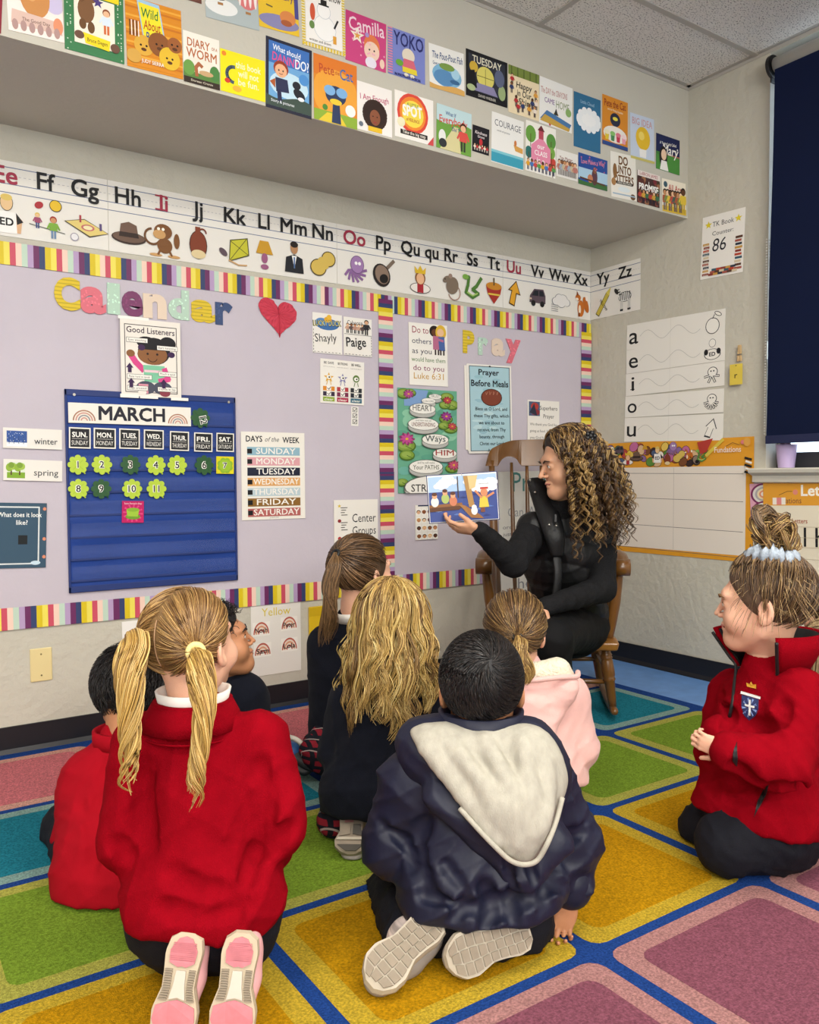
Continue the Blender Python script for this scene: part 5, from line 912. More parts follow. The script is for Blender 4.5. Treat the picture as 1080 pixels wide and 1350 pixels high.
# letter tag on a clothespin
pz = hit(978, 468, 0, 0); g = Geo()
for dy in (-.012, .002): g.obox(pz+V(-.02, dy, -.03), (0, .010, 0), (.008, 0, 0), (0, .004 if dy < 0 else -.004, .075))
cp = g.build('clothespin', mat('pin_wood', 'C8A878', .6, var=.1, vscale=30), None, loc=pz, bevel=.002, label='small wooden clothespin on the right wall holding a yellow letter tag', cat='clothespin')
Geo().tube([pz+V(-.018, -.012, .0), pz+V(-.018, .012, .0)], .004, 8).build('spring', MATS['metal'], cp)
A = sheet('R', (966.5, 481.5), (983.2, 479.5), (966, 508.5), 'letter_tag', 'yellow letter tag marked r hanging from the clothespin', 'card', off=.024, col='DCC34E'); r = A.ar
A.text('r', .5, r*.68, .42, '2A2618', bold=.01); A.ell(.5, .12, .05, col='7A6A3A'); A.done()
# orange lined wall chart
A = sheet('R', (801, 585), (995, 581.6), (801, 724.5), 'writing_chart', 'orange bordered writing chart with empty lines on the right wall', 'chart', off=.0035, col='DD9A2A'); r = A.ar
A.rect(.0, .0, 1, .165, 'DD9A2A'); A.rect(.02, .165, .955, r-.035, 'E4DACE'); 
for y in (.2, .36, .535, .685): A.line([(.03, y), (.94, y+.012)], .003, '6A6460', 'ruled_line')
A.line([(.5, .17), (.5, r-.04)], .0018, 'A8A098', 'ruled_line')
DC = ['8A6A9A', 'E0C05A', '5A8A3A', '3A2A2A', 'B0443A', 'F0E6D8', '7A4A2A', 'C06A9A', '4A5A7A', 'D8B48A']
for k in range(30):
    x = .03+.62*((k*37) % 44)/44; y = .02+.12*((k*13) % 17)/17; q = .018+.012*((k*7) % 5)/5; A.ell(x, y+.01, q*1.25+.003, q+.003, '3A241A', rot=k*40, n=12); A.ell(x, y+.01, q*1.25, q, DC[k % 10], rot=k*40, n=12)
for fn, x, y, s_ in ((i_hat, .235, .09, .045), (i_van, .1, .05, .04), (i_queen, .17, .1, .04), (i_octo, .49, .05, .042), (i_jug, .46, .115, .036), (i_peanut, .54, .1, .04), (i_pan, .66, .12, .035), (i_snake, .69, .1, .038), (i_kite, .03, .06, .03), (i_lamp, .3, .05, .03), (i_ed, .39, .085, .045), (i_fox, .6, .09, .032)): fn(A, x, y, s_)
A.poly([(.66, .02), (.76, .0), (.72, .08), (.68, .09)], 'B03A30'); A.line([(.72, .1), (.82, .01)], .02, 'D8C04A'); A.text('Fundations', .85, .085, .03, 'F2E2D2', w=.16, bold=.01)
A.line([(.84, .05), (.88, .03), (.92, .045)], .003, '6A4A2A'); A.ell(.94, .03, .012, col='D87A7A')
for k in range(5): A.line([(.955+.006*(k % 2), .12+.02*k), (.99, .13+.02*k)], .012, ['1A1A1C', 'EEEAE2'][k % 2])
A.ell(.965, .03, .02, .025, 'D8A04A'); A.done()
# rainbow sticker, right poster
A = sheet('R', (989.5, 638), (1009, 636.5), (990.5, 690), 'rainbow_sticker', 'pink backed rainbow stickers between the two orange charts', 'sticker', off=.0062, col='D8A0B4'); r = A.ar
for y in (.72, 1.9):
    for q, c in ((.9, '7A2E5A'), (.76, 'D8D4CC'), (.6, 'A8A4A8'), (.46, 'E4D0A8'), (.32, 'D88A6A'), (.2, 'E4DCD4')): A.ell(.95, y, q, q*.8, c, a0=90, a1=270)
A.done()
A = sheet('R', (1007.7, 637), (1120, 633), (1007.7, 832), 'letters_chart', 'cream letters chart with orange heading beneath the window sill', 'chart', off=.0085, col='E6DCC6'); r = A.ar
A.rect(0, 0, 1, .26, 'DD9C34'); A.text('Letters', .72, .15, .11, 'F6F0E4', w=.5, bold=.03); A.text('Fundations', .3, .235, .06, '7A4A3A', w=.34, bold=.0); A.rect(.12, .17, .28, .25, 'EFE6D8'); A.rect(.17, .17, .23, .25, 'E08A8A'); A.line([(.2, .14), (.3, .1), (.36, .1)], .006, '6A4A2A'); A.ell(.4, .11, .03, col='DD8A7A')
A.text('Sky Line Letters', .33, .46, .05, 'A8604A', w=.42, bold=.01); A.text('Plane Line Letters', .33, 1.02, .05, 'A8604A', w=.42, bold=.01); A.text('Grass Line Letters', .36, 1.52, .05, 'A8704A', w=.5, bold=0)
for i, c in enumerate('bflhk'): A.text(c, .15+.18*i, .72, .2, '1E1E22', bold=.0)
for i, c in enumerate('oiunm'): A.text(c, .2+.16*i, 1.3, .2, '1E1E22', bold=.0)
for y in (.5, .62, .73, .86, 1.08, 1.2, 1.31, 1.44): A.line([(.02, y), (.98, y)], .004, 'B8A890', 'ruled_line')
A.done()
# ---------------------------------------------------------------- rounded bodies: smooth unions of cones and ellipsoids, meshed by surface nets
class Sdf:
    def __init__(s, k=.02): s.p = []; s.k = k; s.disp = None
    def cone(s, a, b, ra, rb=None, k=None, flat=None, sub=False):
        a = np.asarray(a, float); b = np.asarray(b, float); rb = ra if rb is None else rb; s.p.append(('c', a, b, ra, rb, flat, s.k if k is None else k, sub)); return s
    def chain(s, pts, rs, k=None, flat=None):
        for i in range(len(pts)-1): s.cone(pts[i], pts[i+1], rs[i], rs[i+1], k, flat)
        return s
    def ell(s, c, r, R=None, k=None, sub=False):
        r = np.broadcast_to(np.asarray(r, float), (3,)); s.p.append(('e', np.asarray(c, float), r, np.eye(3) if R is None else np.asarray(R, float), None, None, s.k if k is None else k, sub)); return s
    def cut(s, o, n, k=.004): s.p.append(('x', np.asarray(o, float), nrm(n), None, None, None, k, True)); return s     # keeps the side n points away from
    def one(s, q, X):
        t = q[0]
        if t == 'c':
            _, a, b, ra, rb, fl, k, sub = q; P = X-a.astype('f4'); B = b-a
            if fl is not None:
                n = np.asarray(fl[0], float); f = 1/fl[1]-1; P = P+(P@n.astype('f4'))[..., None]*(n*f).astype('f4'); B = B+n*(B@n)*f
            L = B@B; tt = np.clip((P@B.astype('f4'))/(L+1e-12), 0, 1); d = P-tt[..., None]*B.astype('f4')
            d = np.sqrt((d*d).sum(-1))-(ra+(rb-ra)*tt); return d*(fl[1] if fl is not None else 1)
        if t == 'e':
            _, c, r, R = q[:4]; P = (X-c.astype('f4'))@R.astype('f4'); k0 = np.sqrt(((P/r.astype('f4'))**2).sum(-1)); k1 = np.sqrt(((P/(r*r).astype('f4'))**2).sum(-1))+1e-9; return k0*(k0-1)/k1
        return (X-q[1].astype('f4'))@q[2].astype('f4')
    def ev(s, X, prims=None):
        d = np.full(X.shape[:-1], 9., 'f4')
        for q in (prims or s.p): d = s.comb(d, s.one(q, X), q)
        if s.disp is not None: d = d+s.disp(X)
        return d
    @staticmethod
    def comb(d, e, q):
        k = max(q[6], 1e-4)
        if q[7]:
            if q[0] != 'x': e = -e
            h = np.clip(.5-.5*(d-e)/k, 0, 1); return d*(1-h)+e*h+k*h*(1-h)
        h = np.clip(.5+.5*(d-e)/k, 0, 1); return d*(1-h)+e*h-k*h*(1-h)
    def crease(s, pts, r=.010, depth=.004, k=.018, D=(1.2, 3.6)):
        """press a fold into the surface along a line of sight points"""
        q = [on_surface(s, x, y, D[0], D[1]) for x, y in pts]; q = [p+FW*(depth-r) for p in q if p is not None]
        if len(q) > 1:
            q = bez(q, 3*len(q))
            for i in range(len(q)-1): s.cone(q[i], q[i+1], r, r, k, sub=True)
        return s
    def ridge(s, pts, r=.014, h=.005, k=.02, D=(1.2, 3.6)):
        q = [on_surface(s, x, y, D[0], D[1]) for x, y in pts]; q = [p+FW*(r-h) for p in q if p is not None]
        if len(q) > 1: q = bez(q, 3*len(q)); s.chain(q, [r]*len(q), k)
        return s
    def bounds(s, pad=.02):
        lo = np.full(3, 9.); hi = -lo
        for q in s.p:
            if q[7]: continue
            if q[0] == 'c':
                for c, r in ((q[1], q[3]), (q[2], q[4])): lo = np.minimum(lo, c-r); hi = np.maximum(hi, c+r)
            else: m = np.abs(q[3])@q[2]; lo = np.minimum(lo, q[1]-m); hi = np.maximum(hi, q[1]+m)
        return lo-pad, hi+pad
    def net(s, h, lo=None, hi=None):
        """surface nets on a grid of step h, evaluated only in blocks near the surface"""
        if lo is None: lo, hi = s.bounds()
        Bk = 10; n = np.ceil((np.asarray(hi)-lo)/h/Bk).astype(int)+1
        bi = np.stack(np.meshgrid(*[np.arange(k) for k in n], indexing='ij'), -1).reshape(-1, 3)
        ctr = (lo+(bi+.5)*Bk*h).astype('f4'); R = Bk*h*.87*1.25+.012
        pd = []; d = np.full(len(ctr), 9., 'f4')
        for q in s.p: e = s.one(q, ctr); pd.append(e); d = s.comb(d, e, q)
        act = np.abs(d) < R*1.25
        full = np.where(d[:, None] > 0, np.float32(1), np.float32(-1))*np.ones((1, Bk**3), 'f4')
        off = (np.stack(np.meshgrid(*[np.arange(Bk)]*3, indexing='ij'), -1).reshape(-1, 3)*h).astype('f4')
        ia = np.where(act)[0]; base = (lo+bi[ia]*Bk*h).astype('f4'); dd = np.full((len(ia), Bk**3), 9., 'f4')
        for q, e in zip(s.p, pd):
            if q[0] == 'x': sel = np.arange(len(ia))
            elif q[7]: sel = np.where(e[ia] < 2.6*R+q[6])[0]
            else: sel = np.where(e[ia] < np.maximum(d[ia], 0)+2.6*R+q[6])[0]
            if not len(sel): continue
            X = base[sel][:, None, :]+off[None]; dd[sel] = s.comb(dd[sel], s.one(q, X), q)
        if s.disp is not None: dd += s.disp(base[:, None, :]+off[None])
        full[ia] = dd
        g = full.reshape(n[0], n[1], n[2], Bk, Bk, Bk).transpose(0, 3, 1, 4, 2, 5).reshape(n*Bk)
        return nets(g, lo, h)
def nets(g, lo, h):
    s = g < 0; N = np.array(g.shape)
    c = np.zeros(N-1, 'i1')
    for a in (0, 1):
        for b in (0, 1):
            for e in (0, 1): c += s[a:N[0]-1+a, b:N[1]-1+b, e:N[2]-1+e]
    cell = np.argwhere((c > 0) & (c < 8)); 
    if not len(cell): return np.zeros((0, 3)), np.zeros((0, 4), int)
    idx = np.full(N-1, -1, 'i4'); idx[tuple(cell.T)] = np.arange(len(cell))
    acc = np.zeros((len(cell), 3)); cnt = np.zeros(len(cell))
    cor = [np.array((a, b, e)) for a in (0, 1) for b in (0, 1) for e in (0, 1)]
    val = {tuple(q): g[tuple((cell+q).T)].astype(float) for q in cor}
    for q in cor:
        for ax in range(3):
            if q[ax]: continue
            r = q.copy(); r[ax] = 1; v0, v1 = val[tuple(q)], val[tuple(r)]; m = (v0 < 0) != (v1 < 0)
            t = np.where(m, v0/(v0-v1+1e-12*(~m)), 0); p = np.repeat(q[None].astype(float), len(cell), 0); p[:, ax] = t
            acc[m] += p[m]; cnt[m] += 1
    v = lo+(cell+acc/cnt[:, None])*h; F = []
    for ax in range(3):
        u, w_ = (ax+1) % 3, (ax+2) % 3
        sl0 = [slice(None)]*3; sl1 = [slice(None)]*3; sl0[ax] = slice(0, -1); sl1[ax] = slice(1, None)
        a, b = s[tuple(sl0)], s[tuple(sl1)]; e = np.argwhere(a != b); e = e[(e[:, u] > 0) & (e[:, w_] > 0) & (e[:, u] < N[u]-1) & (e[:, w_] < N[w_]-1)]
        if not len(e): continue
        flip = a[tuple(e.T)]; q = []
        for du, dw in ((1, 1), (0, 1), (0, 0), (1, 0)):
            k = e.copy(); k[:, u] -= du; k[:, w_] -= dw; q.append(idx[tuple(k.T)])
        q = np.stack(q, 1); q[~flip] = q[~flip][:, ::-1]; F.append(q)
    F = np.concatenate(F); return v, F[(F >= 0).all(1)]
def on_surface(S, px, py, D0=1.2, D1=3.6, lift=.0):
    Ds = np.linspace(D0, D1, 700); X = (CAMP+ray(px, py)*Ds[:, None]).astype('f4'); d = S.ev(X); k = np.where(d < lift)[0]
    return X[k[0]].astype(float) if len(k) else None
def solid(name, S, h, m, parent, chunks=(), **kw):
    """mesh object from a field; chunks = finer fields joined into the same mesh"""
    if S.bounds(0)[0][2] < .0085: S.cut(V(0, 0, .0085), -ZZ, .003)
    v, f = S.net(h); vs_, fs_, n = [v], [f], len(v)
    for C, hh in chunks: cvt, cf = C.net(hh); vs_.append(cvt); fs_.append(cf+n); n += len(cvt)
    return mesh(name, np.concatenate(vs_), np.concatenate(fs_), MATS[m] if isinstance(m, str) else m, parent, smooth=True, **kw)
def folds(amp, fr, seed=0, stretch=(1, 1, 1), n=4):
    r = np.random.RandomState(seed); K = r.normal(size=(n, 3))*fr*np.array(stretch); ph = r.uniform(0, 6.28, n); K2 = r.normal(size=(n, 3))*fr*.45
    def f(X):
        o = 0
        for i in range(n):
            t = np.sin(X@K[i].astype('f4')+1.6*np.sin(X@K2[i].astype('f4')+ph[i])+ph[i]); o = o+(1-np.abs(t))**2-.45
        return (-amp*o/n**.5).astype('f4')
    return f
def basis(f, up=ZZ):
    """columns: x right, y forward, z up"""
    f = nrm(f); x = nrm(np.cross(f, up)); z = np.cross(x, f); return np.stack([x, f, z], 1)
# ---- heads
class Head:
    def __init__(s, c, fwd, up=ZZ, sc_=1.0, kid=True): s.c = np.asarray(c, float); s.R = basis(fwd, up); s.s = sc_; s.kid = kid
    def p(s, x, y, z):
        if s.kid and z < 0: z *= .88
        return s.c+s.R@(np.array([x, y, z])*s.s)
    def field(s, neck=None, nr=.045, k=.02):
        S = Sdf(.02*s.s); q = s.s; E = lambda c, r, k=.02, sub=False, R=None: S.ell(s.p(*c), np.array(r)*q, s.R if R is None else s.R@R, k*q, sub)
        E((0, -.014, .034), (.073, .09, .083)); E((0, .03, -.03), (.057, .058, .07), .04); E((0, .066+.006*(not s.kid), -.088), (.022, .02, .018), .03)
        S.cone(s.p(-.045, .005, -.062), s.p(0, .064, -.09), .016*q, .018*q, .03*q); S.cone(s.p(.045, .005, -.062), s.p(0, .064, -.09), .016*q, .018*q, .03*q)
        ck = .031 if s.kid else .022
        for x in (-1, 1): E((x*.036, .058, -.034), (ck, ck*.9, ck), .02)
        E((0, .076, .028), (.048, .016, .014), .02)
        for x in (-1, 1): E((x*.031, .1, .006), (.017, .016, .013), .014, True); E((x*.031, .0765, .006), (.0135, .0105, .0115), .006)
        n = .62 if s.kid else .86
        S.cone(s.p(0, .086, .012), s.p(0, .1+.012*n, -.022), .0065*q, .0095*q*n, .010*q)
        for x in (-1, 1): E((x*.0100, .096, -.026), (.0065, .008, .006), .006)
        S.cone(s.p(-.017, .083, -.053), s.p(0, .0915, -.0515), .0045*q, .0062*q, .006*q); S.cone(s.p(.017, .083, -.053), s.p(0, .0915, -.0515), .0045*q, .0062*q, .006*q)
        S.cone(s.p(-.014, .0815, -.0625), s.p(.014, .0815, -.0625), .0055*q, .0055*q, .006*q); E((0, .0895, -.064), (.014, .006, .0055), .006)
        S.cone(s.p(-.02, .0895, -.0575), s.p(.02, .0895, -.0575), .0022*q, .0022*q, .003*q, sub=True)
        for x in (-1, 1):
            Re = basis(V(-x*.35, 1, 0)); E((x*.078, -.012, -.006), (.008, .0185, .031), .006, R=Re); E((x*.0835, -.008, -.002), (.0055, .011, .019), .004, True, R=Re); E((x*.077, -.004, -.032), (.007, .009, .010), .006, R=Re)
        if neck is not None: S.cone(s.p(0, -.03, -.03), neck, nr*.95, nr, .03); S.cone(s.p(0, .02, -.07), s.c*.35+np.asarray(neck)*.65, nr*.6, nr*.8, .03)
        return S
    def details(s, par, iris='5A4632', brow='3A2618', lip='B86A62'):
        q = s.s; g = Geo()
        for x in (-1, 1):
            c = s.p(x*.031, .0767, .006); n0 = 14; rr_ = [0, .17, .18, .40, .41, .7, 1]; v = []
            for t in rr_:
                for k in range(n0): ph = 6.283*k/n0; X_, Z_ = .0112*t*math.cos(ph), .0052*t*math.sin(ph)*(1.0 if t > .5 else 1.9); X_ = X_ if t > .5 else .0112*t*math.cos(ph); Z_ = max(-.0052, min(.0048, Z_)); v.append(c+s.R@(V(X_, .0109*math.sqrt(max(0, 1-(X_/.0135)**2-(Z_/.0115)**2))+.0003, Z_)*q))
            f = [[i*n0+k, i*n0+(k+1) % n0, (i+1)*n0+(k+1) % n0, (i+1)*n0+k] for i in range(6) for k in range(n0)]
            g.add(v, f); g.c += [('0C0A0A' if i < 1 else iris if i < 3 else 'D8D0C8') for i in range(6) for k in range(n0)]
        mesh('eyes', np.concatenate(g.v), g.f, MATS['eye'], par, smooth=True, fcols=[lin(c) for c in g.c])
        g = Geo()
        for x in (-1, 1): P = [s.p(x*.017, .0945, .023), s.p(x*.03, .0935, .029), s.p(x*.046, .081, .024)]; g.tube(P, np.array([.0032, .003, .0012])*q, 6)
        for x in (-1, 1): P = [s.p(x*.0195, .0835, .007), s.p(x*.026, .0870, .0108), s.p(x*.033, .0872, .0112), s.p(x*.0425, .0812, .0075)]; g.tube(P, np.array([.0007, .0015, .0016, .0009])*q, 5)
        g.build('eyebrows', MATS.get('brow'+brow) or mat('brow'+brow, brow, .8), par, smooth=True)
        g = Geo()
        g.tube([s.p(-.018, .0845, -.0545), s.p(-.008, .0955, -.0525), s.p(0, .097, -.0535), s.p(.008, .0955, -.0525), s.p(.018, .0845, -.0545)], np.array([.0010, .0026, .0026, .0026, .0010])*q, 7)
        g.tube([s.p(-.017, .0845, -.0595), s.p(0, .0950, -.0625), s.p(.017, .0845, -.0595)], np.array([.0010, .0034, .0010])*q, 7)
        g.build('lips', MATS.get('lip'+lip) or mat('lip'+lip, lip, .45), par, smooth=True)
mat('eye', attr=True, rough=.15)
def hand(S, w_, d, n, side=1, curl=.5, s=1.0, spread=.06, curls=None, thumb=(.6, .7, .25)):
    """palm and five fingers: w_ wrist, d direction of the fingers, n the way the palm faces; adds to field S"""
    d = nrm(d); n = nrm(np.asarray(n)-d*(np.asarray(n)@d)); l = np.cross(d, n)*side; w_ = np.asarray(w_, float)
    S.ell(w_+d*.05*s, np.array([.036, .05, .0155])*s, np.stack([l, d, n], 1), .012*s)
    S.cone(w_-d*.012*s, w_+d*.02*s, .023*s, .024*s, .015*s, flat=(n, .8))
    for i, (o, Lf, r) in enumerate(((.026, .072, .0082), (.009, .08, .0085), (-.009, .074, .008), (-.0255, .058, .0072))):
        c = curls[i] if curls else curl; p = w_+d*(.09-.004*abs(i-1.2))*s+l*o*s; a = 0; pd = nrm(d+l*(o/.026)*spread)
        S.cone(w_+d*.06*s+l*o*.9*s, p, r*1.05*s, r*1.08*s, .006*s)
        for j, (fr, ca) in enumerate(((.45, .7), (.32, 1.1), (.25, .8))):
            a += c*ca; q = p+(pd*math.cos(a)+n*math.sin(a))*Lf*fr*s; S.cone(p, q, r*(1-.1*j)*s, r*(.93-.1*j)*s, .003*s); p = q
    p = w_+d*.022*s+l*.026*s; td = nrm(d*thumb[0]+l*thumb[1]+n*thumb[2]); q = p+td*.036*s; S.cone(p, q, .0125*s, .0105*s, .01*s)
    td2 = nrm(td+d*.5+n*.25); r_ = q+td2*.034*s; S.cone(q, r_, .0098*s, .0075*s, .003*s)
    return S
# ---- hair
def strands(name, P, r, cols, m, parent, sides=3, taper=(1, 1, .25), kind=None):
    """P (S,n,3) centre lines -> thin tubes in one mesh; cols (S,3)"""
    P = np.asarray(P, float); S_, n = P.shape[:2]; T = np.gradient(P, axis=1); T /= np.linalg.norm(T, axis=2, keepdims=True)+1e-12
    ref = np.where(np.abs(T[..., 2:3]) < .8, V(0, 0, 1), V(1, .3, 0)); a = np.cross(T, ref); a /= np.linalg.norm(a, axis=2, keepdims=True)+1e-12; b = np.cross(a, T)
    tp = np.interp(np.linspace(0, 1, n), np.linspace(0, 1, len(taper)), taper); r = np.broadcast_to(np.asarray(r, float), (S_,))[:, None]*tp[None]
    t = 2*np.pi*np.arange(sides)/sides; ring = P[:, :, None, :]+r[:, :, None, None]*(a[:, :, None, :]*np.cos(t)[None, None, :, None]+b[:, :, None, :]*np.sin(t)[None, None, :, None])
    i = np.arange(S_*n*sides).reshape(S_, n, sides); j = np.roll(i, -1, 2)
    f = np.stack([i[:, :-1], j[:, :-1], j[:, 1:], i[:, 1:]], -1).reshape(-1, 4)
    c = np.repeat(np.asarray(cols)[:, None, :], n*sides, 1).reshape(-1, 3)
    return mesh(name, ring.reshape(-1, 3), f, m, parent, smooth=True, cols=c, kind=kind)
def hcols(n, pal, rs, jit=.12):
    p = np.array([lin(c) for c in pal]); c = p[rs.randint(0, len(p), n)]; return np.clip(c*(1+rs.normal(0, jit, (n, 1))), .002, 1)
mat('hair', attr=True, rough=.38, spec=.45)
class Scalp:
    """ellipsoid the hair lies on, in head coordinates"""
    def __init__(s, H, c=(0, -.014, .034), r=(.079, .097, .09)): s.H = H; s.c = np.array(c); s.r = np.array(r)
    def P(s, u, lift=0): u = np.asarray(u, float); u = u/np.linalg.norm(u, axis=-1, keepdims=True); q = s.c+u*(s.r+np.asarray(lift)[..., None] if np.ndim(lift) else s.r+lift); return s.H.c+(q*s.H.s)@s.H.R.T
    def dirs(s, n, rs, ok):
        o = []
        while len(o) < n:
            u = rs.normal(size=(4*n, 3)); u /= np.linalg.norm(u, axis=1)[:, None]; o += [q for q in u if ok(q)]
        return np.array(o[:n])
    def cap(s, ok_cut, par, m, lift=.0, name='hair'):
        S = Sdf(.01); S.ell(s.H.c+s.H.R@(s.c*s.H.s), (s.r+lift)*s.H.s, s.H.R, .01)
        for o, n in ok_cut: S.cut(s.H.c+s.H.R@(np.array(o)*s.H.s), s.H.R@np.array(n), .02)
        return S
def slerp(u, v, t):
    d = np.clip((u*v).sum(-1), -1, 1); th = np.arccos(d)+1e-6; return (np.sin((1-t)*th)[..., None]*u+np.sin(t*th)[..., None]*v)/np.sin(th)[..., None]
def combed(sc_, roots, tie, n=12, lift=.004, rs=None, jit=.03):
    """hair combed along the scalp from each root to the tie direction"""
    tie = nrm(tie); P = []; tt = np.linspace(0, 1, n)
    tj = tie+rs.normal(0, jit, (len(roots), 3)); tj /= np.linalg.norm(tj, axis=1)[:, None]; lf = rs.uniform(-.003, lift, len(roots))
    for t in tt: P.append(sc_.P(slerp(roots, tj, np.full(len(roots), t)), lf+.004*math.sin(math.pi*t)))
    return np.stack(P, 1)
def bez(pts, n):
    """Catmull-Rom through pts"""
    p = np.asarray(pts, float); p = np.vstack([2*p[0]-p[1], p, 2*p[-1]-p[-2]]); o = []; t = np.linspace(0, len(pts)-1-1e-6, n)
    for q in t:
        i = int(q); u = q-i; a, b, c, d = p[i:i+4]; o.append(.5*((2*b)+(c-a)*u+(2*a-5*b+4*c-d)*u*u+(3*b-a-3*c+d)*u**3))
    return np.array(o)
def tail(guide, rad, ns, n, rs, twist=0, wave=0, wf=6, coil=0, cf=10, flat=1.0, side=None):
    """bundle of hairs along a guide; rad = radius profile; twist turns the bundle"""
    G = bez(guide, n); T = np.gradient(G, axis=0); T /= np.linalg.norm(T, axis=1)[:, None]; ref = RTH if side is None else side
    b = np.cross(T, ref); b /= np.linalg.norm(b, axis=1)[:, None]; a = np.cross(b, T); t = np.linspace(0, 1, n); R = np.interp(t, np.linspace(0, 1, len(rad)), rad)
    q = np.sqrt(rs.uniform(0.03, 1, ns)); ph = rs.uniform(0, 6.283, ns); ln = rs.uniform(.72, 1, ns); P = np.zeros((ns, n, 3))
    for i in range(ns):
        ti = t*ln[i]; Gi = np.stack([np.interp(ti, t, G[:, k]) for k in range(3)], 1); ai = np.stack([np.interp(ti, t, a[:, k]) for k in range(3)], 1); bi = np.stack([np.interp(ti, t, b[:, k]) for k in range(3)], 1); Ri = np.interp(ti, t, R)
        an = ph[i]+twist*ti; w_ = wave*np.sin(wf*ti*6.283+ph[i]*.4)*ti
        P[i] = Gi+(ai*np.cos(an)[:, None]+bi*np.sin(an)[:, None]*flat)*(Ri*q[i])[:, None]+ai*w_[:, None]
        if coil: P[i] += (ai*np.cos(cf*ti*6.283+ph[i])[:, None]+bi*np.sin(cf*ti*6.283+ph[i])[:, None])*coil
    return P
# ---------------------------------------------------------------- people
for nm, c in (('skin_fair', 'E2AE92'), ('skin_light', 'D9A07F'), ('skin_tan', 'BE845F'), ('skin_olive', 'CF9C7C')):
    m = mat(nm, c, .5, bump=.0004, scale=500, var=.05, vscale=30, spec=.35)
    b = m.node_tree.nodes['Principled BSDF']; b.inputs['Subsurface Weight'].default_value = .12; b.inputs['Subsurface Radius'].default_value = (.012, .005, .003); b.inputs['Subsurface Scale'].default_value = .6
mat('fleece_red', '860615', .95, bump=.0016, scale=420, var=.07, vscale=40, spec=.03, detail=4)
mat('cotton_red', 'A00D1D', .9, bump=.0007, scale=300, var=.05, vscale=20, spec=.08)
mat('knit_navy', '14161F', .9, bump=.0012, scale=500, var=.08, vscale=60, sheen=.03, spec=.08)
mat('pants_navy', '14151D', .8, bump=.0008, scale=300, var=.08, vscale=20, spec=.2)
mat('nylon_navy', '15182E', .55, bump=.0007, scale=60, var=.08, vscale=14, spec=.4)
mat('jersey_grey', 'ABA699', .9, bump=.0009, scale=500, var=.09, vscale=70, spec=.1, stretch=(1, 1, .35))
mat('fleece_pink', 'E8B9B2', .9, bump=.0010, scale=420, var=.03, vscale=40, sheen=.2, spec=.1)
mat('sherpa_cream', 'E6DCC4', .95, bump=.006, scale=160, var=.06, vscale=90, sheen=.2, spec=.05)
mat('puffer_black', '0E0E10', .5, bump=.0010, scale=70, var=.1, vscale=20, spec=.35)
mat('heather_black', '1B1B1D', .85, bump=.0008, scale=500, var=.5, vscale=260, spec=.15)
mat('jeans_black', '0D0D0F', .75, bump=.0006, scale=500, spec=.2); mat('black_trim', '121214', .6)
mat('white_collar', 'E8E2DA', .8); mat('elastic_cream', 'E6D08A', .7, bump=.001, scale=300); mat('scrunchie_blue', '98A2AE', .75, bump=.004, scale=90, var=.3, vscale=60)
mat('sole_cream', 'BDAD94', .7, var=.05, vscale=40); mat('sole_pink', 'C8767F', .65, var=.1, vscale=50); mat('sole_tan', '8C7F6E', .7, var=.08, vscale=60); mat('sole_pale', 'B5AA98', .65); mat('sole_white', 'C6BDB0', .6); mat('shoe_blue', '2F5C94', .6); mat('shoe_grey', '8E8680', .6); mat('shoe_pink', 'E0A8AA', .6)
m = mat('plaid', '7A1E28', .85, bump=.0006, scale=400, spec=.15)
nt = m.node_tree; N = nt.nodes; L = nt.links; tc = N.new('ShaderNodeTexCoord'); prev = None
for d, sc_, th, c in (('X', 11, .62, '15151C'), ('Z', 11, .62, '17171F'), ('DIAGONAL', 9, .985, '9A8A84')):
    t = N.new('ShaderNodeTexWave'); t.bands_direction = d; t.inputs['Scale'].default_value = sc_; L.new(tc.outputs['Object'], t.inputs['Vector']); gt = N.new('ShaderNodeMath'); gt.operation = 'GREATER_THAN'; gt.inputs[1].default_value = th; L.new(t.outputs['Fac'], gt.inputs[0])
    mx = N.new('ShaderNodeMix'); mx.data_type = 'RGBA'; mx.inputs[7].default_value = lin(c)+(1,)
    if prev: L.new(prev, mx.inputs[6])
    else: mx.inputs[6].default_value = lin('7A1A26')+(1,)
    L.new(gt.outputs[0], mx.inputs[0]); prev = mx.outputs[2]
L.new(prev, N['Principled BSDF'].inputs['Base Color'])
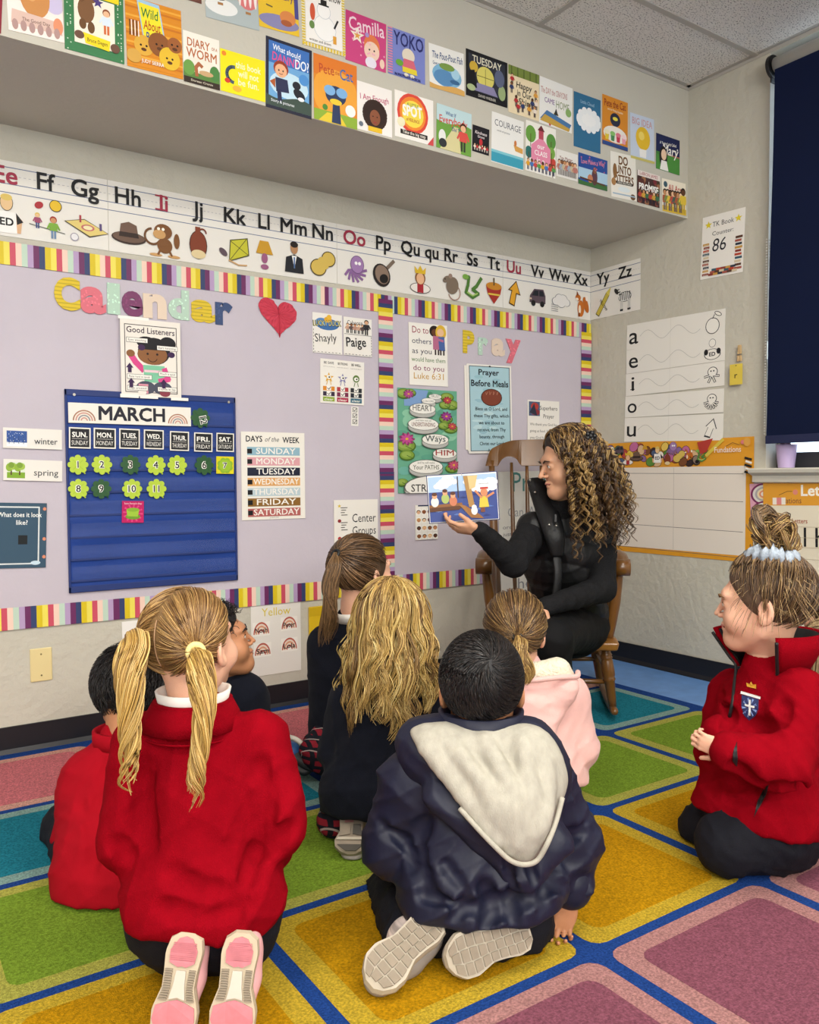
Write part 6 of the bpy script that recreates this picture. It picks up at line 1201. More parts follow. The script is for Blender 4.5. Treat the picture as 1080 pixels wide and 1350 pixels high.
def body(label, base, J, H, bf, skin, s=1.0, handinfo=(), hb=.005, group=None):
    """continuous figure; handinfo: (wrist key, dir, palm normal, side, curl, scale)"""
    S = Sdf(.03); bx = np.cross(nrm(bf), ZZ); fl = (nrm(bf), .72)
    S.cone(J['pel'], J['chest'], .092*s, .09*s, .04, fl); S.cone(J['chest'], J['neck']-(J['neck']-J['chest'])*.25, .088*s, .055*s, .04, fl); S.cone(J['sL'], J['sR'], .042*s, .042*s, .05)
    S.cone(J['neck']-(J['neck']-J['chest'])*.3, J['neck']*.6+H.c*.4, .045*s, .042*s, .03)
    for q in 'LR':
        S.chain([J['s'+q], J['e'+q], J['w'+q]], [.034*s, .027*s, .020*s], .02)
        S.chain([J['h'+q], J['k'+q], J['a'+q]], [.064*s, .044*s, .026*s], .02); S.cone(J['a'+q], J['t'+q], .026*s, .018*s, .015)
    ch = [(H.field(J['neck'], .043*s), hb)]
    if handinfo:
        for (wk, d, n, side, curl, hs, kw) in handinfo: F = Sdf(.004); hand(F, J[wk], d, n, side, curl, hs, **kw); F.cut(V(0, 0, .0085), -ZZ, .002); ch.append((F, .0028 if hs > .8 else .0045 if hs < .65 else .0026))
    S.cut(V(0, 0, .0085), -ZZ, .003)
    v, f = S.net(.013); vs_, fs_, n = [v], [f], len(v)
    for C, hh in ch: cv_, cf = C.net(hh); vs_.append(cv_); fs_.append(cf+n); n += len(cv_)
    return mesh('person', np.concatenate(vs_), np.concatenate(fs_), MATS[skin], None, base, True, label=label, cat='person', group=group)
def pants(J, par, m, s=1.0, h=.007, bf=None, up=None, name='trousers', seed=3, to_ankle=.9, amp=.004, thick=1.0):
    S = Sdf(.03); fl = (nrm(bf), .8) if bf is not None else None
    S.cone(J['pel']+V(0, 0, -.01), J['pel']+V(0, 0, .06), .125*s*thick, .118*s*thick, .04, fl)
    for q in 'LR':
        a = J['k'+q]+(J['a'+q]-J['k'+q])*to_ankle
        S.chain([J['h'+q], J['k'+q], a], [.083*s*thick, .066*s*thick, .05*s*thick], .035)
    S.disp = folds(amp, 38, seed); return solid(name, S, h, m, par)
def top(J, bf, s=1.0, hem=None, rad=(.15, .135), sl=(.062, .056, .048), cuff=.94, seed=1, amp=.005, fr=30, flat=.78, k=.03, sh=.06):
    S = Sdf(k); fl = (nrm(bf), flat); lo = hem if hem is not None else J['pel']
    S.cone(lo, J['chest'], rad[0]*s, rad[1]*s, .05, fl); S.cone(J['chest'], J['neck']-V(0, 0, .015), rad[1]*.92*s, .06*s, .05, fl); S.cone(J['sL'], J['sR'], sh*s, sh*s, .05)
    for q in 'LR': S.chain([J['s'+q], J['e'+q], J['e'+q]+(J['w'+q]-J['e'+q])*cuff], [sl[0]*s, sl[1]*s, sl[2]*s], .014)
    S.disp = folds(amp, fr, seed); return S
def ring_collar(name, c, up, r, hgt, th, m, par, fwd, open_=0, lean=.15, n=36, wav=.0):
    """standing collar: a band round the neck, optionally open at the front"""
    R = basis(fwd, up) if abs(nrm(fwd)@nrm(up)) < .95 else np.eye(3); x, f = R[:, 0], R[:, 1]; u = nrm(up); P = []
    a0, a1 = (open_/2, 360-open_/2); t = np.radians(np.linspace(a0, a1, n)); v = []
    for k, q in enumerate(t):
        d = f*math.cos(q)+x*math.sin(q); o = np.asarray(c)+d*r*(1 if abs(math.cos(q)) < .7 else .95); w_ = wav*math.sin(q*5)
        for (rr, hh) in ((0, 0), (lean*hgt, hgt*.5), (lean*hgt*1.6, hgt+w_), (lean*hgt*1.6-th, hgt+w_), (lean*hgt-th, hgt*.5), (-th, 0)): v.append(o+d*rr+u*hh)
    m_ = 6; F = [[k*m_+i, k*m_+(i+1) % m_, (k+1)*m_+(i+1) % m_, (k+1)*m_+i] for k in range(n-1) for i in range(m_)]
    if open_ == 0: pass
    F += [[i for i in range(m_)][::-1], [(n-1)*m_+i for i in range(m_)]]
    return mesh(name, v, F, MATS[m], par, smooth=True)
def outline_shoe(heel, toe, nrm_, width, par, m_up, m_sole, pads, name='shoe', thick=.022, ankle=None, side_len=None):
    """shoe seen from its sole: heel/toe = ends of the sole on its outer face, nrm_ = the way the sole faces"""
    heel, toe = np.asarray(heel, float), np.asarray(toe, float); d = toe-heel; Ln = np.linalg.norm(d); d /= Ln; n = nrm(np.asarray(nrm_)-d*(np.asarray(nrm_)@d)); x = np.cross(d, n)
    lift_ = max(0, .0095-min((heel+d*(Ln*t)+sg*x*width*.48+n*o_)[2] for t, sg in ((0, 1), (0, -1), (.8, 1), (.8, -1), (1, 1), (1, -1)) for o_ in (-.012*(t == 1), -thick))); heel = heel+ZZ*lift_; toe = toe+ZZ*lift_
    def half(t, sgn): return width*(.5*np.interp(t, [0, .06, .18, .35, .5, .7, .85, .95, 1], [.30, .66, .78, .70, .68, .96, .92, .6, .24])+(sgn*.03*math.sin(3.1*t)))
    ts = np.r_[0, .01, .03, .06, .1, np.linspace(.16, .88, 18), .92, .95, .975, .99, 1]
    def outline(k=1.0, t0=0, t1=1, inset=0.0, zo=0):
        tt = [q for q in ts if t0 <= q <= t1]; tt = sorted(set([t0]+tt+[t1])); A = [heel+d*(q*Ln)+x*(half(q, 1)*k-inset)+n*(zo-.010*(q > .8)*((q-.8)/.2)**2) for q in tt]; B_ = [heel+d*(q*Ln)-x*(half(q, -1)*k-inset)+n*(zo-.010*(q > .8)*((q-.8)/.2)**2) for q in tt]; return A, B_
    A, B_ = outline(); n1 = len(A); loop = A+B_[::-1]; lo = [p-n*thick for p in loop]; N = len(loop); v = loop+lo
    c1 = [heel+d*(Ln*.5)+(p-heel-d*(Ln*.5))*1.04-n*thick*.5 for p in loop]; v = loop+c1+lo
    F = [[k, N-1-k, N-2-k, k+1] for k in range(n1-1)]+[[2*N+k, 2*N+k+1, 2*N+N-2-k, 2*N+N-1-k] for k in range(n1-1)]+[[a*N+k, a*N+(k+1) % N, (a+1)*N+(k+1) % N, (a+1)*N+k] for a in (0, 1) for k in range(N)]
    v = [V(p[0], p[1], max(p[2], .0085)) for p in v]
    sole = mesh(name+'_sole', v, F, MATS[m_sole], par, smooth=False)
    for pad in pads:
        pts_, m_ = pad; w_ = [p if p[2] > .0085 else V(p[0], p[1], .0085) for p in [heel+d*(t*Ln)+x*(u*(half(t, 1) if u > 0 else half(t, -1)))+n*(.0014-.010*(t > .8)*((t-.8)/.2)**2) for t, u in pts_]]
        mesh('tread', w_+[p+n*.0026 for p in w_], [list(range(len(w_), 2*len(w_)))]+[[k, (k+1) % len(w_), (k+1) % len(w_)+len(w_), k+len(w_)] for k in range(len(w_))], MATS[m_], sole)
    S = Sdf(.02); c = lambda t, z: heel+d*(t*Ln)-n*(thick+z)
    S.cone(c(.13, .02), c(.45, .03), width*.33, width*.36, .02); S.cone(c(.45, .03), c(.85, .008), width*.36, width*.36, .02, (n, .7)); S.cut(heel-n*(thick-.004), n)
    if ankle is not None: S.cone(c(.2, .03), ankle, width*.34, width*.33, .02)
    solid(name+'_upper', S, .005, m_up, par)
    return sole
def grid_pads(m_, rows, cols, gap=.08, t0=.04, t1=.97, curve=.0):
    """blocks of tread laid over the outline"""
    out = []
    for i in range(rows):
        a = t0+(t1-t0)*i/rows; b = t0+(t1-t0)*(i+1)/rows-(t1-t0)/rows*gap*1.6
        for j in range(cols):
            u0 = -.9+1.8*j/cols+.04; u1 = -.9+1.8*(j+1)/cols-.04; sk = curve*((j+.5)/cols-.5)
            out.append(([(min(a+sk, .985), u0), (min(a+sk, .985), u1), (min(b+sk, .99), u1), (min(b+sk, .99), u0)], m_))
    return out
def scalp_hair(H, par, pal, rs, n, tie=None, ok=None, cut=(), r=.0011, capcol=None, name='hair', lift=.006, sc_=None, jit=.03, seg=12, caplift=-.002, taper=(.6, 1, .9)):
    sp = sc_ or Scalp(H); S = sp.cap(cut, par, None, caplift); mm = 'hcap'+(capcol or pal[0])
    if mm not in MATS: mat(mm, capcol or pal[0], .6, bump=.001, scale=300, var=.2, vscale=60)
    cap = solid(name, S, .005, mm, par)
    roots = sp.dirs(n, rs, ok or (lambda u: True)); P = combed(sp, roots, tie, seg, lift, rs, jit)
    strands('hair_strands', P, r, hcols(n, pal, rs), MATS['hair'], cap, taper=taper, kind='stuff'); return cap, sp
# ---- girl with two curled pigtails, back to the lens
rs = np.random.RandomState(11)
J = dict(pel=at(268, 1185, 1.62), chest=at(264, 1040, 1.63), neck=at(255, 930, 1.64), sL=at(190, 980, 1.64), sR=at(342, 978, 1.64), eL=at(167, 1105, 1.60), eR=at(366, 1085, 1.60), wL=at(205, 1150, 1.85), wR=at(335, 1150, 1.85),
         hL=at(225, 1205, 1.62), hR=at(312, 1205, 1.62), kL=at(232, 1160, 1.88), kR=at(325, 1160, 1.9), aL=at(238, 1250, 1.585), aR=at(318, 1250, 1.585), tL=at(232, 1335, 1.52), tR=at(308, 1335, 1.52))
bf = adir(4); H = Head(at(252, 853, 1.67), adir(20, 4), nrm(ZZ-.05*RTH), 1.0)
base = flo(268, 1290); base[2] = .008
P2 = body('girl with two curled blonde pigtails kneeling in a red fleece, back to the camera', base, J, H, bf, 'skin_fair', 1.0, [('wL', bf, -ZZ, -1, .5, .62, {}), ('wR', bf, -ZZ, 1, .5, .62, {})])
H.details(P2, '5A6A7A', 'A8845A')
S = top(J, bf, 1.0, hem=at(268, 1190, 1.585), rad=(.140, .122), sl=(.066, .060, .052), seed=4, amp=.007, fr=24)
S.cone(at(218, 1188, 1.575), at(322, 1174, 1.575), .080, .080, .05)
S.cut(at(268, 1250, 1.50), nrm(-UP-.06*RT), .02)
S.crease([(192, 1010), (188, 1060), (196, 1110)], .012, .0055, .02); S.crease([(345, 1010), (352, 1060), (340, 1110), (328, 1160)], .012, .007, .02)
S.crease([(150, 1110), (168, 1126)], .01, .004); S.crease([(385, 1090), (360, 1112), (340, 1122)], .01, .006); S.crease([(215, 1195), (270, 1206), (330, 1192)], .012, .006); S.crease([(225, 1150), (265, 1172), (300, 1176)], .012, .004)
fl = solid('fleece_jacket', S, .005, 'fleece_red', P2)
ring_collar('jacket_collar', J['neck']+V(0, 0, -.05)-FWH*.006, nrm(ZZ+.05*FWH), .076, .064, .012, 'fleece_red', P2, bf, open_=50, lean=.02)
ring_collar('collar_fold', J['neck']+V(0, 0, .010)-FWH*.006, -nrm(ZZ+.05*FWH), .080, .046, .008, 'fleece_red', P2, bf, open_=50, lean=.26)
ring_collar('shirt_collar', J['neck']+V(0, 0, -.012), nrm(ZZ+.05*FWH), .060, .045, .006, 'white_collar', P2, bf, open_=30, lean=.2)
g = Geo(); g.tube([J['neck']+V(0, 0, -.05)+(-FWH*math.cos(t)+RTH*math.sin(t))*.098 for t in np.linspace(-1.3, 1.3, 20)], .0024, 6); g.build('collar_seam', MATS['fleece_red'], P2, smooth=True)
pants(J, P2, 'pants_navy', 1.08, .009, bf, seed=5)
PINK = [([(t, u*.8) for t, u in ((.05, -.6), (.03, 0), (.05, .6), (.16, .95), (.27, .9), (.31, .3), (.30, 0), (.31, -.3), (.27, -.9), (.16, -.95))], 'sole_pink'), ([(.66, -.9), (.62, -.4), (.60, 0), (.62, .4), (.66, .9), (.78, .95), (.9, .9), (.965, .5), (.985, 0), (.965, -.5), (.9, -.9), (.78, -.95)], 'sole_pink'),
        ([(.34, -.28), (.34, .28), (.48, .36), (.6, .42), (.58, 0), (.6, -.42), (.48, -.36)], 'sole_white')]
RIB = [([(.33+.022*k, sg*.5), (.33+.022*k, sg*.92), (.344+.022*k, sg*.92), (.344+.022*k, sg*.5)][::sg], 'sole_tan') for k in range(13) for sg in (1, -1)]
RIB += [([(.09+.017*k, -.7), (.09+.017*k, .7), (.098+.017*k, .7), (.098+.017*k, -.7)], 'sole_pink') for k in range(10)]
for (h_, t_, a_) in ((at(248, 1236, 1.475), at(224, 1385, 1.42), J['aL']), (at(320, 1236, 1.475), at(303, 1385, 1.42), J['aR'])):
    outline_shoe(h_, t_, -FW+.25*UP, .084, P2, 'shoe_pink', 'sole_cream', PINK+RIB, ankle=a_)
PALB = ['8E6A3E', '9E7A48', '7C5A34', 'B08C58', '6A4A2A']
HC = [((0, .055, -.02), (0, .75, -.66)), ((0, -.03, -.072), (0, .1, -1))]
sp = Scalp(H, r=(.081, .098, .09)); S = sp.cap(HC, P2, None, -.003)
mat('cap_blonde', '7A5C36', .6, bump=.001, scale=300, var=.2, vscale=60); cap = solid('hair', S, .005, 'cap_blonde', P2)
for sg, tpx, col in ((-1, at(186, 842, 1.615), 0), (1, at(256, 857, 1.575), 0)):
    tl = H.R.T@(tpx-H.c)/H.s-sp.c; tie = nrm(tl/sp.r)
    roots = sp.dirs(1250, rs, lambda u: u[0]*sg > .012+.02*(u[1] < 0)*0 and (u[1] < .55 or u[2] > .25+.5*(u[1]-.55)) and u[2] > -.82 and not (u[2] < -.05 and u[1] > .25))
    P = combed(sp, roots, tie, 10, .003, rs, .025); strands('hair_strands', P, .00135, hcols(1250, PALB, rs), MATS['hair'], cap, taper=(.5, 1, .9), kind='stuff')
    c = sp.P(tie, .012); ax = nrm(c-H.c); g = Geo(); e1 = nrm(np.cross(ax, ZZ)); e2 = np.cross(ax, e1)
    ringp = [c+(e1*math.cos(t)+e2*math.sin(t))*.0135 for t in np.linspace(0, 6.283, 25)]; g.tube(ringp, .0068, 8); g.build('hair_elastic', MATS['elastic_cream'], P2, smooth=True)
    if sg < 0: G = [c, at(178, 846, 1.53), at(171, 885, 1.49), at(172, 935, 1.475), at(171, 985, 1.465), at(169, 1030, 1.455), at(174, 1066, 1.452)]; R = (.010, .030, .031, .024, .022, .022, .020)
    else: G = [c, at(263, 872, 1.515), at(267, 905, 1.495), at(267, 950, 1.475), at(263, 1000, 1.46), at(257, 1045, 1.45), at(262, 1088, 1.448)]; R = (.010, .022, .025, .020, .019, .019, .017)
    for q in range(8):                                          # curled locks wound round each other
        a0 = q*.785+sg; Gb = bez(G, 14); Tn = np.gradient(Gb, axis=0); Tn /= np.linalg.norm(Tn, axis=1)[:, None]; tt = np.linspace(0, 1, 14); Rr = np.interp(tt, np.linspace(0, 1, len(R)), R)
        ln = .8+.2*rs.rand(); Gq = []
        for k in range(14):
            e_ = nrm(np.cross(Tn[k], FWH)); f_ = np.cross(e_, Tn[k]); an = a0+sg*(5.5*tt[k]+7.5*tt[k]**3); rr = Rr[k]*(.62 if q < 7 else .1)*(1 if tt[k] < .6 else 1+1.1*(tt[k]-.6)); Gq.append(Gb[k]+(e_*math.cos(an)+f_*.75*math.sin(an))*rr)
        Gq = np.array(Gq)[:max(9, int(14*ln))]
        P = tail(Gq, (.006, .0125, .0125, .010, .0075, .0045, .0015), 48, 38, rs, twist=sg*2.5, wave=.002, wf=2, flat=.55)
        strands('pigtail', P, .0014, hcols(48, [['A8823F', 'BC9852', 'CCAA68'], ['8F6C38', 'A8823F', 'BC9852'], ['C09C58', 'D2B274', 'A07C40']][q % 3], rs), MATS['hair'], cap, taper=(.8, 1, .9, .3), kind='stuff')
part = np.array([sp.P(nrm(V(.006*math.sin(t*3), math.cos(t), math.sin(t))), .0005) for t in np.linspace(math.radians(150), math.radians(210), 24)])
g = Geo(); g.tube(part, .0013, 6); g.build('hair_parting', mat('scalp_skin', 'A98462', .7), P2, smooth=True)
# ---- boy in the navy jacket with a grey hood, back to the lens
rs = np.random.RandomState(21)
J = dict(pel=at(628, 1185, 1.78), chest=at(628, 1070, 1.77), neck=at(634, 962, 1.77), sL=at(545, 1030, 1.78), sR=at(714, 1030, 1.78), eL=at(517, 1112, 1.80), eR=at(754, 1105, 1.80), wL=at(528, 1140, 2.02), wR=at(752, 1186, 1.79),
         hL=at(580, 1205, 1.78), hR=at(676, 1205, 1.78), kL=at(522, 1185, 2.0), kR=at(690, 1175, 2.06), aL=at(540, 1238, 1.70), aR=at(690, 1236, 1.75), tL=at(505, 1300, 1.60), tR=at(622, 1268, 1.68))
bf = adir(3); H = Head(at(635, 909, 1.78), adir(4, 6), nrm(ZZ-.02*RTH), 1.05)
base = flo(628, 1265); base[2] = .008
P7 = body('boy with short black hair kneeling in a navy jacket with pale grey hood', base, J, H, bf, 'skin_tan', 1.05,
          [('wL', bf, -ZZ, -1, .5, .62, {}), ('wR', nrm(-ZZ*.8-RTH*.28-FWH*.12), nrm(-FWH*.95-RTH*.1), 1, .9, .7, dict(curls=(.7, .78, .86, .95), spread=.14))])
H.details(P7, '3A2A20', '1A1412')
S = top(J, bf, 1.08, hem=at(632, 1170, 1.73), rad=(.140, .135), sl=(.068, .063, .048), seed=9, amp=.009, fr=27, sh=.070, cuff=.80)
S.cone(at(585, 1172, 1.72), at(690, 1168, 1.72), .092, .092, .05); S.cut(at(632, 1226, 1.64), nrm(-UP+.03*RT), .015)
S.crease([(716, 1075), (722, 1130), (716, 1195)], .012, .008, .02); S.crease([(556, 1075), (548, 1120), (562, 1170)], .012, .008, .02)
for c in ([(478, 1150), (515, 1166), (560, 1150)], [(700, 1150), (735, 1168), (775, 1160)], [(560, 1180), (630, 1196), (700, 1186)], [(585, 1140), (610, 1175), (600, 1210)], [(690, 1165), (670, 1190), (680, 1215)], [(500, 1090), (530, 1110), (545, 1140)], [(770, 1090), (745, 1110), (735, 1150)], [(640, 1170), (650, 1195), (640, 1218)]): S.crease(c, .009, .006, .014)
jk = solid('jacket', S, .005, 'nylon_navy', P7)
C = Sdf(.01); C.cone(J['wR']+(J['eR']-J['wR'])*.28, J['wR']+(J['eR']-J['wR'])*.2, .048, .046); solid('cuff', C, .005, 'nylon_navy', jk)
g = Geo(); hp = [at(540, 1212, 1.615), at(575, 1226, 1.592), at(632, 1231, 1.582), at(690, 1226, 1.59), at(728, 1210, 1.615)]; 
# hood lying on the back, grey lining outwards
HS = Sdf(.02); c = lambda x, y, D: at(x, y, D)
HS.cone(c(588, 985, 1.70), c(690, 985, 1.70), .045, .045, .04); HS.cone(c(570, 990, 1.70), c(655, 1060, 1.64), .045, .05, .05); HS.cone(c(705, 1000, 1.70), c(680, 1070, 1.64), .05, .05, .05); HS.cone(c(665, 1060, 1.64), c(688, 1120, 1.625), .052, .034, .05); HS.cone(c(553, 982, 1.71), c(562, 1000, 1.69), .036, .036, .03); HS.cone(c(722, 1030, 1.69), c(712, 1090, 1.65), .04, .03, .05)
HS.cone(c(598, 1000, 1.66), c(670, 1120, 1.60), .013, .010, .03); HS.cone(c(640, 985, 1.665), c(692, 1115, 1.60), .012, .010, .03); HS.cone(c(690, 985, 1.67), c(712, 1100, 1.60), .014, .010, .03); HS.cone(c(565, 985, 1.67), c(650, 1110, 1.605), .012, .010, .03)
SH = Sdf(.02); SH.p = [(('c', q[1]+FW*.044-UP*.010, q[2]+FW*.044-UP*.010, q[3]+.016, q[4]+.016)+q[5:]) for q in HS.p[:6]]; SH.disp = folds(.003, 34, 8); SH.cone(c(575, 1050, 1.665), c(690, 1150, 1.64), .03, .034, .03); SH.cone(c(690, 1150, 1.64), c(738, 1112, 1.66), .034, .03, .03)
for q in ([(640, 1120), (650, 1150)], [(668, 1138), (676, 1168)], [(700, 1138), (706, 1166)], [(725, 1118), (738, 1144)]): SH.crease(q, .007, .006, .01)
solid('hood_shell', SH, .005, 'nylon_navy', P7)
HS.cut(c(606, 1062, 1.6), nrm(-RT*.80-UP*.72), .012); HS.disp = folds(.0025, 26, 4)
for q in ([(596, 985), (640, 1040), (682, 1110)], [(640, 978), (668, 1030), (694, 1100)], [(690, 985), (700, 1040), (708, 1095)], [(565, 990), (610, 1050), (655, 1108)], [(720, 1010), (722, 1050), (716, 1090)]): HS.ridge(q, .013, .0045, .016)
solid('hood_lining', HS, .0045, 'jersey_grey', P7)
UH = Sdf(.004); UH.p = SH.p[:8]+HS.p
g = Geo(); E1 = [on_surface(UH, *q) for q in ((538, 978), (550, 996), (564, 1014), (584, 1040), (606, 1064), (630, 1091), (653, 1115), (672, 1132), (690, 1138), (708, 1132), (722, 1108), (733, 1080), (741, 1050))]; E1 = [q-FW*.0065 for q in E1 if q is not None]; g.tube(bez([q for q in E1 if q is not None], 40), .0052, 8); g.build('hood_edge', MATS['jersey_grey'], P7, smooth=True)
ring_collar('jacket_collar', J['neck']+V(0, 0, -.005)-FWH*.01, nrm(ZZ+.10*FWH), .088, .05, .010, 'nylon_navy', P7, bf, open_=40, lean=.05)
pants(J, P7, 'pants_navy', 1.1, .008, None, seed=15, to_ankle=.93, amp=.006)
LUG = grid_pads('sole_tan', 9, 3, .12, .03, .97, .05)
a0 = J['kL']+(J['aL']-J['kL'])*.86; sk = Sdf(.012); sk.cone(a0, J['aL'], .05, .045); sk.cone(J['aL'], J['aL']*.55+J['tL']*.45, .044, .036); solid('sock', sk, .005, mat('sock_stripe', 'D8C8C0', .9, var=.5, vscale=30, stretch=(.2, .2, 4)), P7)
outline_shoe(at(578, 1233, 1.66), at(488, 1320, 1.555), -FW*.8+UP*.55-RT*.25, .092, P7, 'shoe_grey', 'sole_pale', LUG, ankle=J['aL'])
outline_shoe(at(700, 1244, 1.655), at(592, 1284, 1.60), -FW*.85+UP*.35+RT*.1, .088, P7, 'shoe_grey', 'sole_pale', LUG, ankle=J['aR'])
PALK = ['161213', '1E1918', '120F10', '2A221F']
mat('hcap_black', '151213', .6, bump=.001, scale=300); sp = Scalp(H, c=(0, -.012, .032), r=(.082, .099, .09))
HC = [((0, .055, .03), (0, .85, -.5)), ((0, -.03, -.058), (0, .15, -1)), ((.07, .02, -.03), (.3, .8, -.6)), ((-.07, .02, -.03), (-.3, .8, -.6))]
cap = solid('hair', sp.cap(HC, P7, None, 0), .005, 'hcap_black', P7)
roots = sp.dirs(4200, rs, lambda u: (u[1] < .5 or u[2] > .45) and u[2] > -.62 and not (u[2] < .05 and u[1] > .2))
wh = nrm(V(.22, -.72, .62))                                       # whorl
tg = roots-wh*(roots@wh)[:, None]; tg /= np.linalg.norm(tg, axis=1)[:, None]+1e-6; sw = np.cross(wh[None], roots); sw /= np.linalg.norm(sw, axis=1)[:, None]+1e-6
P = []
for t in np.linspace(0, 1, 5):
    u = roots+(tg*.9+sw*.55)*t*.24; P.append(sp.P(u, .001+.009*t-.004*t*t))
strands('hair_strands', np.stack(P, 1), .0012, hcols(4200, PALK, rs), MATS['hair'], cap, taper=(1, 1, .4), kind='stuff')
# ---- girl with a bun at the right, red fleece with the school crest
rs = np.random.RandomState(31)
J = dict(pel=at(1012, 1075, 2.12), chest=at(1010, 965, 2.10), neck=at(1012, 868, 2.08), sL=at(968, 915, 2.24), sR=at(1052, 915, 2.0), eL=at(948, 990, 2.20), eR=at(1034, 1008, 1.92), wL=at(950, 968, 2.05), wR=at(958, 990, 1.93),
         hL=at(1010, 1085, 2.2), hR=at(1020, 1085, 2.06), kL=at(935, 1095, 2.25), kR=at(960, 1112, 2.05), aL=at(1030, 1100, 2.28), aR=at(1046, 1115, 2.12), tL=at(1060, 1100, 2.32), tR=at(1072, 1118, 2.16))
bf = adir(-78); H = Head(at(1008, 798, 2.05), adir(-60, -4), nrm(ZZ+.02*RTH), 1.07)
base = flo(1000, 1150); base[2] = .008
P9 = body('girl with a messy bun kneeling in a red fleece with a school crest', base, J, H, bf, 'skin_fair', 1.05,
          [('wL', nrm(RTH*-.35-FWH*.55-ZZ*.3), nrm(RTH*.8-FWH*.4), -1, .75, .66, {}), ('wR', nrm(-RTH*.8+FWH*.35+UP*.25), nrm(FWH+.2*UP), 1, .85, .66, {})], hb=.0028)
H.details(P9, '4A4238', '7A5A38', 'C07A70')
S = top(J, bf, 1.08, hem=at(1006, 1068, 2.1), rad=(.132, .120), sl=(.062, .060, .047), seed=12, amp=.006, fr=22, flat=.95, sh=.060)
S.cone(at(955, 1062, 2.14), at(1030, 1078, 2.06), .085, .10, .05); S.cone(at(1050, 985, 1.97), at(1010, 1012, 1.93), .058, .05, .03); S.cut(at(985, 1098, 2.0), nrm(-UP-.12*RT), .015)
S.crease([(968, 1012), (1005, 1040), (1040, 1042), (1078, 1012)],   .012, .008, .02, (1.6, 2.6)); S.crease([(985, 950), (1000, 960), (1024, 948), (1030, 930)], .012, .007, .02, (1.6, 2.6)); S.crease([(958, 1050), (985, 1052), (1000, 1046)], .01, .005, .014, (1.6, 2.6)); S.crease([(950, 915), (962, 940), (956, 960)], .010, .006, .014, (1.6, 2.6))
fl9 = S; jk9 = solid('fleece_jacket', S, .0048, 'fleece_red', P9)
pants(J, P9, 'pants_navy', 1.12, .008, None, seed=25, amp=.006, thick=1.02)
# turned-out collar with black inside, zip
cc = J['neck']+V(0, 0, -.026)+RTH*.012
ring_collar('jacket_collar', cc, nrm(ZZ-.12*RTH), .086, .098, .012, 'fleece_red', P9, adir(-112), open_=104, lean=.30)
ring_collar('collar_lining', cc+V(0, 0, .003), nrm(ZZ-.12*RTH), .0755, .092, .004, 'black_trim', P9, adir(-112), open_=108, lean=.30)
def patch(name, S, pts, m, par, th=.0015, sub=6):
    """flat shape laid on a rounded surface"""
    ring = []
    for a, b in zip(pts, pts[1:]+pts[:1]):
        for q in range(sub): ring.append((a[0]+(b[0]-a[0])*q/sub, a[1]+(b[1]-a[1])*q/sub))
    cx = sum(p[0] for p in ring)/len(ring); cy = sum(p[1] for p in ring)/len(ring); v = []; n = len(ring)
    for k in (1, .66, .33): v += [on_surface(S, cx+(x-cx)*k, cy+(y-cy)*k, lift=th) for x, y in ring]
    v.append(on_surface(S, cx, cy, lift=th)); F = [[k*n+i, k*n+(i+1) % n, (k+1)*n+(i+1) % n, (k+1)*n+i] for k in (0, 1) for i in range(n)]+[[2*n+i, 2*n+(i+1) % n, 3*n] for i in range(n)]
    return mesh(name, v, F, MATS[m], par, smooth=True)
mat('crest_navy', '20295A', .6); mat('crest_blue', '7E93C4', .6); mat('crest_white', 'E8E6E2', .6); mat('crest_gold', 'D8A030', .5)
cr_ = patch('crest', fl9, [(978, 916), (988, 918.5), (1000.5, 922), (1000, 936), (996, 944), (988, 950), (981, 943), (977.5, 931)], 'crest_navy', P9, .003)
for k in range(9): a = math.radians(20+40*k); patch('crest_ray', fl9, [(988+3*math.cos(a), 933+3.6*math.sin(a)), (988+10*math.cos(a-.1), 933+13*math.sin(a-.1)), (988+10*math.cos(a+.14), 933+13*math.sin(a+.14))], 'crest_blue', cr_, .004, 2)
patch('crest_cross', fl9, [(987, 922), (990, 922.6), (989.8, 944), (986.9, 943)], 'crest_white', cr_, .005, 3); patch('crest_cross_bar', fl9, [(982, 928), (995, 931), (994.8, 933.8), (981.8, 930.5)], 'crest_white', cr_, .005, 3)
patch('crest_banner', fl9, [(977, 911), (1003, 918.5), (1002.5, 922), (976.5, 914.5)], 'crest_white', P9, .004, 3)
g = [(985, 905), (984, 900), (988, 902), (990.5, 898.5), (993, 903.5), (997, 902), (997, 908)]; patch('crest_crown', fl9, g, 'crest_gold', P9, .004, 3)
uC = nrm(ZZ-.12*RTH); RC = basis(adir(-112), uC); zp = []
for sg in (-1, 1):
    d = RC[:, 1]*math.cos(math.radians(52))+RC[:, 0]*sg*math.sin(math.radians(52)); ez = [cc+d*((.086+.36*.085*k*1.6))+uC*.087*k for k in (1.0, .75, .5, .25, 0)]
    dn = [on_surface(fl9, *q, lift=.002) for q in ((968, 905), (966, 925), (962, 945))] if sg > 0 else []
    g = Geo(); g.tube(bez(ez+[q for q in dn if q is not None], 26), .0042, 6); g.build('zip', MATS['black_trim'], P9, smooth=True)
patch('pocket_slit', fl9, [(1014, 1034), (1007, 1040), (999, 1056), (994, 1078), (998, 1070), (1006, 1056), (1011, 1046)], 'black_trim', P9, .0035, 3)
patch('cuff_vent', fl9, [(972, 977), (967, 990), (966, 1004), (972, 1011), (973, 1000), (972, 990)], 'black_trim', P9, .0035, 3)
PALR = ['6A5038', '7E6242', '5A4330', '94764E', '4E3A2A']
mat('hcap_ash', '5A4534', .65, bump=.001, scale=300, var=.25, vscale=50)
HC = [((0, .052, .0), (0, .85, -.55)), ((0, -.04, -.088), (0, .1, -1)), ((.06, .022, -.04), (.2, .9, -.4)), ((-.06, .022, -.04), (-.2, .9, -.4))]
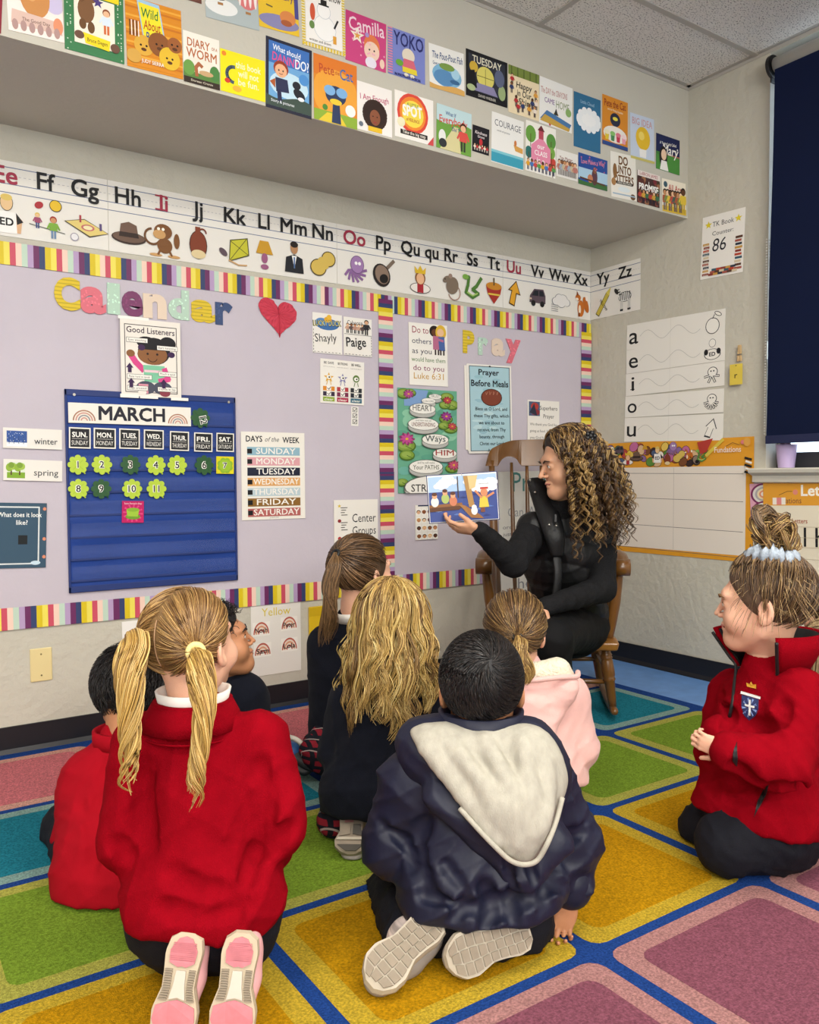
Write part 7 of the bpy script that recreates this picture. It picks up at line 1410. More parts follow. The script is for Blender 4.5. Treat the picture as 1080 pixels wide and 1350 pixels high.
sp = Scalp(H, r=(.083, .1, .092)); cap = solid('hair', sp.cap(HC, P9, None, -.002), .005, 'hcap_ash', P9)
tw = at(1020, 745, 2.06); tie = nrm((H.R.T@(tw-H.c)/H.s-sp.c)/sp.r)
roots = sp.dirs(1900, rs, lambda u: (u[1] < .62 or u[2] > .3+.8*(u[1]-.62)) and u[2] > -.96 and not (u[2] < -.02 and u[1] > .1)); P = combed(sp, roots, tie, 10, .006, rs, .07); strands('hair_strands', P, .0014, hcols(1900, PALR, rs, .2), MATS['hair'], cap, taper=(.4, 1, .9), kind='stuff')
# wisps about face and nape
W_ = []
for k in range(170):
    u = nrm(V(rs.choice([-1, 1])*rs.uniform(.5, 1), rs.uniform(-.95, .5), rs.uniform(-.6, .5))); p0 = sp.P(u, .001); d = H.R@nrm(V(u[0]*.3, u[1]*.5+.1, -1)); L_ = rs.uniform(.02, .055)
    W_.append([p0+d*L_*t+H.R@(np.array(u))*(.016*math.sin(t*2.2)+rs.uniform(0, .01)*t) for t in np.linspace(0, 1, 8)])
strands('wisps', np.array(W_), .0006, hcols(len(W_), ['9A7C56', 'B4966A', '6A5038'], rs), MATS['hair'], cap, kind='stuff')
# messy bun of loops and the crinkled scrunchie
bc = at(1020, 708, 2.05); P = []
for k in range(58):
    n_ = nrm(rs.normal(size=3)); e1 = nrm(np.cross(n_, rs.normal(size=3))); e2 = np.cross(n_, e1); r_ = rs.uniform(.022, .05); o = bc+rs.normal(size=3)*V(.012, .012, .016); a0 = rs.uniform(0, 6.28); sp_ = rs.uniform(3.2, 5.6)
    t = np.linspace(0, 1, 22); core = o+e1[None]*(r_*np.cos(a0+sp_*t))[:, None]+e2[None]*(r_*.8*np.sin(a0+sp_*t))[:, None]
    for q in range(13): P.append(core+rs.normal(size=3)*.0042)
strands('hair_bun', np.array(P), .0013, hcols(len(P), ['8A6A44', 'A88655', '6A4E34', 'C4A468', '54402E'], rs, .15), MATS['hair'], cap, taper=(.7, 1, 1, .5), kind='stuff')
tp = [at(1018, 705, 2.02), at(1000, 688, 2.03), at(996, 672, 2.04), at(1010, 668, 2.05), at(1024, 682, 2.04), at(1028, 705, 2.03)]
for dx in (0, 7, 13): P = tail([p+RT*(dx*.0009)+UP*(-dx*.0012) for p in tp], (.007, .009, .009, .008, .006), 70, 30, rs, twist=1, flat=.5); strands('hair_loop', P, .0012, hcols(70, ['5E4834', '7E6242', '4A3A2C', '8E7250'], rs), MATS['hair'], cap, kind='stuff')
P = [bez([at(1030, 750, 1.97), at(1044, 768, 1.955), at(1052, 790, 1.955), at(1040, 808, 1.96), at(1020, 800, 1.965)], 20)+rs.normal(size=3)*.003 for _ in range(26)]+[bez([at(1032, 752, 1.965), at(1040, 766, 1.955), at(1038, 780, 1.955), at(1026, 786, 1.96)], 20)+rs.normal(size=3)*.0025 for _ in range(22)]
strands('loose_curls', np.array(P), .0009, hcols(len(P), ['C4A878', 'D8C090', 'A88A5A'], rs), MATS['hair'], cap, kind='stuff')
ax = nrm(H.R@(tie*sp.r)); e1 = nrm(np.cross(ax, FWH)); e2 = np.cross(ax, e1); v, F = [], []; n1, n2 = 72, 10; sc_c = at(1019, 741, 2.04)
for i in range(n1):
    t = 6.283*i/n1; rr = .019*(1+.30*math.sin(t*19)+.2*math.sin(t*31+1))
    for k in range(n2): b = 6.283*k/n2; d = e1*math.cos(t)+e2*math.sin(t); v.append(sc_c+d*(.050+rr*math.cos(b))+ax*(rr*1.1*math.sin(b)+.004*math.sin(t*7)))
F = [[i*n2+k, i*n2+(k+1) % n2, ((i+1) % n1)*n2+(k+1) % n2, ((i+1) % n1)*n2+k] for i in range(n1) for k in range(n2)]
mesh('scrunchie', v, F, MATS['scrunchie_blue'], P9, smooth=True)
# ---- child mostly hidden at the right edge, pink-soled shoe
rs = np.random.RandomState(41)
J = dict(pel=at(1140, 1060, 2.45), chest=at(1140, 950, 2.42), neck=at(1128, 880, 2.42), sL=at(1086, 925, 2.48), sR=at(1190, 925, 2.4), eL=at(1092, 990, 2.5), eR=at(1215, 1000, 2.4), wL=at(1085, 1010, 2.62), wR=at(1190, 1030, 2.6),
         hL=at(1110, 1075, 2.45), hR=at(1170, 1075, 2.45), kL=at(1085, 1065, 2.62), kR=at(1190, 1060, 2.62), aL=at(1092, 1072, 2.36), aR=at(1170, 1090, 2.3), tL=at(1094, 1100, 2.28), tR=at(1165, 1120, 2.2))
bf = adir(-8); H = Head(at(1110, 812, 2.40), adir(-20, 3), ZZ, 1.03)
base = flo(1130, 1090); base[2] = .008
P10 = body('child with long light hair in dark clothes at the right edge', base, J, H, bf, 'skin_fair', 1.05, [('wL', bf, -ZZ, -1, .5, .64, {}), ('wR', bf, -ZZ, 1, .5, .64, {})])
H.details(P10, '4A4238', '8A6A48')
S = top(J, bf, 1.05, seed=14); solid('jumper', S, .008, 'knit_navy', P10); pants(J, P10, 'pants_navy', 1.05, .012, bf, seed=31)
outline_shoe(at(1068, 1058, 2.29), at(1104, 1118, 2.22), -FW+.35*UP-.35*RT, .085, P10, 'shoe_pink', 'sole_cream', PINK+RIB, ankle=J['aL'])
outline_shoe(at(1150, 1080, 2.26), at(1160, 1150, 2.16), -FW+.3*UP, .085, P10, 'shoe_pink', 'sole_cream', PINK+RIB, ankle=J['aR'])
sp = Scalp(H, r=(.084, .101, .093)); cap = solid('hair', sp.cap([((0, .055, 0), (0, .85, -.5)), ((0, -.03, -.075), (0, .1, -1))], P10, None, 0), .007, 'hcap_ash', P10)
roots = sp.dirs(600, rs, lambda u: u[1] < .5 or u[2] > .4); P = combed(sp, roots, V(-.5, -1, -.2), 10, .006, rs, .1); strands('hair_strands', P, .0014, hcols(600, PALR, rs), MATS['hair'], cap, kind='stuff')
P = tail([sp.P(nrm(V(-.5, -1, -.2)), -.01), sp.P(nrm(V(-.6, -1, -.2)), .02), at(1076, 832, 2.31), at(1068, 865, 2.3), at(1072, 905, 2.3), at(1078, 940, 2.3)], (.01, .03, .03, .025, .012), 420, 24, rs, twist=1.2, wave=.008, wf=2); strands('ponytail', P, .0012, hcols(420, ['9A8462', 'B49C74', '7E6A4E'], rs), MATS['hair'], cap, kind='stuff')
# ---- girl with long wavy blonde hair, navy cardigan, plaid skirt
rs = np.random.RandomState(51)
J = dict(pel=at(505, 1060, 2.28), chest=at(508, 965, 2.27), neck=at(516, 885, 2.27), sL=at(462, 925, 2.28), sR=at(566, 925, 2.27), eL=at(446, 990, 2.30), eR=at(585, 990, 2.28), wL=at(470, 1010, 2.46), wR=at(550, 1010, 2.46),
         hL=at(485, 1070, 2.28), hR=at(535, 1070, 2.28), kL=at(476, 1040, 2.50), kR=at(548, 1040, 2.52), aL=at(470, 1066, 2.31), aR=at(532, 1070, 2.28), tL=at(462, 1090, 2.24), tR=at(535, 1096, 2.22))
bf = adir(8); H = Head(at(520, 828, 2.29), adir(22, 4), ZZ, 1.07)
base = flo(505, 1090); base[2] = .008
P6 = body('girl with long wavy blonde hair kneeling in a navy cardigan, centre of the group', base, J, H, bf, 'skin_fair', 1.05, [('wL', bf, -ZZ, -1, .5, .64, {}), ('wR', bf, -ZZ, 1, .5, .64, {})])
H.details(P6, '4A5A6A', '8A6A48')
S = top(J, bf, 1.06, hem=at(500, 1040, 2.255), rad=(.15, .122), sl=(.058, .056, .046), seed=17, amp=.005, fr=26); S.cone(at(462, 1045, 2.24), at(540, 1050, 2.22), .075, .075, .05); S.cut(at(505, 1083, 2.15), nrm(-UP+.05*RT), .012)
solid('cardigan', S, .006, 'knit_navy', P6)
g = Geo(); 
for k in range(30): t = k/29; p = at(424+150*t, 1050+24*math.sin(t*1.6), 2.155-.02*math.sin(t*3.1)); 
SK_ = Sdf(.02); SK_.cone(at(478, 1058, 2.3), at(440, 1082, 2.27), .085, .05, .03); SK_.cone(at(520, 1060, 2.3), at(560, 1078, 2.28), .09, .06, .03); SK_.cone(at(500, 1050, 2.45), at(520, 1050, 2.5), .1, .1, .04); SK_.disp = folds(.005, 45, 3); SK_.cut(V(0, 0, .012), -ZZ, .004)
solid('plaid_skirt', SK_, .006, 'plaid', P6)
mat('sole_dark', '4A443C', .6); mat('sole_mauve', '8A5A58', .6)
GL = [([(.08, -.2), (.06, .5), (.3, .6), (.3, -.1)], 'sole_mauve'), ([(.35, -.8), (.35, -.1), (.58, -.1), (.62, -.8)], 'sole_dark'), ([(.35, .1), (.35, .8), (.62, .8), (.58, .1)], 'sole_tan'), ([(.66, -.85), (.64, .85), (.70, .9), (.72, -.9)], 'sole_pale'), ([(.83, -.85), (.81, .85), (.95, .5), (.95, -.5)], 'sole_dark')]
outline_shoe(at(466, 1068, 2.20), at(462, 1124, 2.12), -FW+.2*UP-.1*RT, .088, P6, 'shoe_grey', 'sole_tan', GL, ankle=J['aL']); outline_shoe(at(540, 1068, 2.23), at(546, 1112, 2.18), -FW+.2*UP+.1*RT, .088, P6, 'shoe_grey', 'sole_tan', GL, ankle=J['aR'])
mat('hcap_wavy', '6E5430', .65, bump=.001, scale=300, var=.25, vscale=50); sp = Scalp(H, r=(.085, .102, .094))
cap = solid('hair', sp.cap([((0, .055, -.01), (0, .8, -.6)), ((0, -.03, -.085), (0, .1, -1))], P6, None, -.002), .006, 'hcap_wavy', P6)
def fall(sp, H, u, L_, rs, n, amp, fr, out=.0, back=None, drape=None, clump=1):
    """a lock: along the scalp from u, then hanging"""
    top_ = nrm(V(rs.normal(0, .12), .15+rs.normal(0, .12), 1.0)); a = []
    for t in np.linspace(0, 1, 7): a.append(sp.P(slerp(top_[None], nrm(u)[None], np.array([t]))[0], .004+.004*t))
    e = H.R@(nrm(u)*V(1, 1, 0)); e = e/(np.linalg.norm(e)+1e-6); p = a[-1].copy(); q = []
    for k in range(1, 9):
        t = k/8; q.append(p+e*out*math.sin(min(1, t*1.1)*1.57)+V(0, 0, -L_*t)+(back*t if back is not None else 0))
    G = bez(a+q, n); t = np.linspace(0, 1, n); ph = rs.uniform(0, 6.28); side = np.cross(e, ZZ); env = np.clip((t-.18)*1.7, 0, 1)
    return G+side[None]*(amp*np.sin(fr*t*6.28+ph)*env)[:, None]+e[None]*(amp*.8*np.cos(fr*t*6.28+ph*1.3)*env)[:, None]
PALW = [['9A7A44', 'B4945A', '86683A'], ['B89656', 'CCAE6C', 'A08048'], ['7A5E36', '8C6C3E', '6A5030'], ['C6A864', 'D8BE80', 'B09050']]
L3 = [[] for _ in range(4)]
for k in range(112):
    an = rs.uniform(-2.55, 2.55); el = rs.uniform(-.55, .15); u = V(math.sin(an)*math.cos(el), -math.cos(an)*math.cos(el), math.sin(el))
    if u[1] > .35: continue
    Ln = rs.uniform(.16, .26)*(1.0 if abs(an) < 1.5 else .85); G = fall(sp, H, u, Ln, rs, 31, rs.uniform(.009, .016), rs.uniform(2.0, 3.8), out=rs.uniform(.012, .04), back=-FWH*rs.uniform(.0, .03))
    for q in range(12): o = rs.normal(size=3)*.0048; L3[k % 4].append(G+o*np.linspace(.5, 1.15, 31)[:, None]+np.sin(np.linspace(0, 9, 31)+rs.uniform(0, 6))[:, None]*rs.normal(size=3)*.0022)
for q in range(4): strands('hair_strands', np.array(L3[q]), .0016, hcols(len(L3[q]), PALW[q], rs), MATS['hair'], cap, taper=(.7, 1, 1, .35), kind='stuff')
# ---- girl with the brown ponytail, navy cardigan and plaid skirt
rs = np.random.RandomState(61)
J = dict(pel=at(462, 985, 2.76), chest=at(455, 885, 2.76), neck=at(466, 812, 2.74), sL=at(430, 848, 2.78), sR=at(500, 850, 2.72), eL=at(432, 925, 2.80), eR=at(515, 920, 2.74), wL=at(470, 930, 2.92), wR=at(520, 930, 2.9),
         hL=at(445, 990, 2.76), hR=at(480, 990, 2.76), kL=at(440, 965, 3.02), kR=at(500, 965, 3.02), aL=at(418, 985, 2.74), aR=at(470, 1000, 2.68), tL=at(402, 1005, 2.68), tR=at(470, 1020, 2.62))
bf = adir(20); H = Head(at(478, 758, 2.74), adir(44, 4), ZZ, 1.06)
base = flo(455, 1015); base[2] = .008
P5 = body('girl with a brown ponytail kneeling in a navy cardigan below the Center Groups poster', base, J, H, bf, 'skin_fair', 1.05, [('wL', bf, -ZZ, -1, .5, .64, {}), ('wR', bf, -ZZ, 1, .5, .64, {})])
H.details(P5, '4A3A2A', '4A3020')
S = top(J, bf, 1.06, hem=at(455, 975, 2.74), rad=(.125, .115), sl=(.056, .052, .042), seed=27, amp=.005, fr=26); S.cut(at(455, 1005, 2.7), nrm(-UP), .012); solid('cardigan', S, .007, 'knit_navy', P5)
ring_collar('shirt_collar', J['neck']+V(0, 0, -.02), nrm(ZZ+.1*FWH), .058, .034, .006, 'white_collar', P5, bf, open_=40, lean=.25)
SK_ = Sdf(.02); SK_.cone(at(438, 975, 2.78), at(420, 985, 2.77), .085, .06, .03); SK_.cone(at(430, 972, 2.70), at(412, 988, 2.66), .055, .045, .03); SK_.cone(at(424, 998, 2.66), at(444, 1006, 2.65), .055, .055, .03); SK_.cone(at(460, 975, 2.85), at(490, 975, 2.9), .1, .1, .04); SK_.disp = folds(.006, 42, 5); SK_.cut(V(0, 0, .012), -ZZ, .004); solid('plaid_skirt', SK_, .007, 'plaid', P5)
for a_, t_ in (('aL', 'tL'), ('aR', 'tR')): outline_shoe(J[a_]-FW*.05+UP*.02, J[t_]-FW*.04, -FW+.3*UP, .085, P5, 'black_trim', 'black_trim', [], ankle=J[a_])
PALD = ['5E452C', '72553A', '4A3522', '866648', '3C2A1C']; HC = [((0, .058, .02), (0, .85, -.5)), ((0, -.04, -.06), (0, .1, -1)), ((.06, .03, -.03), (.2, .9, -.4)), ((-.06, .03, -.03), (-.2, .9, -.4))]
mat('hcap_brown', '4A3624', .65, bump=.001, scale=300, var=.25, vscale=50); sp = Scalp(H, r=(.083, .1, .092)); cap = solid('hair', sp.cap(HC, P5, None, -.002), .006, 'hcap_brown', P5)
tw = at(452, 735, 2.67); tie = nrm((H.R.T@(tw-H.c)/H.s-sp.c)/sp.r)
roots = sp.dirs(1300, rs, lambda u: (u[1] < .6 or u[2] > .35) and u[2] > -.75 and not (u[2] < -.02 and u[1] > .2)); P = combed(sp, roots, tie, 10, .006, rs, .05); strands('hair_strands', P, .0015, hcols(1300, PALD, rs, .18), MATS['hair'], cap, taper=(.5, 1, .9), kind='stuff')
c0 = sp.P(tie, .01); ax = nrm(c0-H.c); e1 = nrm(np.cross(ax, ZZ)); e2 = np.cross(ax, e1); g = Geo(); g.tube([c0+(e1*math.cos(t)+e2*math.sin(t))*.014 for t in np.linspace(0, 6.283, 21)], .005, 7); g.build('hair_elastic', MATS['black_trim'], P5, smooth=True)
for k in range(7): P = tail([c0, at(441+rs.uniform(-3, 4), 748, 2.61), at(434+rs.uniform(-6, 8), 780, 2.60), at(432+rs.uniform(-8, 8), 815, 2.60), at(430+rs.uniform(-9, 9), 850+rs.uniform(-18, 6), 2.62)], (.008, .018, .018, .014, .004), 64, 24, rs, twist=rs.uniform(-1, 2), wave=.012, wf=1.6); strands('ponytail', P, .0013, hcols(64, ['6A4E32', '8A6A48', '54402A'], rs), MATS['hair'], cap, taper=(.8, 1, 1, .3), kind='stuff')
# ---- girl in the pink hooded jacket
rs = np.random.RandomState(71)
J = dict(pel=at(700, 1020, 2.48), chest=at(702, 945, 2.46), neck=at(690, 880, 2.46), sL=at(652, 920, 2.48), sR=at(748, 918, 2.45), eL=at(640, 985, 2.5), eR=at(762, 985, 2.45), wL=at(668, 1000, 2.64), wR=at(745, 1000, 2.62),
         hL=at(680, 1030, 2.48), hR=at(724, 1030, 2.48), kL=at(672, 1010, 2.74), kR=at(745, 1010, 2.74), aL=at(680, 1035, 2.38), aR=at(728, 1035, 2.38), tL=at(676, 1060, 2.3), tR=at(735, 1060, 2.3))
bf = adir(6); H = Head(at(678, 835, 2.48), adir(6, 8), nrm(ZZ+.03*RTH), 1.06)
base = flo(700, 1055); base[2] = .008
P8 = body('girl in a pale pink hooded jacket sitting before the rocking chair', base, J, H, bf, 'skin_fair', 1.05, [('wL', bf, -ZZ, -1, .5, .64, {}), ('wR', bf, -ZZ, 1, .5, .64, {})])
H.details(P8, '4A3A2A', '5A4028')
S = top(J, bf, 1.06, hem=at(705, 1015, 2.45), rad=(.150, .13), sl=(.062, .060, .05), seed=37, amp=.005, fr=24); S.cut(at(705, 1043, 2.36), nrm(-UP), .012); solid('pink_jacket', S, .006, 'fleece_pink', P8)
HS = Sdf(.02); HS.cone(at(662, 912, 2.38), at(742, 905, 2.36), .042, .036, .04); HS.cone(at(665, 925, 2.35), at(700, 985, 2.325), .04, .025, .05); HS.cone(at(745, 908, 2.36), at(712, 985, 2.325), .03, .025, .05); HS.cone(at(700, 925, 2.34), at(705, 985, 2.32), .04, .03, .05); HS.disp = folds(.003, 26, 8); solid('hood', HS, .005, 'fleece_pink', P8)
g = Geo(); g.tube(bez([at(640, 915, 2.37), at(660, 898, 2.33), at(700, 897, 2.30), at(738, 893, 2.31), at(760, 892, 2.35), at(762, 886, 2.39)], 26), .008, 8); g.build('hood_hem', MATS['fleece_pink'], P8, smooth=True)
HS = Sdf(.02); HS.cone(at(672, 893, 2.37), at(735, 884, 2.38), .035, .036, .03); HS.cone(at(735, 886, 2.38), at(748, 890, 2.40), .03, .02, .03); HS.disp = folds(.002, 60, 8); solid('hood_lining', HS, .005, 'sherpa_cream', P8)
pants(J, P8, 'pants_navy', 1.05, .012, bf, seed=35)
for a_, t_ in (('aL', 'tL'), ('aR', 'tR')): outline_shoe(J[a_]-FW*.05+UP*.02, J[t_]-FW*.04, -FW+.3*UP, .085, P8, 'shoe_grey', 'sole_pale', [], ankle=J[a_])
PALE = ['6E5236', '84663F', '5A432C', '96784C', '4A3624']; HC8 = [((0, .058, .02), (0, .85, -.5)), ((0, -.04, -.062), (0, .1, -1)), ((.07, .02, -.035), (.2, .9, -.4)), ((-.07, .02, -.035), (-.2, .9, -.4))]
sp = Scalp(H, r=(.083, .1, .092)); cap = solid('hair', sp.cap(HC8, P8, None, -.002), .006, 'hcap_brown', P8)
tw = at(682, 838, 2.36); tie = nrm((H.R.T@(tw-H.c)/H.s-sp.c)/sp.r)
roots = sp.dirs(1500, rs, lambda u: (u[1] < .6 or u[2] > .35) and u[2] > -.78 and not (u[2] < -.02 and u[1] > .2)); P = combed(sp, roots, tie, 10, .006, rs, .05); strands('hair_strands', P, .0014, hcols(1500, PALE, rs, .18), MATS['hair'], cap, taper=(.5, 1, .9), kind='stuff')
c0 = sp.P(tie, .006); g = Geo(); ax = nrm(c0-H.c); e1 = nrm(np.cross(ax, ZZ)); e2 = np.cross(ax, e1); g.tube([c0+(e1*math.cos(t)+e2*math.sin(t))*.012 for t in np.linspace(0, 6.283, 21)], .0045, 7); g.build('hair_elastic', MATS['black_trim'], P8, smooth=True)
for k in range(6): P = tail([c0, at(687+rs.uniform(-4, 5), 850, 2.31), at(690+rs.uniform(-7, 7), 870, 2.295), at(693+rs.uniform(-6, 7), 888, 2.29), at(689+rs.uniform(-5, 5), 902, 2.29)], (.007, .016, .016, .013, .004), 56, 22, rs, twist=rs.uniform(-1, 3), wave=.009, wf=1.3); strands('ponytail', P, .0012, hcols(56, ['9A7A4A', 'B8965C', '7A5C38', 'C8A868'], rs), MATS['hair'], cap, taper=(.8, 1, 1, .3), kind='stuff')
# ---- boy in profile beyond the pigtailed girl
rs = np.random.RandomState(81)
J = dict(pel=at(312, 1000, 2.62), chest=at(310, 950, 2.55), neck=at(290, 895, 2.5), sL=at(275, 915, 2.52), sR=at(326, 915, 2.5), eL=at(268, 960, 2.55), eR=at(330, 950, 2.55), wL=at(300, 975, 2.7), wR=at(345, 970, 2.74),
         hL=at(300, 1005, 2.62), hR=at(325, 1005, 2.62), kL=at(316, 968, 2.8), kR=at(343, 965, 2.8), aL=at(338, 1010, 2.7), aR=at(358, 990, 2.82), tL=at(365, 1015, 2.66), tR=at(388, 992, 2.80))
bf = adir(40); H = Head(at(285, 849, 2.46), adir(76, 12), nrm(ZZ), 1.02)
base = flo(315, 1030); base[2] = .008
P4 = body('dark-haired boy in a navy jumper, his profile showing past the pigtailed girl', base, J, H, bf, 'skin_tan', 1.02, [('wL', bf, -ZZ, -1, .5, .64, {}), ('wR', bf, -ZZ, 1, .5, .64, {})], hb=.003)
H.details(P4, '2A1C14', '1A1210', 'A86A58')
S = top(J, bf, 1.02, rad=(.13, .12), sl=(.055, .052, .042), seed=47, amp=.005, fr=26); solid('jumper', S, .007, 'knit_navy', P4); pants(J, P4, 'pants_navy', 1.0, .010, bf, seed=45)
shp = Sdf(.02); shp.cone(at(360, 990, 2.80), at(386, 990, 2.76), .038, .03, .02); shp.cone(at(358, 984, 2.80), at(374, 984, 2.79), .034, .034, .02); solid('shoe', shp, .005, 'shoe_blue', P4)
g = Geo(); g.tube(bez([at(372, 972, 2.75), at(386, 973, 2.73), at(397, 980, 2.725), at(402, 992, 2.74)], 12), .009, 8); g.build('shoe_toecap', MATS['sole_white'], P4, smooth=True)
sp = Scalp(H, r=(.083, .1, .092)); cap = solid('hair', sp.cap([((0, .06, .03), (0, .85, -.5)), ((0, -.03, -.05), (0, .15, -1)), ((.07, .02, -.02), (.3, .8, -.5)), ((-.07, .02, -.02), (-.3, .8, -.5))], P4, None, 0), .006, 'hcap_black', P4)
P = []
for k in range(900):
    u = nrm(rs.normal(size=3)+V(0, -.1, .7)); 
    if (u[1] > .72 and u[2] < .45) or u[2] < -.4: continue
    p0 = sp.P(u, .0); e1 = nrm(rs.normal(size=3)); e2 = nrm(H.R@u); t = np.linspace(0, 1, 10); P.append(p0+e2*(t*.018)[:, None]+e1*(.007*np.sin(t*5))[:, None]+np.cross(e1, e2)*(.007*(1-np.cos(t*5)))[:, None])
strands('hair_strands', np.array(P), .0012, hcols(len(P), PALK, rs), MATS['hair'], cap, taper=(1, 1, .4), kind='stuff')
# ---- boy in the red jacket, head down behind the pigtailed girl
rs = np.random.RandomState(91)
J = dict(pel=at(145, 1158, 2.06), chest=at(147, 1057, 2.12), neck=at(165, 965, 2.14), sL=at(118, 1025, 2.14), sR=at(212, 1020, 2.1), eL=at(100, 1100, 2.2), eR=at(225, 1090, 2.16), wL=at(130, 1072, 2.34), wR=at(200, 1072, 2.34),
         hL=at(125, 1175, 2.02), hR=at(180, 1175, 2.02), kL=at(92, 1090, 2.3), kR=at(235, 1110, 2.26), aL=at(150, 1130, 2.36), aR=at(180, 1130, 2.3), tL=at(180, 1125, 2.44), tR=at(150, 1130, 2.4))
bf = adir(2); H = Head(at(172, 915, 2.2), adir(8, -22), ZZ, 1.06)
base = flo(150, 1195); base[2] = .008
P3 = body('dark-haired boy hunched in a red jacket behind the pigtailed girl', base, J, H, bf, 'skin_tan', 1.05, [('wL', bf, -ZZ, -1, .5, .64, {}), ('wR', bf, -ZZ, 1, .5, .64, {})])
H.details(P3, '2A1C14', '1A1210')
S = top(J, bf, 1.05, hem=at(152, 1150, 2.0), rad=(.148, .125), sl=(.06, .058, .046), seed=57, amp=.004, fr=22); S.cone(at(128, 1168, 1.98), at(180, 1172, 1.98), .085, .085, .05); S.cut(V(0, 0, .012), -ZZ, .01); S.crease([(108, 1060), (125, 1105), (118, 1150)], .01, .006); S.crease([(140, 1010), (128, 1060), (140, 1100)], .01, .006); solid('red_jacket', S, .006, 'cotton_red', P3)
ring_collar('jacket_collar', J['neck']+V(0, 0, -.03), nrm(ZZ+.4*FWH), .08, .04, .01, 'cotton_red', P3, bf, open_=40, lean=.1)
pants(J, P3, 'pants_navy', 1.05, .007, None, seed=55, to_ankle=1)
sp = Scalp(H, c=(0, -.012, .03), r=(.084, .101, .093)); cap = solid('hair', sp.cap([((0, .055, .03), (0, .85, -.5)), ((0, -.03, -.072), (0, .15, -1))], P3, None, 0), .006, 'hcap_black', P3)
roots = sp.dirs(2200, rs, lambda u: u[2] > -.72 and (u[1] < .5 or u[2] > .4)); P = []
dn = nrm(V(0, -.5, -1)); tg = np.repeat(dn[None], len(roots), 0)+rs.normal(0, .35, (len(roots), 3)); tg -= roots*(tg*roots).sum(1)[:, None]; tg /= np.linalg.norm(tg, axis=1)[:, None]
for t in np.linspace(0, 1, 6): P.append(sp.P(roots+tg*t*.34, .001+.010*t))
strands('hair_strands', np.stack(P, 1), .0012, hcols(2200, PALK, rs), MATS['hair'], cap, taper=(1, 1, .4), kind='stuff')
# ---------------------------------------------------------------- rocking chair, teacher, book
mat('wood', '65411A', .32, var=.35, vscale=9, stretch=(1, 1, .18), bump=.0003, scale=60, coat=.3)
mat('wood_seat', '8A5C28', .3, var=.3, vscale=10, stretch=(.25, 1, 1), bump=.0003, scale=60, coat=.35)
bk = adir(8.5); rt = nrm(np.cross(bk, ZZ)); fo = flo(808, 952); fo[2] = 0
ctr = fo+bk*.05-rt*.245                                              # floor point under the front rail
Cp = lambda x, y, z: ctr+rt*x+bk*y+ZZ*z
ch = empty('rocking_chair', Cp(0, .2, 0.008), 'brown wooden rocking chair with spindle back under the reading woman', 'chair')
# seat: scooped plank with a rolled front
nu, nv = 16, 14; top_, bot = [], []
for i in range(nu+1):
    for j in range(nv+1):
        u = i/nu*2-1; v_ = j/nv; hw = .272-.03*v_; z = .335-.02*(1-u*u)*math.sin(math.pi*min(1, v_*1.05))-.012*max(0, .12-v_)/.12+.035*v_*v_*0; y = -.055+.46*v_-.02*(1-abs(u))*(1-v_)*0
        top_.append(Cp(u*hw, y, z)); bot.append(Cp(u*hw*(.97), y+.008*(v_ < .05), .29))
ii = np.arange((nu+1)*(nv+1)).reshape(nu+1, nv+1); n0 = len(top_)
F = [[int(q) for q in r] for r in np.stack([ii[:-1, :-1], ii[1:, :-1], ii[1:, 1:], ii[:-1, 1:]], -1).reshape(-1, 4)]; F2 = [[q+n0 for q in r][::-1] for r in F]
bd = list(ii[:, 0])+list(ii[-1, 1:])+list(ii[::-1, -1][1:])+list(ii[0, ::-1][1:-1]); bd = [int(q) for q in bd]
F3 = [[bd[k], bd[k]+n0, bd[(k+1) % len(bd)]+n0, bd[(k+1) % len(bd)]] for k in range(len(bd))]
seat = mesh('seat', top_+bot, F+F2+F3, MATS['wood_seat'], ch); md = seat.modifiers.new('b', 'BEVEL'); md.width = .009; md.segments = 3; md.limit_method = 'ANGLE'; md.angle_limit = .6
LEGP = [(0, .017), (.06, .019), (.1, .021), (.13, .025), (.15, .021), (.17, .026), (.19, .022), (.22, .024), (.45, .027), (.5, .023), (.53, .027), (.56, .022), (.85, .018), (1, .015)]
for x, y, sx in ((-.22, .02, -1), (.22, .02, 1), (-.2, .33, -1), (.2, .33, 1)):
    a = Cp(x, y, .292); b = Cp(x+sx*.03, y+(-.02 if y < .2 else .06), .045+.012*(y > .2)); g = Geo(); g.lathe(a, b, LEGP, 14); g.build('leg', MATS['wood'], ch, smooth=True)
for sx in (-1, 1):
    P = []
    for t in np.linspace(0, 1, 26): y = -.09+.86*t; P.append(Cp(sx*(.25-.01*t), y, .026+.10*(t-.42)**2*1.5))
    g = Geo(); g.tube(P, [.012]+[.017]*24+[.012], 10); g.build('rocker', MATS['wood'], ch, smooth=True)
for (a, b) in ((Cp(-.237, .012, .15), Cp(.237, .012, .15)), (Cp(-.215, .35, .17), Cp(.215, .35, .17)), (Cp(-.233, .01, .2), Cp(-.213, .35, .2)), (Cp(.233, .01, .2), Cp(.213, .35, .2))):
    g = Geo(); g.lathe(a, b, [(0, .009), (.2, .011), (.5, .014), (.8, .011), (1, .009)], 10); g.build('stretcher', MATS['wood'], ch, smooth=True)
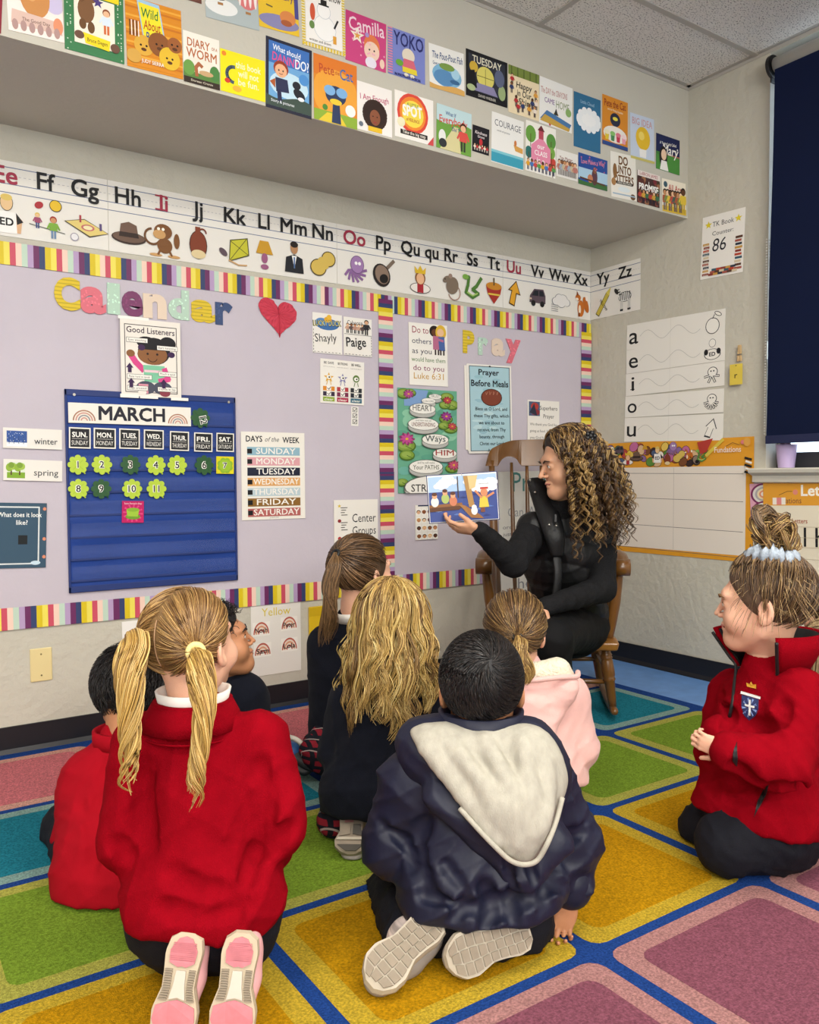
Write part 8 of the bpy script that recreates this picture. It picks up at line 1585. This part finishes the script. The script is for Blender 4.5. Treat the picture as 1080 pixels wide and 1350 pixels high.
# crest rail, curved and scalloped
def rail(u, e):   # u -1..1, e 0 bottom .. 1 top
    up_ = 1.185-.055*max(0, abs(u)-.55)**1.5*3.0-.012*u*u; dn_ = 1.055+.0*u
    dn_ += .045*max(0, 1-((abs(u)-.62)/.16)**2)**.5
    if abs(u) > .9: up_ -= .06*((abs(u)-.9)/.1)**2
    return Cp(u*.305, .545+.05*(1-u*u)+.04*e, dn_+(up_-dn_)*e)
us = np.linspace(-1, 1, 61); v = []
for k, off in ((0, -.011), (1, .011)):
    for u in us:
        for e in (0, .5, 1): v.append(rail(u, e)+bk*off)
n1 = len(us)*3; F = []
for i in range(len(us)-1):
    for e in (0, 1): a = i*3+e; F += [[a, a+3, a+4, a+1], [n1+a, n1+a+1, n1+a+4, n1+a+3]]
    F += [[i*3, n1+i*3, n1+i*3+3, i*3+3], [i*3+2, i*3+5, n1+i*3+5, n1+i*3+2]]
F += [[0, 1, n1+1, n1], [1, 2, n1+2, n1+1]]; z_ = (len(us)-1)*3; F += [[z_, n1+z_, n1+z_+1, z_+1], [z_+1, n1+z_+1, n1+z_+2, z_+2]]
cr = mesh('crest_rail', v, F, MATS['wood'], ch, smooth=False); md = cr.modifiers.new('b', 'BEVEL'); md.width = .006; md.segments = 2; md.limit_method = 'ANGLE'; md.angle_limit = .7
for sx in (-1, 1):
    P = bez([Cp(sx*.235, .37, .325), Cp(sx*.25, .44, .55), Cp(sx*.265, .50, .82), Cp(sx*.275, .565, 1.08)], 14); g = Geo(); g.tube(P, np.interp(np.linspace(0, 1, 14), [0, .3, .6, 1], [.019, .022, .02, .014]), 12); g.build('back_post', MATS['wood'], ch, smooth=True)
for x in (-.17, -.1, -.035, .035, .1, .17):
    P = bez([Cp(x*.9, .385, .33), Cp(x*.97, .45, .62), Cp(x*1.02, .52, .85), Cp(x*1.06, .60, 1.07)], 14); g = Geo(); g.tube(P, np.interp(np.linspace(0, 1, 14), [0, .4, 1], [.008, .0115, .008]), 10); g.build('spindle', MATS['wood'], ch, smooth=True)
for sx in (-1, 1):
    P = bez([Cp(sx*.262, .50, .64), Cp(sx*.28, .36, .655), Cp(sx*.285, .2, .665), Cp(sx*.28, .05, .668), Cp(sx*.278, -.03, .645)], 20); g = Geo(); g.tube(P, np.interp(np.linspace(0, 1, 20), [0, .5, .85, 1], [.02, .03, .034, .03]), 14, flat=((0, 0, 1), .62)); g.build('arm', MATS['wood'], ch, smooth=True)
    g = Geo(); g.tube([Cp(sx*.245, -.035, .632), Cp(sx*.312, -.035, .632)], [.034, .034], 18); g.build('arm_scroll', MATS['wood'], ch, smooth=True)
    g = Geo(); g.lathe(Cp(sx*.235, .02, .325), Cp(sx*.278, -.005, .645), [(0, .014), (.1, .018), (.25, .021), (.5, .024), (.75, .02), (.9, .017), (1, .02)], 12); g.build('arm_post', MATS['wood'], ch, smooth=True)
    for y in (.14, .26): g = Geo(); g.lathe(Cp(sx*.24, y, .325), Cp(sx*.282, y, .645), [(0, .008), (.5, .011), (1, .008)], 10); g.build('arm_spindle', MATS['wood'], ch, smooth=True)
# ---- the woman
rs = np.random.RandomState(101)
J = dict(pel=at(752, 815, 3.40), chest=at(742, 728, 3.30), neck=at(740, 678, 3.24), sL=at(702, 700, 3.24), sR=at(793, 712, 3.30), eL=at(677, 742, 3.03), eR=at(794, 776, 3.16), wL=at(632, 699, 2.915), wR=at(716, 801, 2.96),
         hL=at(730, 824, 3.40), hR=at(772, 826, 3.40), kL=at(678, 812, 3.02), kR=at(728, 842, 2.93), aL=at(684, 960, 3.06), aR=at(737, 968, 2.98), tL=at(672, 985, 2.93), tR=at(728, 992, 2.85))
bf = nrm(adir(180+24)); H = Head(at(749, 611, 3.16), adir(-100, -13), nrm(ZZ-.05*RTH), 1.08, kid=False)
P1 = body('woman with long curly hair in a black vest reading aloud from the rocking chair', V(J['pel'][0], J['pel'][1], .008), J, H, bf, 'skin_olive', 1.12,
          [('wL', nrm(-RTH*.95+ZZ*.10+FWH*.12), nrm(ZZ*.8+FWH*.55), -1, .6, .9, dict(curls=(.4, .55, .65, .75), thumb=(.8, .4, .45))), ('wR', nrm(-RTH*.55-ZZ*.55-FWH*.4), nrm(-ZZ*.8+FWH*.3), 1, .4, 1.02, {})], hb=.0026)
H.details(P1, '3E2C1E', '3A281C', 'B0645C')
S = Sdf(.02)
for q in 'LR': S.chain([J['s'+q], J['e'+q], J['e'+q]+(J['w'+q]-J['e'+q])*.97], [.062, .054, .036], .02)
S.cone(J['neck']+V(0, 0, -.02), H.c*.45+J['neck']*.55, .062, .056, .02); S.disp = folds(.004, 40, 61); solid('heather_top', S, .005, 'heather_black', P1)
# quilted vest
S = Sdf(.03); fl = (bf, .74); S.cone(J['pel']+V(0, 0, .015), J['chest'], .155, .16, .05, fl); S.cone(J['chest'], J['neck']-V(0, 0, .05), .155, .085, .05, fl); S.cone(J['sL']*.9+J['neck']*.1, J['sR']*.88+J['neck']*.12, .072, .072, .04); S.cone(J['sL'], J['sL']+V(0, 0, -.05), .06, .05, .03); S.cone(J['sR'], J['sR']+V(0, 0, -.05), .058, .05, .03)
def quilt(X):
    z = X[..., 2]; t = (z-.5+.25*(X[..., 0]+.9))/.1; return (-.0055*np.abs(np.sin(np.pi*t))**.5+.003).astype('f4')
fd = folds(.004, 34, 71); S.disp = lambda X: quilt(X)+fd(X); vest = S; vo = solid('quilted_vest', S, .005, 'puffer_black', P1)
# raised collar: two wings and placket
def sheet_wing(name, rows, m, par, th=.012):
    A_ = np.array([bez(r, 14) for r in rows]); k = A_.shape[0]; v = A_.reshape(-1, 3); n = len(v); F = [[i*14+j, i*14+j+1, (i+1)*14+j+1, (i+1)*14+j] for i in range(k-1) for j in range(13)]
    o = mesh(name, v, F, MATS[m], par, smooth=True); md = o.modifiers.new('s', 'SOLIDIFY'); md.thickness = th; md.offset = 0; md2 = o.modifiers.new('u', 'SUBSURF'); md2.levels = 1; md2.render_levels = 1; return o
sheet_wing('collar_wing', [[at(694, 632, 3.26), at(698, 650, 3.24), at(714, 700, 3.14), at(728, 735, 3.13)], [at(708, 627, 3.27), at(714, 655, 3.215), at(728, 700, 3.12), at(735, 735, 3.13)], [at(722, 634, 3.28), at(733, 662, 3.21), at(745, 700, 3.125), at(744, 735, 3.14)]], 'puffer_black', P1)
sheet_wing('collar_back', [[at(700, 640, 3.28), at(712, 638, 3.34), at(750, 640, 3.38), at(790, 655, 3.34), at(798, 672, 3.24)], [at(703, 665, 3.27), at(715, 668, 3.35), at(750, 672, 3.4), at(792, 682, 3.35), at(800, 700, 3.25)]], 'puffer_black', P1)
sheet_wing('vest_placket', [[at(727, 733, 3.13), at(730, 760, 3.12), at(724, 800, 3.13), at(712, 815, 3.15)], [at(741, 733, 3.135), at(742, 760, 3.125), at(736, 800, 3.135), at(722, 818, 3.16)]], 'puffer_black', P1, .01)
for px, py, D in ((699, 633, 3.252), (705.5, 649, 3.21), (724, 692, 3.105), (733.5, 693, 3.105)):
    c = at(px, py, D); g = Geo(); g.tube([c, c-FW*.006], [.0055, .004], 12); g.build('snap', MATS['metal'], P1, smooth=True)
g = Geo(); g.obox(at(731, 678, 3.12), RT*.009, -UP*.03, -FW*.004); g.build('zip_pull', MATS['black_plastic'], P1, bevel=.001)
S = Sdf(.03)
S.cone(J['pel']+V(0, 0, -.02), J['pel']+V(0, 0, .05), .15, .145, .04, (bf, .8))
for q in 'LR': S.chain([J['h'+q], J['k'+q], J['k'+q]+(J['a'+q]-J['k'+q])*.92], [.098, .072, .05], .03); 
S.disp = folds(.0045, 30, 67); solid('trousers', S, .009, 'jeans_black', P1)
for q in 'LR':
    S = Sdf(.02); S.cone(J['a'+q]+V(0, 0, -.01), J['a'+q]+V(0, 0, -.035), .045, .042); S.cone(J['a'+q]*V(1, 1, 0)+V(0, 0, .05), J['t'+q]*V(1, 1, 0)+V(0, 0, .038), .042, .034); S.cut(V(0, 0, .009), -ZZ, .003); solid('shoe', S, .006, 'black_trim', P1)
mat('hcap_curl', '2E2016', .7, bump=.001, scale=300, var=.25, vscale=50); sp = Scalp(H, r=(.086, .104, .096)); cap = solid('hair', sp.cap([((0, .062, .02), (0, .85, -.5)), ((0, -.03, -.085), (0, .1, -1)), ((.06, .04, 0), (.2, .95, -.2)), ((-.06, .04, 0), (-.2, .95, -.2))], P1, None, 0), .006, 'hcap_curl', P1)
PALT = [['3E2A1A', '2E2016', '4A3422'], ['5E4428', '6E5230', '4E3820'], ['8A6A3C', '9C7C4A', '6E5230'], ['B0905A', '9C7C4A', 'BC9C68']]
L4 = [[] for _ in range(4)]; n = 54; t = np.linspace(0, 1, n)
for k in range(330):
    an = rs.uniform(-2.75, 2.2); el = rs.uniform(-.6, .45); u = V(math.sin(an)*math.cos(el), -math.cos(an)*math.cos(el), math.sin(el))
    if u[1] > .42 and u[2] < .6: continue
    top_ = nrm(V(rs.normal(0, .14), .25+rs.normal(0, .14), 1.0)); a = [sp.P(slerp(top_[None], nrm(u)[None], np.array([q]))[0], .004+.012*q) for q in np.linspace(0, 1, 7)]
    e = H.R@(nrm(u)*V(1, 1, 0)); e = e/(np.linalg.norm(e)+1e-6); L_ = rs.uniform(.20, .37); fl_ = rs.uniform(.02, .085)*(1.2 if e@RTH > 0 else .5)
    q = [a[-1]+e*fl_*math.sin(min(1, s_*1.05)*1.57)+V(0, 0, -L_*s_)+RTH*.03*s_ for s_ in np.linspace(.12, 1, 8)]
    G = bez(a+q, n); T = np.gradient(G, axis=0); T /= np.linalg.norm(T, axis=1)[:, None]; b1 = np.cross(T, e); b1 /= np.linalg.norm(b1, axis=1)[:, None]+1e-9; b2 = np.cross(T, b1)
    Lg = np.cumsum(np.r_[0, np.linalg.norm(np.diff(G, axis=0), axis=1)]); ph = rs.uniform(0, 6.28); fr = rs.uniform(.75, 1.25)*6.283/.042; am = rs.uniform(.0065, .0105)*np.clip((t-.10)*2.6, .05, 1)
    core = G+b1*(am*np.cos(fr*Lg+ph))[:, None]+b2*(am*np.sin(fr*Lg+ph))[:, None]; kk = rs.choice(4, p=[.34, .32, .22, .12])
    for m_ in range(3): L4[kk].append(core+rs.normal(size=3)*.0021+(b1*np.cos(fr*Lg+ph)[:, None]+b2*np.sin(fr*Lg+ph)[:, None])*rs.uniform(-.001, .002))
for q in range(4): strands('hair_strands', np.array(L4[q]),   .0021, hcols(len(L4[q]), PALT[q], rs), MATS['hair'], cap, taper=(.7, 1, 1, .35), kind='stuff')
g = Geo(); cc_ = at(779, 575, 3.07)
for k in range(5): a = k*1.256; g.ball(cc_+RT*.014*math.cos(a)+UP*.012*math.sin(a), .011, 8)
g.ball(cc_, .012, 8); g.build('hair_clip', MATS['black_plastic'], P1, smooth=True)
# ---- picture book in her hand
def quad4(D): return [at(562, 627, D), at(655, 621, D-.01), at(660, 686, D-.01), at(565, 691, D)]
q = quad4(2.97); O = q[0]; U = nrm(q[1]-q[0]); W = nrm(q[0]-q[3]); W = nrm(W-U*(W@U)); bw = np.linalg.norm(q[1]-q[0]); bh = np.linalg.norm(q[3]-q[0]); Nn = np.cross(U, W)
if Nn@FW > 0: Nn = -Nn
book = empty('picture_book', O+U*bw/2-W*bh/2, 'open picture book with a sailing boat scene held up by the woman', 'book')
def leafs(off, th, ins, name, m):
    g = Geo()
    for sx in (0, 1):
        o = O+U*(bw/2*sx+(ins if sx == 0 else .0015))-W*ins+Nn*off; o2 = (Nn*.012 if sx == 0 else V(0, 0, 0)); o3 = (V(0, 0, 0) if sx == 0 else Nn*.012)
        a, b = o+o2, o+U*(bw/2-ins-.0015)+o3; hv = -W*(bh-2*ins); g.add([a, b, b+hv, a+hv, a-Nn*th, b-Nn*th, b+hv-Nn*th, a+hv-Nn*th], [(3, 2, 1, 0), (4, 5, 6, 7), (0, 1, 5, 4), (1, 2, 6, 5), (2, 3, 7, 6), (3, 0, 4, 7)])
    g.build(name, MATS[m], book)
leafs(-.006, .003, 0, 'cover', 'chart_hem'); leafs(0, .006, .003, 'pages', 'gloss_paper')
A = Art(O+Nn*.0005, U, W, bw, bh, '', '', '', sheet=False, parent=book); A.N = Nn; r = A.ar
def bend(v): x = (v-O)@U/bw; return v+np.outer(.012*np.abs(1-2*np.clip(x, 0, 1)), Nn)
A.post = bend
def rr(x0, y0, x1, y1, c, n=8): 
    for i in range(n): A.rect(x0+(x1-x0)*i/n, y0, x0+(x1-x0)*(i+1)/n, y1, c)
rr(.02, .03, .98, .36*r, 'A9C4E4'); rr(.02, .36*r, .98, r-.02, '3F4F8E')
for x, y, q_ in ((.3, .1, .1), (.2, .16, .08), (.8, .2, .14), (.62, .12, .08), (.9, .14, .08)): cloud(A, x, y, q_, 'EFF0F2')
for k in range(16): x = .04+.052*k; y = r*(.45+.48*((k*7) % 11)/11); A.poly([(x, y), (x+.05, y-.02), (x+.11, y), (x+.05, y+.008)], ['5C78B8', '8FA8D8', '34407A'][k % 3])
A.poly([(.02, .62*r), (.48, .6*r), (.5, .68*r), (.02, .74*r)], '8A5A34'); A.poly([(.02, .68*r), (.5, .66*r), (.44, .74*r), (.02, .76*r)], '5E3A24')
A.poly([(.44, .64*r), (.52, .66*r), (.72, .86*r), (.78, .95*r), (.6, .92*r)], '9A6A3C'); A.poly([(.52, .04), (.6, .04), (.66, .7*r), (.58, .7*r)], 'B08850'); A.poly([(.58, .04), (.72, .04), (.68, .3*r), (.6, .34*r)], 'DCC088'); A.rect(.43, .04, .445, .5*r, '4A3A34')
for x, y, s_, c in ((.1, .56, .2, 'E8E4DC'), (.25, .5, .22, 'A8B86A'), (.36, .56, .16, 'C87A5A')): A.ell(x, y*r, .055, .07, c); A.ell(x, (y-.12)*r, .035, .04, 'D8A078'); A.ell(x, (y-.16)*r, .036, .025, '5A3424')
A.ell(.8, .42*r, .05, .06, 'D08A64'); A.rect(.75, .31*r, .86, .35*r, 'C0443C'); A.poly([(.74, .5*r), (.84, .5*r), (.86, .72*r), (.72, .72*r)], 'D8C24A'); A.line([(.76, .52*r), (.68, .38*r)], .03, 'D08A64'); A.line([(.83, .52*r), (.93, .44*r)], .03, 'D08A64'); A.rect(.74, .72*r, .8, .82*r, '7A4A3A'); A.ell(.65, .78*r, .045, .06, 'F0ECE4'); A.ell(.65, .71*r, .035, .035, 'F0ECE4')
A.text('small story words', .8, .17, .016, '6A6A74', w=.14, bold=0); A.text('and a line of verse', .34, .08, .014, '6A6A74', w=.12, bold=0); A.done()
